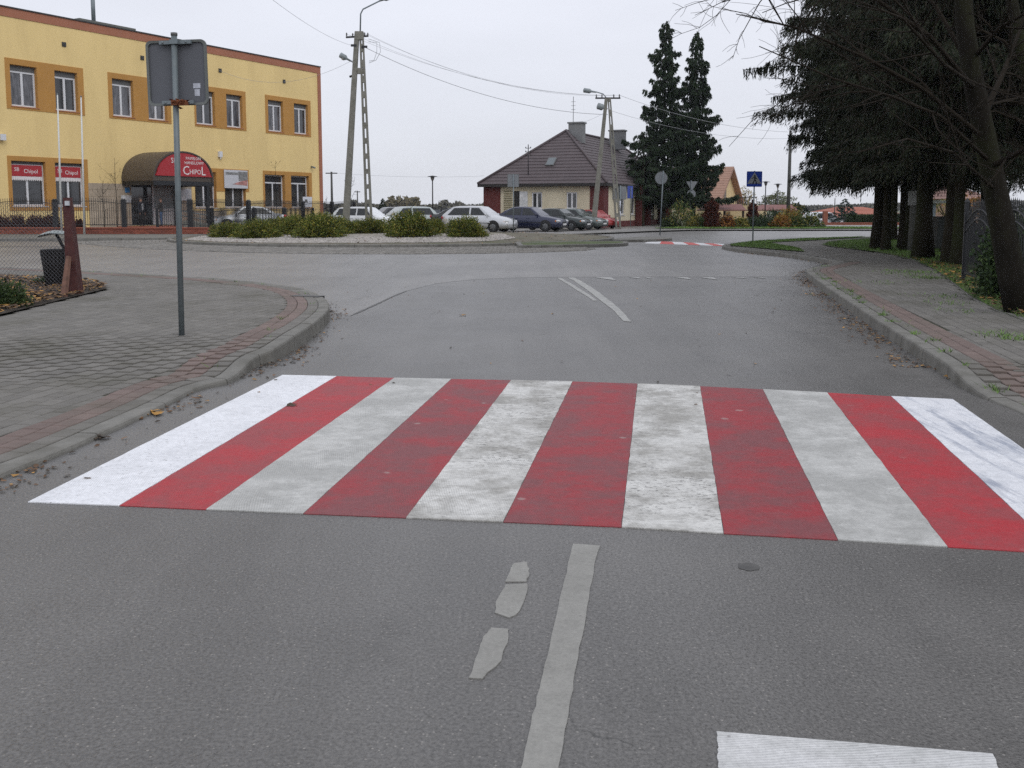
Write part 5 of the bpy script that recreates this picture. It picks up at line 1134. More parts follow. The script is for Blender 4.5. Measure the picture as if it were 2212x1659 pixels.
m = MB(); p = rel(wpt(758, 132, Y1)); d = rel(wpt(734, 118, Y1)) - p; lampheadm(m, p, d, .78, .17); lh = m.build('lamp_head', M_LAMP, pl); m = MB(); m.lathe([(.0, -.17), (.10, -.14), (.15, -.04), (.15, 0)], 10, tuple(p + d.normalized() * .52 - Vector((0, 0, .05)))); m.build('lamp_bowl', M_LENS, lh)
m = MB(); m.tube([rel(wpt(763, 163, Y1)), rel(wpt(755, 166, Y1))], .07, 6); m.build('bracket', M_DARKIRON, pl)
Y2 = 66.5; ap2 = wpt(1313, 212, Y2); l2 = wpt(1281, 489, Y2); r2 = wpt(1336, 490, Y2)
pl2 = empty('utility_pole', (ap2.x, Y2, 0), 0, 'smaller A-shaped concrete utility pole standing in front of the plum-roofed house', 'utility pole'); rel2 = lambda p: Vector((p.x - ap2.x, p.y - Y2, p.z))
m = MB(); ladder_leg(m, (rel2(l2).x, 0, .05), (-.1, 0, ap2.z), .38, .2, .26, False); m.build('leg', M_CONC, pl2)
m = MB(); ladder_leg(m, (rel2(r2).x, .02, .05), (.1, .02, ap2.z), .38, .2, .26, True); m.build('leg', M_CONC, pl2)
m = MB(); zc_ = ap2.z - .0; crossarm(m, -.85, .85, zc_); m.build('crossarm', M_DARKIRON, pl2)
for x in (-.78, -.4, .4, .78): m = MB(); insul(m, x, 0, zc_ + .05); m.build('insulator', M_DARKGREY, pl2)
m = MB(); m.tube([(0, 0, zc_ - .1), rel2(wpt(1303, 203, Y2)), rel2(wpt(1286, 198, Y2))], .035, 6); m.build('lamp_arm', M_GALV, pl2)
m = MB(); lampheadm(m, rel2(wpt(1288, 199, Y2)), (-1, 0, .15), .9, .16); m.build('lamp_head', M_LAMP, pl2)
m = MB(); lampheadm(m, rel2(wpt(1312, 235, Y2)), (-1, -.3, .25), .75, .22); m.build('lamp_head', M_LAMP, pl2)
def lamp_post(u, vt, y, label, vb=None, hw=.5, r=.05):
    x = X(u, y); zt_ = at(u, vt, y).z; g = empty('park_lamp', (x, y, 0), 0, label, 'street lamp', 'slim park lamps'); m = MB(); m.tube([(0, 0, .08), (0, 0, zt_ - .35)], [r * 1.2, r * .8], 8); m.build('pole', M_DARKIRON, g)
    m = MB(); m.lathe([(.05, 0), (.11, .12), (.16, .30), (.12, .32)], 10, (0, 0, zt_ - .38)); m.build('lamp_glass', mat('dim lamp glass', (.16, .15, .14), .3), g); m = MB(); m.lathe([(hw * .75, 0), (hw * .7, .03), (.02, .09), (0, .09)], 14, (0, 0, zt_ - .06)); m.lathe([(0.001, 0), (hw * .75, 0)], 14, (0, 0, zt_ - .06)); m.build('lamp_cap', M_DARKIRON, g)
lamp_post(935, 380, 72, 'slim park lamp standing alone left of the office house'); lamp_post(1652, 392, 82, 'slim park lamp just right of the pedestrian crossing sign'); lamp_post(1678, 397, 86, 'slim park lamp between the crossing sign and the plain dark pole')
def plain_pole(u, vt, y, label, r=.11, arm=None, name='utility_pole', m_=None, cat='utility pole'):
    x = X(u, y); zt_ = at(u, vt, y).z; g = empty(name, (x, y, 0), 0, label, cat); m = MB(); m.tube([(0, 0, 0.0), (0, 0, zt_)], [r * 1.25, r * .8], 8); m.build('pole', m_ or M_CONC, g)
    if arm: m = MB(); crossarm(m, -arm, arm, zt_ - .15); m.build('crossarm', M_DARKIRON, g)
    return g
M_DKC = mat('dark old concrete', (.07, .07, .065), .9, .2, 3)
plain_pole(1702, 283, 74, 'plain dark utility pole at the left edge of the big spruces', .13, m_=M_DKC); plain_pole(718, 371, 100, 'thin far utility pole just right of the yellow building', .12, .6, m_=M_DKC)
plain_pole(1802, 428, 110, 'thin far pole above the red hip roof bungalow', .06, m_=M_DKC); plain_pole(1975, 300, 30.5, 'grey concrete pole with a white notice standing among the spruce trunks', .15, m_=mat('pale concrete pole', (.13, .13, .12), .9, .15, 3))
a = at(1977, 425, 30.2); m = MB(); m.b2(a.x - .17, a.x + .17, 30.28, 30.32, at(1977, 443, 30.2).z, at(1977, 412, 30.2).z); meta(m.build('notice_plate', mat('white notice', (.42, .42, .42), .6, .1)), 'white notice plate fixed to the concrete pole among the spruce trunks', 'notice')
g = plain_pole(773, 412, 130, 'distant pole with stays behind the white parked cars', .09, .4, m_=M_DKC)
# flagpoles
for ub, vt, ut, lb_ in ((133, 205, 124, 'left one of the two thin white flagpoles before the yellow building'), (182, 210, 175, 'right one of the two thin white flagpoles before the yellow building')):
    y = 51.6; x = X(ub, y, 497); g = empty('flagpole', (x, y, 0), 0, lb_, 'flagpole', 'white flagpoles'); t_ = at(ut, vt, y); m = MB(); m.tube([(0, 0, .1), (t_.x - x, 0, t_.z)], [.065, .035], 8); m.build('pole', mat('white flagpole paint', (.60, .61, .60), .4, .08), g); m = MB(); m.lathe([(.0, 0), (.06, .04), (0, .09)], 8, (t_.x - x, 0, t_.z)); m.build('finial', M_GALV, g)
# wires
M_CABLE = mat('overhead cable', (.36, .37, .39), .6, 0)
def cable(a, b, sag, r, label, name='overhead_cable', group='overhead wires between the concrete poles'):
    a, b = Vector(a), Vector(b); m = MB(); m.tube([a.lerp(b, k / 24) - Vector((0, 0, sag * 4 * (k / 24) * (1 - k / 24))) for k in range(25)], r * .75, 4); o = m.build(name, M_CABLE); meta(o, label, 'cable', group); return o
A1 = [Vector((ap1.x + x, Y1 + y, za + z)) for x, y, z in ((-.74, -.18, .15), (-.4, -.02, .2), (.28, .3, .25), (.46, .4, .25))]; A2 = [Vector((ap2.x + x, Y2, zc_ + .2)) for x in (-.78, -.4, .4, .78)]
for i in range(4): cable(A1[i], A2[i], .75 + .12 * i, .009, ('outermost left', 'inner left', 'inner right', 'outermost right')[i] + ' wire of the four spanning the two A-shaped concrete poles')
cable((ap1.x + .4, Y1 - .1, z2 - .1), (ap2.x, Y2, ap2.z - 1.1), .9, .02, 'thicker lower cable spanning the two A-shaped concrete poles')
cable((ap1.x - .5, Y1 - .1, z2 + .05), at(520, -55, 30), .3, .01, 'wire rising from the tall pole to the top left of the sky')
tp = at(1702, 285, 74); cable(A2[3], tp, .5, .014, 'wire from the smaller A pole to the plain dark pole'); cable((ap2.x + .1, Y2, ap2.z - .8), tp - Vector((0, 0, .5)), .55, .012, 'lower wire from the smaller A pole to the plain dark pole')
cable(at(765, 128, 59.8), B1.o + B1.x * hx(470, 150) + Vector((0, 0, hz(470, 151))) - B1.y * .05, 1.1, .012, 'sagging wire from the tall pole to the yellow building')
a = at(1251, 266, 75.4); cable(Vector((ap2.x - .1, Y2, ap2.z - .9)), a, .1, .010, 'short wire from the smaller A pole to the house chimney')
cable(at(718, 373, 100), at(1045, 380, 100), .25, .012, 'long far wire low over the parked cars')
for k, (u0, u1, dz) in enumerate(((794, 812, 9), (790, 806, 14))):
    m = MB(); p0 = at(796, 84 + 6 * k, Y1); p1 = at(797, 136 - 4 * k, Y1); m.tube([p0, at(820 - 6 * k, 92, Y1), at(822 - 8 * k, 112, Y1), at(812 - 4 * k, 130, Y1), p1], .014, 4); meta(m.build('jumper_cable', M_CABLE), ('wider', 'narrower')[k] + ' slack loop of cable hanging beside the head of the tall pole', 'cable', 'cable loops at the pole head')
# bus shelter right behind the spruces, dark box
y = 42; a, b = at(2002, 433, y), at(2052, 433, y); g = empty('bus_shelter', (a.x, y, 0), 0, 'pale blue-grey bus shelter seen between the spruce trunks', 'bus shelter'); L = b.x - a.x
M_SHL = mat('pale blue sheet', (.32, .38, .45), .4, .08); m = MB(); m.b2(-.1, L + .1, -.1, 1.5, a.z - .12, a.z); m.build('roof', mat('white roof edge', (.6, .62, .62), .5), g); m = MB(); m.b2(0, .06, 0, 1.4, .1, a.z - .121); m.build('side_panel', M_SHL, g)
for k in range(3): m = MB(); m.b2(L * k / 3 + .07, L * (k + 1) / 3, 1.36, 1.40, .2, a.z - .121); m.build('back_panel', M_SHL if k % 2 == 0 else mat('dull glass panel', (.25, .25, .24), .2, .2), g)
for k in range(2): m = MB(); m.tube([(L * .35 + k * .5, .7, .1), (L * .35 + k * .5, .7, .75), (L * .35 + k * .5 + .3, .7, .9), (L * .35 + .4 + k * .5, .7, .1)], .03, 5); m.build('bench_frame', M_DARKIRON, g)
pq = G(2032, 538, .15); g = empty('dark_box', (pq.x, pq.y, 0), radians(8), 'dark green cabinet leaning between the spruce trunks left of the iron fence', 'cabinet'); m = MB(); zz_ = at(2030, 470, pq.y).z
m.add([(-.33, -.2, .12), (.3, -.2, .12), (.3, .25, .12), (-.33, .25, .12), (-.2, -.15, zz_), (.28, -.15, zz_), (.28, .2, zz_), (-.2, .2, zz_)], [(3, 2, 1, 0), (4, 5, 6, 7), (0, 1, 5, 4), (1, 2, 6, 5), (2, 3, 7, 6), (3, 0, 4, 7)]); m.build('cabinet_body', mat('dark green box', (.016, .022, .02), .6, .2), g); m = MB(); m.b2(-.24, .32, -.19, .24, zz_, zz_ + .04); m.build('lid', M_DARKIRON, g)
m = MB(); m.b2(-.38, .34, -.3, .3, .05, .12); m.build('base', M_CONC, g)
# drain inlet in the kerb and manhole
p = G(664, 644, .135); m = MB()
m.b2(-.24, .24, -.10, .10, .1, .172); g = link('drain_grate', m.mesh('drain_grate', mat('cast iron', (.03, .03, .03), .5, .2, 20)), None, (p.x, p.y, 0), (0, 0, radians(-18))); meta(g, 'black cast iron kerb drain on the tip of the left pavement', 'drain')
p = G(515, 616, .135); m = MB(); m.lathe([(0.001, .170), (.26, .170), (.28, .167), (.30, .15)], 28); g = link('manhole_cover', m.mesh('manhole_cover', mat('dark iron cover', (.085, .075, .055), .6, .3, 20)), None, (p.x, p.y, 0)); meta(g, 'flat round manhole cover in the left pavement near the curved kerb', 'manhole cover')
m = MB(); p = G(1617, 1225); m.add([(p.x, p.y, .003)] + [(p.x + (.045 + .004 * sin(k * 2.3)) * cos(k * pi / 8), p.y + (.045 + .004 * sin(k * 2.3)) * sin(k * pi / 8), .002) for k in range(16)], [(0, k + 1, (k + 1) % 16 + 1) for k in range(16)]); meta(m.build('tar_spot', M_TAR, mk), None)
# ================================================================== CARS
def carpaint(name, col, metal=.3): return mat(name, col, .32, .03, 1, metal=metal, spec=.5, coord='obj', coat=.6)
M_TYRE = mat('tyre rubber', (.014, .014, .015), .8, .2, 8, coord='obj'); M_RIMM = mat('alloy rim', (.17, .175, .18), .4, .2, 9, metal=.6, coord='obj')
M_CARGLASS = mat('car glass', (.018, .021, .023), .09, .2, 1.5, spec=.45, coord='obj'); M_TRIM = mat('black plastic trim', (.015, .015, .016), .6, .1, coord='obj')
M_HEAD = mat('headlight glass', (.50, .51, .52), .12, .1, coord='obj', spec=.8); M_TAIL = mat('red tail lamp', (.30, .012, .012), .2, .05, coord='obj'); M_PLATE = mat('number plate', (.60, .60, .60), .5, .02, coord='obj'); M_AMB = mat('amber indicator', (.55, .16, .02), .25, .05, coord='obj')
SHAPES = {  # L, w, roof z, stations(x, half width, bottom, belt, top), windscreen base/top, roof rear, rear base, rear base z
 'sedan': (4.45, .86, 1.42, [(-2.22, .70, .34, .72, .78), (-2.16, .79, .24, .82, .90), (-1.85, .85, .20, .88, .98), (-1.45, .87, .18, .90, .99), (-.6, .88, .17, .90, .95), (.4, .88, .17, .88, .93), (.85, .88, .17, .84, .92), (1.35, .87, .18, .76, .86), (1.85, .84, .19, .66, .76), (2.12, .78, .22, .58, .66), (2.22, .66, .28, .52, .56)], (1.02, .30), -.85, -1.62, .98),
 'hatch': (4.05, .84, 1.44, [(-2.00, .70, .34, .74, .84), (-1.95, .80, .24, .86, .94), (-1.6, .85, .19, .90, .98), (-.6, .86, .17, .90, .95), (.4, .86, .17, .88, .94), (.8, .86, .17, .84, .93), (1.25, .85, .18, .78, .88), (1.7, .82, .19, .68, .78), (1.95, .76, .22, .58, .67), (2.05, .64, .28, .52, .56)], (.98, .25), -1.35, -1.92, .98),
 'wagon': (4.5, .86, 1.48, [(-2.24, .72, .34, .76, .86), (-2.18, .81, .24, .88, .95), (-1.8, .86, .19, .91, .97), (-.6, .87, .17, .91, .95), (.4, .87, .17, .89, .94), (.85, .87, .17, .85, .93), (1.35, .86, .18, .78, .87), (1.85, .83, .19, .68, .77), (2.12, .77, .22, .58, .66), (2.24, .65, .28, .52, .56)], (1.02, .32), -1.75, -2.18, .96),
}
def make_car(shape, paint_m, name, label, plate_front=True):
    L, w, zr, st, (wb, wt), rr, rb, rbz = SHAPES[shape]; root = empty(name, (0, 0, 0), 0, label, 'car')
    m = MB(); V = []; P = 13
    for x, hw, zb, zbelt, zt_ in st:
        half = [(0, zb), (hw * .8, zb), (hw * .96, zb + .06), (hw, zb + .18), (hw * .985, (zb + zbelt) / 2 + .08), (hw * .955, zbelt), (hw * .82, zt_ - .01), (0, zt_ + .025)]
        ring = half + [(-y, z) for y, z in reversed(half[1:-1])]; V += [(x, y, z) for y, z in ring]
    n = 14; Fs = []
    for i in range(len(st) - 1):
        for k in range(n): Fs.append((i * n + k, i * n + (k + 1) % n, (i + 1) * n + (k + 1) % n, (i + 1) * n + k))
    Fs = [tuple(reversed(f)) for f in Fs]; Fs += [tuple(range(n)), tuple(range((len(st) - 1) * n, len(st) * n))[::-1]]
    m.add(V, Fs, 0, True)
    body = m.build('body', paint_m, root)
    # greenhouse
    zb0 = .86; g = MB(); yb = w * .93
    prof = [(wb, .90), (wb - .35 * (wb - wt), .90 + (zr - .93) * .42), (wt + .06, zr - .035), (wt - .12, zr - .004), (.5 * (wt + rr), zr + .012), (rr + .25, zr - .005), (rr, zr - .045), (rb + .45 * (rr - rb), rbz + (zr - rbz) * .50), (rb, rbz)]
    ys = lambda z: yb - (z - .88) * .36
    V = []
    for x, z in prof: V += [(x, yb, zb0), (x, ys(z - .03), z - .03), (x, ys(z) * .88, z), (x, 0, z + .012), (x, -ys(z) * .88, z), (x, -ys(z - .03), z - .03), (x, -yb, zb0)]
    Fs = [(i * 7 + k, i * 7 + k + 1, (i + 1) * 7 + k + 1, (i + 1) * 7 + k) for i in range(len(prof) - 1) for k in range(6)]
    g.add(V, Fs, 0, False); g.build('cabin', paint_m, root)
    # glass
    def side(poly, nm):
        for sg in (1, -1): q = MB(); vs = [(x, sg * (ys(z) + .008), z) for x, z in poly]; q.add(vs, [tuple(range(len(vs))) if sg < 0 else tuple(range(len(vs)))[::-1]]); q.build(nm, M_CARGLASS, root)
    zt_, zl = zr - .10, .95; f_at = lambda z: wb - (wb - wt) * (z - .90) / (zr - .93); r_at = lambda z: rb + (rr - rb) * (z - rbz) / (zr - .05 - rbz)
    mid = .5 * (wt + rr) * .4 - .05
    side([(mid + .05, zl), (f_at(zl) - .22, zl), (f_at(zt_) - .10, zt_), (mid + .05, zt_ + .01)], 'side_window')
    rear_l = max(r_at(zl) + .28, rb + .3)
    side([(rear_l, zl), (mid - .05, zl), (mid - .05, zt_ + .01), (max(r_at(zt_) + .16, rear_l + .2), zt_)], 'side_window')
    if shape == 'wagon': side([(rb + .28, zl + .02), (rear_l - .1, zl), (rear_l + .02, zt_), (r_at(zt_) + .12, zt_)], 'side_window') if rear_l - rb > .5 else None
    q = MB(); a, b = .94, zr - .06; q.add([(f_at(a) + .012, -ys(a) * .90, a), (f_at(a) + .012, ys(a) * .90, a), (f_at(b) + .03, ys(b) * .84, b), (f_at(b) + .03, -ys(b) * .84, b)], [(0, 1, 2, 3)]); q.build('windscreen', M_CARGLASS, root)
    q = MB(); a, b = rbz + .05, zr - .10; q.add([(r_at(a) - .03, -ys(a) * .86, a), (r_at(a) - .03, ys(a) * .86, a), (r_at(b) - .045, ys(b) * .82, b), (r_at(b) - .045, -ys(b) * .82, b)], [(3, 2, 1, 0)]); q.build('rear_window', M_CARGLASS, root)
    # wheels
    R_ = .305
    for x in (L * .5 - .86, -L * .5 + .80):
        for sg in (1, -1):
            a = MB(); a.add([(x + .37 * cos(radians(t)), sg * (w + .004), max(.17, R_ + .37 * sin(radians(t)))) for t in range(-25, 206, 11)], [tuple(range(21)) if sg < 0 else tuple(range(21))[::-1]]); a.build('wheel_arch', M_TRIM, root)
            q = MB(); q.lathe([(R_ * .62, .0), (R_ * .97, 0.0), (R_, .03), (R_, .17), (R_ * .95, .2), (R_ * .64, .2), (R_ * .62, .18)], 22, (0, 0, 0)); o = q.build('wheel', M_TYRE, root, loc=(x, sg * (w - .165 + .012), R_)); o.rotation_euler = (-sg * pi / 2, 0, 0)
            q = MB(); q.lathe([(R_ * .62, .155), (R_ * .5, .17), (.06, .185), (0.001, .19)], 22)
            for k in range(5): an = 2 * pi * k / 5; q.box((cos(an) * R_ * .35, sin(an) * R_ * .35, .187), (R_ * .5, .045, .02), rz=an)
            q.build('rim', M_RIMM, o)
    fx = L / 2
    def blob(c, r, mm, nm, n=8):
        q = MB(); V = []; 
        for i in range(5):
            ph = pi * (i + .5) / 5
            for k in range(n): th = 2 * pi * k / n; V.append((c[0] + r[0] * sin(ph) * cos(th), c[1] + r[1] * sin(ph) * sin(th), c[2] + r[2] * cos(ph)))
        q.add(V, [(i * n + k, i * n + (k + 1) % n, (i + 1) * n + (k + 1) % n, (i + 1) * n + k) for i in range(4) for k in range(n)] + [tuple(range(n)), tuple(range(4 * n, 5 * n))[::-1]], 0, True); q.build(nm, mm, root)
    for sg in (1, -1):
        blob((fx - .16, sg * (w - .24), .60), (.17, .19, .085), M_HEAD, 'headlight'); blob((fx - .27, sg * (w - .10), .60), (.07, .04, .05), M_AMB, 'indicator'); blob((-fx + .10, sg * (w - .16), .80), (.12, .13, .12), M_TAIL, 'tail_lamp')
        blob((wb - .22, sg * (w + .06), .98), (.06, .10, .07), paint_m, 'mirror')
        q = MB(); q.b2(-fx * .62, fx * .58, sg * (w - .01), sg * (w + .012), .48, .53); q.build('side_strip', M_TRIM, root)
        for dx_ in (mid - .3, mid + .45): q = MB(); q.b2(dx_ - .09, dx_ + .09, sg * (w - .02), sg * (w + .008), .74, .77); q.build('door_handle', paint_m, root)
    q = MB(); q.b2(fx - .07, fx + .01, -.30, .30, .48, .58); q.build('grille', M_TRIM, root); q = MB(); q.b2(fx - .14, fx + .0, -.52, .52, .24, .34); q.build('air_intake', M_TRIM, root)
    q = MB(); q.b2(fx + .002, fx + .02, -.26, .26, .36, .465); q.build('number_plate', M_PLATE, root); q = MB(); q.b2(-fx - .02, -fx + .02, -.26, .26, .52, .63); q.build('number_plate', M_PLATE, root)
    return root
def place(c, u, y, hd, z=.10, s=1.0, v=485): c.location = (X(u, y, v), y, z); c.rotation_euler = (0, 0, hd); c.scale = (s, s, s)
C = lambda d: radians(-d)
GP = None
cars = [('hatch', carpaint('silver car paint', (.52, .53, .55), .5), 1036, 57.2, C(22), 1.06, 'silver car, frontmost of the parked row, behind the rightmost juniper'),
 ('sedan', carpaint('dark blue car paint', (.012, .016, .048), .3), 1143, 59.6, C(24), 1.05, 'dark blue saloon car parked beside the silver one'),
 ('sedan', carpaint('dark green car paint', (.012, .02, .02), .3), 1204, 62.3, C(27), .98, 'very dark green car half hidden behind the dark blue saloon'),
 ('sedan', carpaint('grey green car paint', (.10, .12, .115), .5), 1242, 64.8, C(28), .97, 'grey-green car between the dark green one and the red hatchback'),
 ('hatch', carpaint('red car paint', (.33, .035, .035), .2), 1284, 68.0, C(50), .90, 'small red hatchback under the corner of the office house'),
 ('wagon', carpaint('white car paint', (.66, .68, .70), .0), 792, 63.5, C(20), 1.0, 'white car seen between the feet of the big concrete pole'),
 ('wagon', carpaint('pale silver green paint', (.36, .40, .40), .4), 872, 66.0, radians(180 + 30), 1.02, 'pale grey-green estate car right of the big concrete pole'),
 ('wagon', carpaint('charcoal car paint', (.05, .055, .06), .4), 842, 71, radians(180 + 30), 1.0, 'charcoal car mostly hidden behind the pale grey-green estate'),
 ('sedan', carpaint('black car paint', (.018, .019, .02), .3), 1004, 66.5, C(10), 1.05, 'black car whose roof shows above the tail of the silver car'),
 ('sedan', carpaint('white saloon paint', (.55, .57, .60), .2), 536, 62.5, radians(180 + 24), 1.05, 'white saloon car parked behind the railing beside the yellow building')]
for sh, pm_, u, y, hd, s, lb in cars: c = make_car(sh, pm_, 'parked_car', lb); place(c, u, y, hd, .10 if u > 600 else .14, s); c['group'] = 'parked cars'
c = make_car('wagon', carpaint('far white paint', (.62, .64, .68), 0), 'parked_car', 'white estate car behind a green bush on the far right, before the hedge'); place(c, 1758, 88, radians(180 + 38), -.40, 1.05); c['group'] = 'parked cars'

# ================================================================== PEOPLE
def person(u, y, z, face, label, jacket, trousers, hair, shirt=None, H=1.76, arms=((.26, .0, 1.12, .30, .12, .86), (-.26, .02, 1.12, -.28, .10, .84)), stride=.16):
    x = X(u, y); g = empty('person', (x, y, z), face, label, 'person', None)
    me = bpy.data.meshes.new('b'); vs = [(0, 0, .96), (0, .01, 1.12), (0, .0, 1.30), (0, -.01, 1.44), (0, .01, 1.52), (0, .015, 1.60), (0, .02, 1.72)]
    rs = [(.16, .12), (.155, .11), (.18, .125), (.16, .11), (.055, .06), (.075, .09), (.07, .085)]; es = [(i, i + 1) for i in range(6)]
    def chain(par, pts):
        p = par
        for q, r in pts: vs.append(q); rs.append(r); es.append((p, len(vs) - 1)); p = len(vs) - 1
    for sg, a in ((1, arms[0]), (-1, arms[1])):
        chain(3, [((sg * .19, 0, 1.42), (.065, .065)), ((a[0], a[1], a[2]), (.052, .052)), ((a[3], a[4], a[5]), (.036, .036)), ((a[3], a[4] + .015, a[5] - .07), (.034, .022)), ((a[3] - sg * .01, a[4] + .03, a[5] - .15), (.022, .012))])
        chain(0, [((sg * .095, .0, .88), (.095, .10)), ((sg * .10, sg * stride * .3 + .02, .50), (.065, .07)), ((sg * .10, sg * stride - .02, .09), (.045, .05)), ((sg * .105, sg * stride + .12, .04), (.042, .035))])
    me.from_pydata(vs, es, []); ob = bpy.data.objects.new('b', me); COL.objects.link(ob); sk = ob.modifiers.new('s', 'SKIN'); sk.use_smooth_shade = True; sb = ob.modifiers.new('u', 'SUBSURF'); sb.levels = 1
    for i, r in enumerate(rs): me.skin_vertices[0].data[i].radius = r; me.skin_vertices[0].data[i].use_root = i == 0
    bpy.context.view_layer.update(); m2 = bpy.data.meshes.new_from_object(ob.evaluated_get(bpy.context.evaluated_depsgraph_get())); bpy.data.objects.remove(ob)
    m2.materials.clear(); [m2.materials.append(q) for q in (M_SKIN, jacket, trousers, M_SHOE)]
    for p in m2.polygons:
        c = p.center; hand = abs(c.x) > .18 and c.z < arms[0][5] + .0 - .03
        p.material_index = 0 if c.z > 1.515 or hand else (3 if c.z < .075 else (2 if c.z < .93 and not abs(c.x) > .21 else 1)); p.use_smooth = True
    link('body', m2, g); q = MB(); V = [];
    for i in range(6):
        ph = pi * .62 * i / 5
        for k in range(12): th = 2 * pi * k / 12; V.append((.083 * sin(ph + .01) * cos(th), .0 + .10 * sin(ph + .01) * sin(th) - .005, 1.695 + .09 * cos(ph)))
    q.add(V, [(i * 12 + k, (i + 1) * 12 + k, (i + 1) * 12 + (k + 1) % 12, i * 12 + (k + 1) % 12) for i in range(5) for k in range(12) if not (i > 2 and 1 < k < 5)], 0, True); q.build('hair', hair, g)
    q = MB(); q.add([(-.012, .10, 1.63), (.012, .10, 1.63), (0, .125, 1.628), (0, .10, 1.67)], [(0, 1, 2), (0, 2, 3), (1, 3, 2)]); q.build('nose', M_SKIN, g)
    for sg in (1, -1): q = MB(); q.box((sg * .03, .098, 1.665), (.022, .01, .01)); q.build('eye', M_SHOE, g)
    if shirt: q = MB(); q.plate([(-.06, 1.0), (.06, 1.0), (.075, 1.42), (-.075, 1.42)], .125, .14); q.build('shirt_front', shirt, g)
    return g
M_SKIN = mat('skin', (.42, .22, .15), .6, .05, coord='obj'); M_SHOE = mat('dark shoe', (.012, .01, .01), .6, .1, coord='obj')
M_JK = mat('navy jacket', (.014, .015, .024), .85, .2, 6, coord='obj'); M_JK2 = mat('black leather jacket', (.018, .015, .014), .5, .2, 6, coord='obj'); M_TR = mat('black trousers', (.012, .012, .014), .85, .1, coord='obj'); M_JEAN = mat('blue jeans', (.055, .10, .20), .85, .2, 8, coord='obj')
p1_ = person(305, 60.6, .38, radians(-100), 'person in a dark jacket over a white shirt walking left of the shop door', M_JK, M_TR, mat('grey hair', (.12, .10, .09), .8, .1, coord='obj'), mat('white shirt', (.6, .61, .63), .8, .05, coord='obj'))
person(349, 60.8, .38, radians(95), 'person in a black jacket and blue jeans standing by the pale shop door', M_JK2, M_JEAN, mat('brown hair', (.06, .035, .02), .8, .1, coord='obj'), arms=((.24, .06, 1.14, .16, .24, 1.08), (-.24, .05, 1.12, -.14, .22, 1.02)), stride=.04)
bg_ = empty('bag', (p1_.location.x + .30, 60.45, .38), 0, 'dark shoulder bag carried by the walking person in the navy jacket', 'bag'); m = MB(); m.box((0, 0, .55), (.36, .14, .26), taper=.85); m.build('bag_body', M_SHOE, bg_); m = MB(); m.tube([(-.12, 0, .67), (-.08, 0, .86), (.0, 0, .90), (.08, 0, .86), (.12, 0, .67)], .012, 5); m.build('handle', M_SHOE, bg_)
# ================================================================== VEGETATION
def foliage(name, c1, c2, rough=.75, lo=.2, hi=.8, trans=0.0):
    n = NT(name); g = N(n.t, 'ShaderNodeNewGeometry').outputs['Random Per Island']; c = n.mix(n.rng(g, lo, hi, 0, 1), c1, c2)
    c = n.scl(c, n.rng(n.noise(.9, 3), .3, .7, .75, 1.25)); n.fin(c, rough, None, .25)
    return n.mat
M_SPR = foliage('spruce needles', (.010, .017, .008), (.026, .031, .014)); M_SPRD = foliage('old spruce twigs', (.020, .015, .010), (.036, .030, .018))
M_SPRF = foliage('fresh dark spruce needles', (.010, .023, .010), (.024, .040, .016))
M_BARK = mat('spruce bark', (.030, .026, .018), .95, .3, 5, spec=.15, bump=1.0, bscale=22, dirt=(.030, .038, .014), dscale=1.3, damt=.8, coord='pos', stretch=(1, 1, .35))
M_BARK2 = mat('dark grey bark', (.016, .014, .011), .95, .3, 6, bump=1.0, bscale=20, dirt=(.025, .030, .010), dscale=1.5, damt=.7, spec=.12, stretch=(1, 1, .4))
M_TWIG = mat('bare twigs', (.020, .016, .012), .9, .2, 4, spec=.12)
def quads(c, d, l, w, R):
    """rhombic leaves: centre, direction, half length, half width"""
    n = len(c); r = R.normal(0, 1, (n, 3)); s = np.cross(d, r); s /= np.linalg.norm(s, axis=1)[:, None] + 1e-9
    V = np.empty((n, 4, 3)); V[:, 0] = c - d * l[:, None]; V[:, 1] = c + s * w[:, None] - d * (l * .1)[:, None]; V[:, 2] = c + d * l[:, None]; V[:, 3] = c - s * w[:, None] - d * (l * .1)[:, None]
    return V
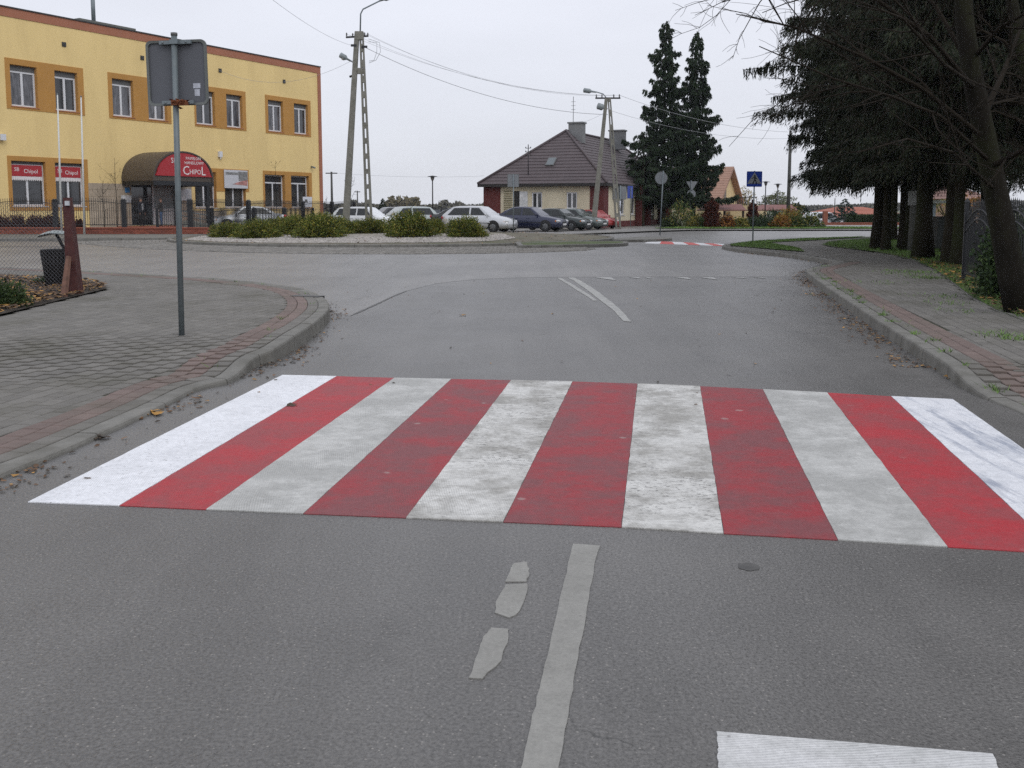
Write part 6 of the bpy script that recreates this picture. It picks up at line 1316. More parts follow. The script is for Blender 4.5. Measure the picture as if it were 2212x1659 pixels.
def conifer(seed, H, z0, R0, nbr, prof, up, droop, tip, tl, leaf, per, dens, tw=1.0, gap=0.0, spread=.34, brown=.25, zpow=1.0):
    R = np.random.default_rng(seed); r_ = random.Random(seed); L_ = []; D_ = []; S_ = []; MI = []; wood = MB()
    for b in range(nbr):
        q = ((b + R.uniform(-.4, .4)) / nbr); q = min(max(q, 0), 1) ** zpow; h = z0 + (H - z0) * q; L = R0 * prof(q) * R.uniform(.72, 1.12); az = b * 2.399 + R.uniform(-.5, .5)
        if gap and R.random() < gap: L *= .55
        f = lambda t: (L * t, h + L * (up * t - droop * t * t + tip * t ** 3))
        ca, sa = cos(az), sin(az); wood.tube([(ca * f(t)[0], sa * f(t)[0], f(t)[1]) for t in (0, .35, .7, 1)], [.035 + .012 * L, .02 + .006 * L, .012, .005], 3)
        k = max(4, int(dens * L * (1.2 + L * .25))); t = R.uniform(.12, 1, k) ** .8; side = R.uniform(-1, 1, k); wd = (spread * L * (1 - t) ** .7 * np.minimum(1, t * 3) + .05)
        rr = L * t + 0; zz = h + L * (up * t - droop * t * t + tip * t ** 3); lat = side * wd
        px = ca * rr - sa * lat; py = sa * rr + ca * lat; pz = zz - np.abs(lat) * .25
        hl = tl * R.uniform(.3, 1.1, k) * (.5 + .5 * np.minimum(1, (1 - t) * 2 + .4))
        for j in range(per):
            fr = (j + R.uniform(0, 1, k)) / per
            c = np.stack([px + R.normal(0, .03 * tw, k) + ca * .08 * fr, py + R.normal(0, .03 * tw, k) + sa * .08 * fr, pz - hl * fr], 1)
            d = np.stack([ca * .55 - sa * side * .6 + R.normal(0, .35, k), sa * .55 + ca * side * .6 + R.normal(0, .35, k), -.35 - 1.1 * (hl / max(tl, .01)) * (tl > .15) + R.normal(0, .35, k) + (.35 if tl <= .15 else 0)], 1)
            d /= np.linalg.norm(d, axis=1)[:, None]; L_.append(c); D_.append(d); MI.append((R.random(k) < brown * (1.2 - t)).astype(int))
    c = np.concatenate(L_); d = np.concatenate(D_); n = len(c); V = quads(c, d, leaf[0] * R.uniform(.6, 1.3, n), leaf[1] * R.uniform(.6, 1.3, n), R)
    return V.reshape(-1, 3), np.arange(4 * n).reshape(-1, 4), np.concatenate(MI), wood
def trunk_mesh(name, H, r0, r1, m, seed=1, flare=1.5, n=12, lean=0, seg=14):
    R = random.Random(seed); mb = MB(); pts = []; rad = []
    for i in range(seg + 1): t = i / seg; pts.append((lean * t + .03 * sin(t * 5 + seed), .03 * cos(t * 4 + seed), -.15 + (H + .15) * t)); rad.append((r0 + (r1 - r0) * t) * (1 + (flare - 1) * math.exp(-t * H / .35)))
    mb.tube(pts, rad, n); return mb.mesh(name, m)
def near_prof(q): return (.80 + .3 * min(1, q * 5)) * (1 - max(0, q - .25) / .75) ** .8 if q < 1 else .02
crowns = []
for sd_ in (11, 12, 13):
    V, Fq, mi, wood = conifer(sd_, 17.5, 2.9, 3.5, 110, near_prof, .06, .34, .10, .62, (.085, .016), 6, 21, brown=.38, zpow=1.15, spread=.36)
    crowns.append((npmesh('crown', V, Fq, [M_SPR, M_SPRD], mi=mi), wood.mesh('branches', M_TWIG))); print('crown', len(Fq))
sp_trunks = [trunk_mesh('trunk', 17.0, .20, .03, M_BARK, s) for s in (1, 2)]
trees = [(1896, 537, 1.0, 1.0, 0, 'leftmost spruce trunk of the right-hand row, on the lawn edge', 36), (1914, 541, .62, .9, 1, 'slim spruce trunk touching the leftmost trunk of the row', None), (1927, 519, .8, .95, 2, 'spruce trunk set back behind the two leftmost ones', None),
 (1949, 538, .7, .9, 0, 'slender spruce trunk left of the pale concrete pole', None), (1963, 541, .95, 1.0, 1, 'dark spruce trunk directly left of the pale concrete pole', None), (1992, 557, 1.15, 1.02, 2, 'thickest spruce trunk in the middle of the right-hand row', None),
 (2049, 568, .82, .95, 0, 'spruce trunk just left of the iron fence end post', None), (2067, 573, .66, .9, 1, 'slim spruce trunk against the iron fence end post', None)]
GT = 'old spruces in a row on the right'
def spruce(x, y, z, tk, hs, vi, rot, label):
    g = empty('spruce_tree', (x, y, z), rot, label, 'tree', GT); t = link('trunk', sp_trunks[vi % 2], g); t.scale = (tk, tk, hs); c = link('crown', crowns[vi % 3][0], g); c.scale = (1, 1, hs); link('branches', crowns[vi % 3][1], c); return g
for i, (u, v, tk, hs, vi, lb, _) in enumerate(trees):
    p = G(u, v, .15); spruce(p.x, p.y, .12, tk, hs, vi, rnd.uniform(0, 6.28), lb)
for (x, y, lb) in ((16.4, 33.5, 'spruce behind the thickest trunk, its crown filling the dark middle'), (18.5, 27.0, 'spruce deep behind the iron fence, right part of the dark mass'), (13.0, 20.0, 'spruce behind the leaning tree, crown at the top right'), (21.0, 36.0, 'far spruce behind the bus shelter, lowest back row'), (17.2, 42.0, 'spruce beyond the set back trunk, back of the row'), (22.5, 24.0, 'spruce at the right frame edge behind the fence')):
    spruce(x, y, .12, .9, rnd.uniform(.9, 1.1), rnd.randrange(3), rnd.uniform(0, 6.28), lb)
# the long drooping bough that reaches out over the path
R = np.random.default_rng(77); g = None
def bough(a, b, n, tl, name_parent):
    a, b = Vector(a), Vector(b); t = R.uniform(0, 1, n) ** .8; sag = .25; px = a.x + (b.x - a.x) * t; py = a.y + (b.y - a.y) * t + R.normal(0, .10, n); pz = a.z + (b.z - a.z) * t + sag * 4 * t * (1 - t) * .5
    hl = tl * R.uniform(.3, 1.05, n) * (.45 + .55 * (1 - t)); Ls = []; Ds = []
    grp = np.sin(t * 60) * .02
    for j in range(9):
        fr = (j + R.uniform(0, 1, n)) / 9; Ls.append(np.stack([px + grp + R.normal(0, .012, n), py, pz - hl * fr], 1)); d = np.stack([R.normal(0, .25, n), R.normal(0, .25, n), -1 + R.normal(0, .2, n)], 1); d /= np.linalg.norm(d, axis=1)[:, None]; Ds.append(d)
    c = np.concatenate(Ls); d = np.concatenate(Ds); m = len(c); V = quads(c, d, R.uniform(.05, .10, m), R.uniform(.012, .02, m), R); w = MB(); w.tube([a.lerp(b, k / 8) + Vector((0, 0, sag * 2 * (k / 8) * (1 - k / 8))) for k in range(9)], [.04 - .004 * k for k in range(9)], 4)
    return V.reshape(-1, 3), np.arange(4 * m).reshape(-1, 4), w
t1 = [o for o in bpy.data.objects if o.name.startswith('spruce_tree')][0]; o0 = t1.location; t1.rotation_euler = (0, 0, .7)
Vs = []; k0 = 0
for (ua, va, ub, vb, n, tl) in ((1830, 150, 1606, 151, 120, .75), (1800, 205, 1665, 212, 60, .5), (1850, 330, 1702, 292, 110, .6), (1860, 395, 1735, 372, 130, .7), (1850, 60, 1700, 40, 110, .6), (1850, 250, 1690, 245, 120, .6), (1870, 380, 1790, 396, 110, .6), (1840, 130, 1715, 110, 120, .5)):
    a, b = at(ua, va, 36.2), at(ub, vb, 35.2); V, Fq, w = bough(a - o0, b - o0, n, tl, t1)
    inv = Matrix.Rotation(-.7, 3, 'Z'); Vr = V @ np.array(inv).T; br_ = link('bough', w.mesh('bough', M_TWIG), t1); br_.data.transform(Matrix.Rotation(-.7, 4, 'Z')); link('needles', npmesh('needles', Vr, Fq, M_SPR), br_)
# far pair of spruces
def far_prof(q): return (1 - q) ** .68 * (.86 + .26 * sin(q * 41)) + .02
fpar = [(1432, 48, 80, 4.0, 'taller of the two dark spruces right of the office house', 21), (1497, 70, 81.5, 3.3, 'shorter of the two dark spruces right of the office house', 22)]
for u, vt, y, R0, lb, sd_ in fpar:
    H = at(u, vt, y).z; V, Fq, mi, wood = conifer(sd_, H, 1.9, R0 * .93, 150, far_prof, -.02, .42, .48, .46, (.15, .042), 6, 21, brown=.08, gap=.12, spread=.30, zpow=1.0)
    print('far crown', len(Fq)); g = empty('spruce_tree', (X(u, y), y, .1), 0, lb, 'tree', 'pair of tall spruces'); link('trunk', trunk_mesh('trunk', H, .22, .03, M_BARK, sd_), g); c = link('crown', npmesh('crown', V, Fq, [M_SPRF, M_SPRD], mi=mi), g); link('branches', wood.mesh('branches', M_TWIG), c)
# low spreading evergreen at left of the pair
V, Fq, mi, wood = conifer(31, 7.6, 2.4, 2.9, 50, lambda q: (1 - q * .75), -.02, .26, .12, .35, (.15, .042), 4, 12, brown=.08, spread=.4); g = empty('spruce_tree', (X(1388, 78), 78, .1), 0, 'lower bushy evergreen on the left side of the two tall spruces', 'tree'); link('trunk', trunk_mesh('trunk', 7.3, .16, .05, M_BARK, 5), g); c = link('crown', npmesh('crown', V, Fq, [M_SPRF, M_SPRD], mi=mi), g); link('branches', wood.mesh('branches', M_TWIG), c)

# ---- leaning leafless tree
def bare_tree(paths, seed, depth=3, twig=M_TWIG, bark=M_BARK2, kids=(9, 7, 5), ratio=.42, rtw=.006, sides=(9, 5, 4, 3), down=.0, lim=14000):
    Rr = random.Random(seed); trunk = MB(); lim_m = MB(); cnt = [0]
    def grow(pts, r0, r1, dep, mb):
        n = len(pts); mb.tube(pts, [r0 + (r1 - r0) * i / (n - 1) for i in range(n)], sides[min(dep, 3)], cap=dep == 0); cnt[0] += 1
        if dep >= depth or cnt[0] > lim: return
        L = sum((Vector(b) - Vector(a)).length for a, b in zip(pts, pts[1:]))
        for k in range(kids[dep]):
            t = Rr.uniform(.18 if dep else .3, 1.0); s = t * (n - 1); i = min(int(s), n - 2); p = Vector(pts[i]).lerp(Vector(pts[i + 1]), s - i); d = (Vector(pts[i + 1]) - Vector(pts[i])).normalized()
            v = Vector((Rr.gauss(0, 1), Rr.gauss(0, 1), Rr.gauss(0, .7))); v = (v - d * v.dot(d)).normalized(); nd = (d * Rr.uniform(.5, 1.0) + v * Rr.uniform(.5, .95) + Vector((0, 0, .12 - down * dep))).normalized(); l = L * ratio * Rr.uniform(.5, 1.25) * (1.15 - .5 * t); q = [p]; cur = nd
            for _ in range(4): cur = (cur + Vector((Rr.gauss(0, .16), Rr.gauss(0, .16), Rr.gauss(0, .12) - .02 * dep))).normalized(); q.append(q[-1] + cur * l / 4)
            rr = (r0 + (r1 - r0) * t) * .55; grow([tuple(x) for x in q], max(rr, rtw * .8), max(rr * .35, rtw * .5), dep + 1, lim_m)
    for i, (pts, r0, r1, dep) in enumerate(paths): grow(pts, r0, r1, dep, trunk if i == 0 else lim_m)
    return trunk, lim_m
yb = 14.2; bp = G(2196, 672, .15)
def w9(u, v, y): p = at(u, v, y); return (p.x - bp.x, p.y - bp.y, p.z - .12)
tr = [w9(2205, 690, bp.y), w9(2186, 600, bp.y + .05), w9(2168, 500, bp.y + .1), w9(2150, 410, bp.y + .1), w9(2128, 300, bp.y + .1), w9(2104, 180, bp.y), w9(2085, 60, bp.y), w9(2075, -90, bp.y), w9(2060, -420, bp.y)]
limbs = [(tr, .185, .09, 0)]
for (u0, v0, pts_, r) in ((2128, 300, ((1990, 190, -.6), (1860, 120, -1.0), (1720, 60, -1.5), (1590, 30, -1.8)), .06), (2140, 350, ((2030, 250, -1), (1930, 210, -1.6), (1800, 170, -2.0), (1640, 100, -2.2)), .05), (2110, 200, ((2010, 80, -1.2), (1880, -10, -2), (1700, -40, -2.6), (1560, 5, -2.9)), .065), (2100, 150, ((2020, 10, .5), (1900, -90, 1.0), (1780, -140, 1.2)), .06),
     (2150, 410, ((2060, 330, -1.2), (1960, 300, -2.0), (1850, 330, -2.4)), .045), (2120, 260, ((2170, 150, .6), (2205, 60, 1.0), (2240, -80, 1.2)), .08), (2140, 360, ((2200, 330, -.6), (2260, 290, -1.0), (2340, 270, -1.4)), .07), (2120, 230, ((2185, 215, .8), (2250, 200, 1.2), (2330, 150, 1.5)), .05), (2100, 130, ((2160, 60, -.8), (2230, 20, -1.2), (2300, -60, -1.5)), .06),
     (2110, 190, ((2040, 140, -1.6), (1950, 40, -3.0), (1850, 0, -3.6)), .05)):
    pts_ = [w9(u0, v0, bp.y + .1)] + [w9(a, b, bp.y + c) for a, b, c in pts_]; limbs.append((pts_, r * .62, .005, 1))
tk, lm = bare_tree(limbs, 5, depth=3, kids=(0, 13, 9, 4), ratio=.34, rtw=.0032, down=-.02)
print('limbs faces', len(lm.f)); g = empty('bare_tree', (bp.x, bp.y, .12), 0, 'leafless tree with leaning trunk and long twigs in front of the iron fence', 'tree'); tk.build('trunk', M_BARK2, g); lm.build('crown', M_TWIG, g)
yy = 16.6; x0 = X(2204, yy); 
tk2 = MB(); bq = Vector((X(2290, yy), yy, .12)); w8 = lambda u, v: tuple(at(u, v, yy) - bq)
t2, l2_ = bare_tree([([w8(2300, 640), w8(2280, 400), w8(2240, 240), w8(2205, 110), w8(2180, -30), w8(2165, -200), w8(2150, -500)], .15, .06, 0), ([w8(2240, 240), w8(2190, 200), w8(2140, 190), w8(2080, 140)], .04, .008, 1), ([w8(2215, 150), w8(2170, 90), w8(2110, 60), w8(2050, 10)], .04, .008, 1), ([w8(2262, 320), w8(2210, 330), w8(2150, 350), w8(2100, 330)], .035, .008, 1), ([w8(2250, 270), w8(2200, 260), w8(2150, 240), w8(2090, 250)], .035, .008, 1)], 8, depth=3, kids=(0, 14, 8, 4), ratio=.36, rtw=.0032)
g = empty('bare_tree', tuple(bq), 0, 'second leafless tree, its trunk entering the frame at the top right corner', 'tree'); t2.build('trunk', M_BARK2, g); l2_.build('crown', M_TWIG, g)

# ---- bushes
def bush_mesh(seed, rx, ry, h, n, leaf, mats, spiky=.5, p=(.7, .3), layers=5, low=.05):
    R = np.random.default_rng(seed); a = R.uniform(0, 2 * pi, n); e = np.arcsin(R.uniform(low, 1, n)); lump = 1 + .22 * np.sin(a * 3 + seed) * np.cos(e * 4) + .13 * np.sin(a * 7 + 2 * seed + e * 5); Cs = []; Ds = []; M_ = []
    for j in range(layers):
        r = (1 - .62 * j / layers * R.uniform(.5, 1.1, n)) * lump * R.uniform(.9, 1.08, n); c = np.stack([rx * np.cos(a) * np.cos(e) * r, ry * np.sin(a) * np.cos(e) * r, h * np.sin(e) * r * .95 + .02], 1) + R.normal(0, .02 * rx, (n, 3)); c[:, 2] = np.maximum(c[:, 2], .02)
        d = np.stack([np.cos(a) * np.cos(e), np.sin(a) * np.cos(e), np.sin(e) + .25], 1) * spiky + R.normal(0, .5, (n, 3)); d /= np.linalg.norm(d, axis=1)[:, None]; Cs.append(c); Ds.append(d); M_.append(R.choice(len(mats), n, p=p[:len(mats)] if len(mats) > 1 else [1.0]))
    c = np.concatenate(Cs); d = np.concatenate(Ds); m = len(c); V = quads(c, d, leaf[0] * R.uniform(.6, 1.4, m), leaf[1] * R.uniform(.6, 1.4, m), R); return npmesh('foliage', V.reshape(-1, 3), np.arange(4 * m).reshape(-1, 4), mats, mi=np.concatenate(M_))
M_JUN = foliage('juniper green', (.052, .080, .014), (.12, .145, .022)); M_JUN2 = foliage('juniper gold tips', (.19, .185, .03), (.28, .23, .045))
def stems(g, h, n=5, r=.02, sp=.4):
    m = MB()
    for k in range(n): a = 2 * pi * k / n; m.tube([(0, 0, 0), (cos(a) * sp * .5, sin(a) * sp * .5, h * .45), (cos(a) * sp, sin(a) * sp, h * .8)], [r, r * .7, r * .3], 4)
    m.build('stems', M_TWIG, g)
jun = [bush_mesh(41 + i, 1, 1, 1, 2200, (.065, .017), [M_JUN, M_JUN2], .7, (.74, .26), 6) for i in range(3)]
GJ = 'spreading junipers on the roundabout island'
def juniper(u, y, w_, h_, vi, lb):
    x = X(u, y, 500); z = zI(x, y); g = empty('juniper', (x, y, z - .03), rnd.uniform(0, 6), lb, 'shrub', GJ); f = link('foliage', jun[vi], g); f.scale = (w_ * .44, w_ * .44, h_ * 1.08); m = MB()
    for k in range(6): a = k * 1.05; m.tube([(0, 0, 0), (cos(a) * w_ * .2, sin(a) * w_ * .2, h_ * .4), (cos(a) * w_ * .36, sin(a) * w_ * .36, h_ * .6)], [.03, .02, .008], 4)
    m.build('stems', M_TWIG, g)
for a in ((494, 44.5, 1.9, .60, 0, 'leftmost juniper on the gravel island'), (558, 42.6, 2.2, .72, 1, 'second juniper from the left, low at the gravel front'), (640, 45.5, 2.1, .78, 2, 'juniper set back between the second and the large central one'), (692, 42.2, 2.45, .90, 0, 'large dark juniper in front of the foot of the tall concrete pole'),
          (742, 46.0, 2.3, .60, 1, 'low juniper behind and right of the large central one'), (800, 46.5, 2.3, .62, 2, 'low golden juniper between the two large ones'), (886, 42.4, 2.45, .98, 1, 'tallest juniper, before the pale estate car'), (938, 46.4, 1.3, .62, 0, 'small juniper peeking out behind the tallest one'),
          (1006, 42.6, 1.9, .80, 2, 'rightmost juniper in front of the silver car'), (610, 47.5, 2.0, .72, 0, 'back juniper seen before the right part of the yellow building'), (700, 48.5, 2.3, .75, 2, 'back juniper behind the large central one')): juniper(*a)
def shrub(u, v, y, w_, h_, mats, label, nm='shrub', n=500, leaf=(.10, .04), sp=.5, z=.1, p=(.7, .3), cat='shrub', group=None, layers=4, low=.05):
    x = X(u, y, v); g = empty(nm, (x, y, z - .02), 0, label, cat, group); f = link('foliage', bush_mesh(abs(hash((u, y))) % 999, w_ / 2, w_ / 2, h_, n, leaf, mats, sp, p, layers, low), g); stems(g, h_, 4, .02, w_ * .2); return g
M_RB = foliage('dark red barberry', (.045, .011, .008), (.10, .028, .014)); M_OR = foliage('orange autumn leaves', (.22, .085, .02), (.30, .15, .03)); M_YG = foliage('yellow green leaves', (.14, .13, .03), (.22, .18, .04)); M_GR = foliage('mid green leaves', (.035, .065, .018), (.065, .10, .03)); M_DG = foliage('dark green leaves', (.018, .036, .014), (.035, .055, .02))
for u, w_, h_, lb in ((6, 1.0, .62, 'clipped dark red ball shrub at the left frame edge'), (36, 1.2, .72, 'dark red ball shrub left of the chain-link post, second from the edge'), (78, 1.05, .70, 'dark red ball shrub third from the left edge'), (110, 1.05, .72, 'dark red ball shrub beside the left flagpole'), (168, .8, .50, 'smallest dark red ball shrub at the right flagpole')): shrub(u, 495, 53.0, w_, h_ + .25, [M_RB], lb, 'ball_shrub', 700, (.06, .03), group='clipped ball shrubs behind the brick wall', z=.15)
shrub(-2, 640, 13.0, .72, .36, [M_GR, M_DG], 'low green shrub in the flower bed at the left frame edge', 'bed_shrub', 1500, (.028, .008), .7, .15)
shrub(102, 626, 16.9, .4, .16, [M_GR], 'small green weed beside the litter bin foot', 'weed', 200, (.04, .012), .8, .15)
# far garden strip
for i, (u, y, w_, h_, mt, lb) in enumerate(((1470, 72.5, 2.2, 2.0, [M_GR, M_YG], 'bright green shrub between the spruces and the give way sign'), (1446, 73, 1.3, .7, [M_DG], 'small dark shrub at the foot of the shorter spruce'), (1508, 71, 1.6, .9, [M_YG, M_GR], 'yellow green shrub right of the give way sign'), (1527, 70.5, 1.3, .8, [M_GR], 'green shrub left of the red-brown columnar tree'),
        (1555, 70.2, .9, .5, [M_YG], 'tiny yellow shrub right of the red-brown columnar tree'), (1572, 70, 1.35, .85, [M_OR, M_RB], 'round orange shrub left of the crossing sign pole'), (1598, 70, 1.3, .75, [M_YG, M_GR], 'lime shrub just left of the crossing sign pole'), (1640, 71, 2.6, .8, [M_DG], 'spreading dark conifer shrub right of the crossing sign pole'), (1688, 70, 1.5, 1.0, [M_OR, M_YG], 'large orange shrub at the foot of the plain dark pole'),
        (1708, 73, 1.9, 1.5, [M_YG, M_OR], 'tall yellow-orange shrub right of the plain dark pole'), (1722, 70, 1.5, .9, [M_GR, M_YG], 'green shrub left of the far white car'), (1750, 70.5, 1.8, 1.05, [M_GR, M_YG], 'rounded green bush covering the nose of the far white car'), (1532, 77, 2.4, 1.2, [M_DG, M_GR], 'dark shrub under the left shelter'), (1668, 78, 3.0, 1.3, [M_DG, M_GR], 'dark shrub under the right shelter'))): shrub(u, 490, y, w_, h_, mt, lb, 'garden_shrub', 420, (.09, .035), group='garden shrubs along the far road')
def column_tree(u, y, w_, h_, mt, label, nm='columnar_tree', n=900, z=.1, leaf=(.10, .035)):
    x = X(u, y); g = empty(nm, (x, y, z), 0, label, 'tree'); R = np.random.default_rng(int(u)); k = n; zz = R.uniform(0, 1, k); pr = np.sin(np.clip(zz * 1.02 + .1, 0, 1) * pi) ** .35 * (1 + .22 * np.sin(zz * 19)); a = R.uniform(0, 2 * pi, k); Cs = []; Ds = []
    for j in range(4): r = w_ / 2 * pr * (1 - .2 * j) * R.uniform(.85, 1.1, k); Cs.append(np.stack([r * np.cos(a), r * np.sin(a), zz * h_ + .05], 1)); d = np.stack([np.cos(a) * .6, np.sin(a) * .6, np.full(k, .6)], 1) + R.normal(0, .3, (k, 3)); Ds.append(d / np.linalg.norm(d, axis=1)[:, None])
    c = np.concatenate(Cs); d = np.concatenate(Ds); m = len(c); link('foliage', npmesh('foliage', quads(c, d, leaf[0] * R.uniform(.6, 1.3, m), leaf[1] * R.uniform(.6, 1.3, m), R).reshape(-1, 3), np.arange(4 * m).reshape(-1, 4), mt), g); q = MB(); q.tube([(0, 0, -.05), (0, 0, h_ * .7)], [.06, .03], 6); q.build('trunk', M_BARK, g)
column_tree(1537, 69.4, 1.15, at(1537, 432, 69.4).z, [M_RB], 'red-brown columnar thuja before the left shelter'); column_tree(1625, 76, .8, at(1625, 437, 76).z, [M_RB], 'slim red-brown columnar thuja behind the crossing sign pole')
def small_conifer(u, vt, y, R0, label, z=.1, sd_=50, mt=None):
    H = at(u, vt, y).z - z; V, Fq, mi, wood = conifer(sd_, H, .25, R0, 46, lambda q: (1 - q) ** .9 + .04, -.05, .05, .15, .14, (.12, .04), 3, 14, brown=.05, spread=.42); g = empty('young_conifer', (X(u, y), y, z), 0, label, 'tree'); link('trunk', trunk_mesh('trunk', H * .95, .07, .015, M_BARK, sd_), g); link('crown', npmesh('crown', V, Fq, mt or [M_SPRF, M_SPRF], mi=mi), g)
small_conifer(827, 428, 100, 1.1, 'small dark conifer beyond the parked cars, left of the lamp', sd_=51); small_conifer(1824, 428, 88, 1.9, 'young blue-green conifer in front of the dark hedge', -.35, 52, [foliage('blue spruce', (.03, .055, .045), (.05, .075, .06))] * 2); small_conifer(1740, 447, 92, 1.1, 'small conifer left of the far white car', -.4, 53); small_conifer(1720, 447, 96, 1.4, 'small conifer right of the right shelter roof', .0, 54)
def round_tree(u, vt, y, w_, mt, label, z=.1, n=500, p=(.7, .3), leaf=(.20, .08), th=.35, base=1.2):
    x = X(u, y); H = at(u, vt, y).z - z; g = empty('small_tree', (x, y, z), 0, label, 'tree'); t = MB(); t.tube([(0, 0, -.05), (.05, 0, H * .35), (0, 0, H * .8)], [.12, .09, .03], 6); t.build('trunk', M_BARK2, g)
    me = bush_mesh(int(u), w_ / 2, w_ / 2, (H - base) / 2, n, leaf, mt, .2, p, 4, -1.0); o = link('crown', me, g); me.transform(Matrix.Translation((0, 0, 0)))
    co = np.empty(len(me.vertices) * 3, np.float32); me.vertices.foreach_get('co', co); o.location = (0, 0, base + (H - base) * .5)
def bushfull(seed, rx, rz, n, leaf, mats, p): return None
M_PY = foliage('pale yellow birch leaves', (.22, .17, .06), (.32, .26, .10)); M_OG = foliage('grey olive leaves', (.09, .105, .05), (.14, .15, .075))
def blob_tree(u, vt, y, w_, mt, label, z=.1, n=420, leaf=(.22, .09), base=1.0, p=(.7, .3)):
    R = np.random.default_rng(int(u * 7)); x = X(u, y); H = at(u, vt, y).z - z; g = empty('small_tree', (x, y, z), 0, label, 'tree'); t = MB(); t.tube([(0, 0, -.05), (.08, 0, H * .4), (0, 0, H * .85)], [.13, .09, .03], 6)
    for k in range(7): a = k * .9; t.tube([(.05, 0, H * .35), (cos(a) * w_ * .2, sin(a) * w_ * .2, H * .6), (cos(a) * w_ * .34, sin(a) * w_ * .34, H * .82)], [.05, .03, .01], 4)
    t.build('trunk', M_BARK2, g); N_ = n * 4; v = R.normal(0, 1, (N_, 3)); v /= np.linalg.norm(v, axis=1)[:, None]; lump = 1 + .25 * np.sin(v[:, 0] * 5 + u) * np.sin(v[:, 2] * 5) + .15 * np.sin(v[:, 1] * 9); r = (R.uniform(.15, 1, N_) ** .4) * lump
    c = np.stack([v[:, 0] * r * w_ / 2, v[:, 1] * r * w_ / 2, base + (H - base) / 2 * (1 + v[:, 2] * r * .98)], 1); d = R.normal(0, 1, (N_, 3)); d /= np.linalg.norm(d, axis=1)[:, None]
    link('crown', npmesh('crown', quads(c, d, leaf[0] * R.uniform(.5, 1.2, N_), leaf[1] * R.uniform(.5, 1.2, N_), R).reshape(-1, 3), np.arange(4 * N_).reshape(-1, 4), mt, mi=R.choice(len(mt), N_, p=p if len(mt) > 1 else [1.0])), g)
blob_tree(1608, 404, 150, 3.6, [M_PY], 'pale yellow birch right of the tan gable roof', n=110); blob_tree(1596, 412, 156, 2.8, [M_PY], 'smaller pale yellow tree touching the gable balcony', n=80); blob_tree(1675, 417, 150, 5.0, [M_OG], 'rounded olive tree behind the right shelter roof', n=420)
blob_tree(1712, 440, 100, 2.2, [M_DG, M_YG], 'small dark tree at the end of the right shelter roof', n=150)
blob_tree(2092, 415, 50, 2.6, [M_OR, M_YG], 'small orange-leaved tree behind the iron fence end', n=120, leaf=(.1, .04)); blob_tree(2045, 425, 60, 2.4, [M_YG, M_GR], 'small yellow-green tree behind the bus shelter', n=120, leaf=(.1, .04))
# hedge and brick footing on the right
y = 84; a, b = X(1828, y), X(2010, y); zt_ = at(1850, 465, y).z; R = np.random.default_rng(9); n = 9000
hg = empty('hedge', (a, y, -.4), 0, 'tall clipped dark green hedge before the red hip roof bungalow', 'hedge'); L = b - a; hh_ = zt_ + .4; f = R.integers(0, 3, n)
c = np.stack([R.uniform(0, L, n), np.where(f == 0, R.uniform(0, 1.0, n), R.uniform(-.06, .08, n)), np.where(f == 0, hh_ + R.uniform(-.08, .05, n), R.uniform(.2, hh_, n))], 1); d = R.normal(0, 1, (n, 3)); d /= np.linalg.norm(d, axis=1)[:, None]
link('foliage', npmesh('foliage', quads(c, d, R.uniform(.06, .14, n), R.uniform(.03, .06, n), R).reshape(-1, 3), np.arange(4 * n).reshape(-1, 4), [M_DG]), hg); m = MB(); m.b2(.05, L - .05, .06, .95, .1, hh_ - .08); m.build('inner_twigs', mat('hedge inner twigs', (.012, .02, .01), .9), hg)
y = 82.5; a, b = X(1782, y), X(2010, y); bw2 = empty('brick_footing', (a, y, -.45), 0, 'low orange brick wall along the foot of the dark hedge', 'wall'); m = MB(); L = b - a
for r_ in range(5):
    for k in range(int(L / .5)): m.box((k * .5 + .25 * (r_ % 2) + .25, 0, .1 + r_ * .12), (.49, .24, .11))
m.build('bricks', mat('orange brick', (.30, .10, .055), .85, .12, 3, island=.2), bw2, kind='stuff'); m = MB(); m.b2(0, L, -.16, .16, .66, .74); m.build('coping', M_BRCAP, bw2)
m = MB(); m.b2(-.18, .18, -.18, .18, 0, 1.7); m.build('pillar', mat('orange pillar', (.24, .085, .05), .85, .1), bw2)
sheet('far_verge', [(24.02, 66.8), (120, 66.8), (120, 160), (24.02, 160)], lambda x, y: .13 - .62 * sm(69, 82, y), M_GRASS, step=4, kind='structure')
# ivy and undergrowth at the foot of the leaning tree
p = G(2205, 640, .2); g = empty('ivy_undergrowth', (p.x + .25, p.y + .35, .14), 0, 'dark ivy-leaved undergrowth around the leaning tree foot at the right edge', 'shrub'); link('foliage', bush_mesh(66, .75, .5, 1.15, 2600, (.034, .022), [M_DG, M_GR], .3, (.75, .25), 5), g); stems(g, 1.0, 7, .012, .5)
for i, (x, y, w_, h_, lb) in enumerate(((12.5, 24.5, 2.4, 1.3, 'dark undergrowth behind the left end of the iron fence'), (11.6, 18.5, 2.2, 1.2, 'dark undergrowth behind the middle of the iron fence'), (10.8, 15.6, 2.0, 1.2, 'dark undergrowth behind the right end of the iron fence'), (15.5, 22, 3.2, 2.0, 'taller dark thicket deep behind the iron fence'))): g = empty('undergrowth', (x, y, .1), 0, lb, 'shrub', 'dark undergrowth behind the iron fence'); link('foliage', bush_mesh(70 + i, w_ / 2, w_ / 2, h_, 1500, (.07, .035), [M_DG, M_SPRD], .3, (.7, .3), 4), g); stems(g, h_, 6, .02, w_ * .25)
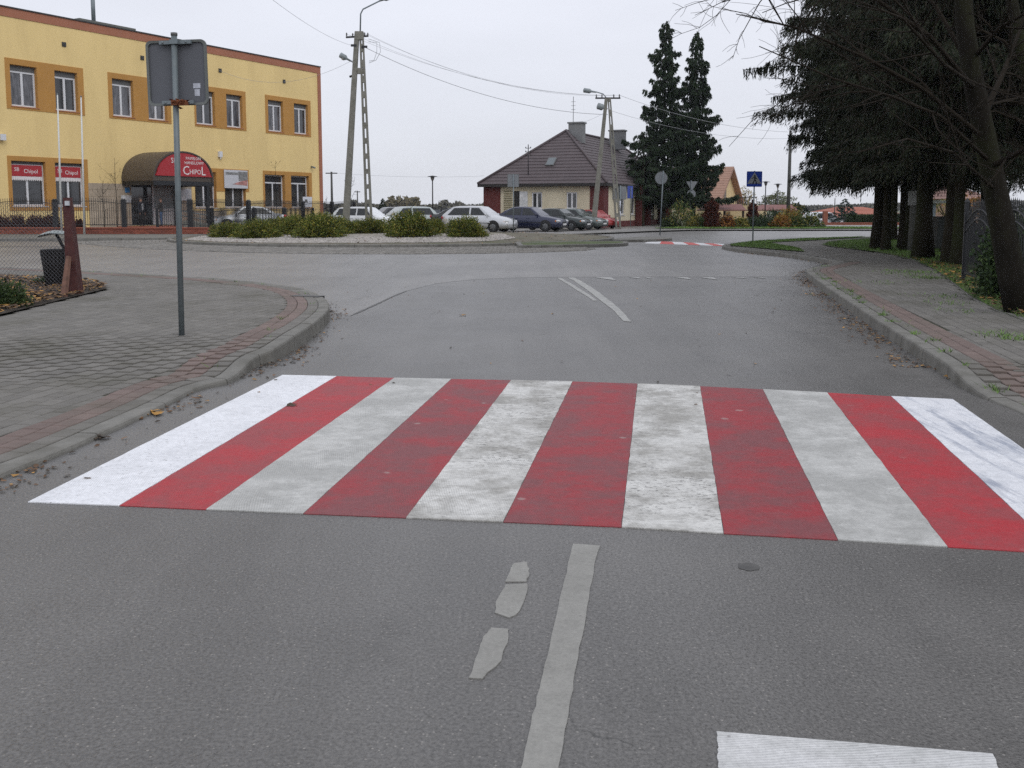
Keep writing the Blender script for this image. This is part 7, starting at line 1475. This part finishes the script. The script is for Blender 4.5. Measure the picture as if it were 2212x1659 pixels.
# young bare trees by the yellow building
def sapling(x, y, H, label, sd_, z=.1, r=.03, spread=.5, group=None, sc=1):
    paths = [([(0, 0, 0), (.03, 0, H * .35), (-.02, .02, H * .7), (0, 0, H)], r, .006, 0)]; t, l = bare_tree(paths, sd_, 2, kids=(9, 5), ratio=.30, rtw=.006 * sc, sides=(5, 3, 3, 3)); g = empty('sapling', (x, y, z), 0, label, 'tree', group); t.build('trunk', M_TWIG, g); l.build('twigs', M_TWIG, g)
for u, vt, y, lb in ((253, 345, 57, 'bare young tree left of the red and brown canopy'), (598, 352, 66, 'bare young tree before the right ground floor windows'), (225, 395, 56, 'short bare shrub between the right flagpole and the canopy')): sapling(X(u, y), y, at(u, vt, y).z, lb, int(u), group='bare young trees before the yellow building')
for u, vt, y, w in ((757, 375, 120, 'bare far tree between the legs of the tall concrete pole'), (706, 425, 130, 'tiny bare tree right of the yellow building'), (1060, 440, 160, 'distant bare tree left of the office house')): sapling(X(u, y), y, at(u, vt, y).z, w, int(u), r=.08, sc=2.5)
# far treelines: nobody could count these
def treeline(y, u0, u1, h0, h1, m, name='far_treeline', seed=3, n=5000):
    R = np.random.default_rng(seed); x0, x1 = X(u0, y, 450), X(u1, y, 450); x = R.uniform(x0, x1, n); s = (x - x0) / (x1 - x0); env = h0 + (h1 - h0) * (.5 + .5 * np.sin(s * 23 + seed)) * (.6 + .4 * np.sin(s * 71)); z = env * R.uniform(0, 1, n) ** .7; c = np.stack([x, y + R.uniform(-8, 8, n), z], 1); d = R.normal(0, 1, (n, 3)); d /= np.linalg.norm(d, axis=1)[:, None]
    link(name, npmesh(name, quads(c, d, R.uniform(.6, 1.5, n), R.uniform(.35, .8, n), R).reshape(-1, 3), np.arange(4 * n).reshape(-1, 4), m), None, kind='stuff')
M_FT = foliage('far bare woodland', (.075, .07, .05), (.12, .11, .07))
treeline(420, 690, 1060, 2.5, 5.0, M_FT, seed=3); treeline(360, 838, 902, 3.5, 6.0, foliage('far ochre woodland', (.14, .12, .06), (.18, .15, .08)), seed=5, n=2200); treeline(560, -300, 2700, 3.0, 6.5, M_FT, seed=8, n=22000); treeline(300, 1040, 1300, 1.8, 3.0, M_FT, seed=9, n=2500)
# ================================================================== AIR
HZ = 0.0002
if HZ:
    m = bpy.data.materials.new('air haze'); m.use_nodes = True; t = m.node_tree; t.nodes.clear(); o = N(t, 'ShaderNodeOutputMaterial'); v = N(t, 'ShaderNodeVolumePrincipled'); v.inputs['Density'].default_value = HZ; v.inputs['Color'].default_value = (.86, .90, 1, 1); v.inputs['Anisotropy'].default_value = .2; t.links.new(v.outputs[0], o.inputs['Volume'])
    b = MB(); b.b2(-650, 650, -40, 650, -1.1, 24); hz_ = b.build('haze', m, kind='stuff')
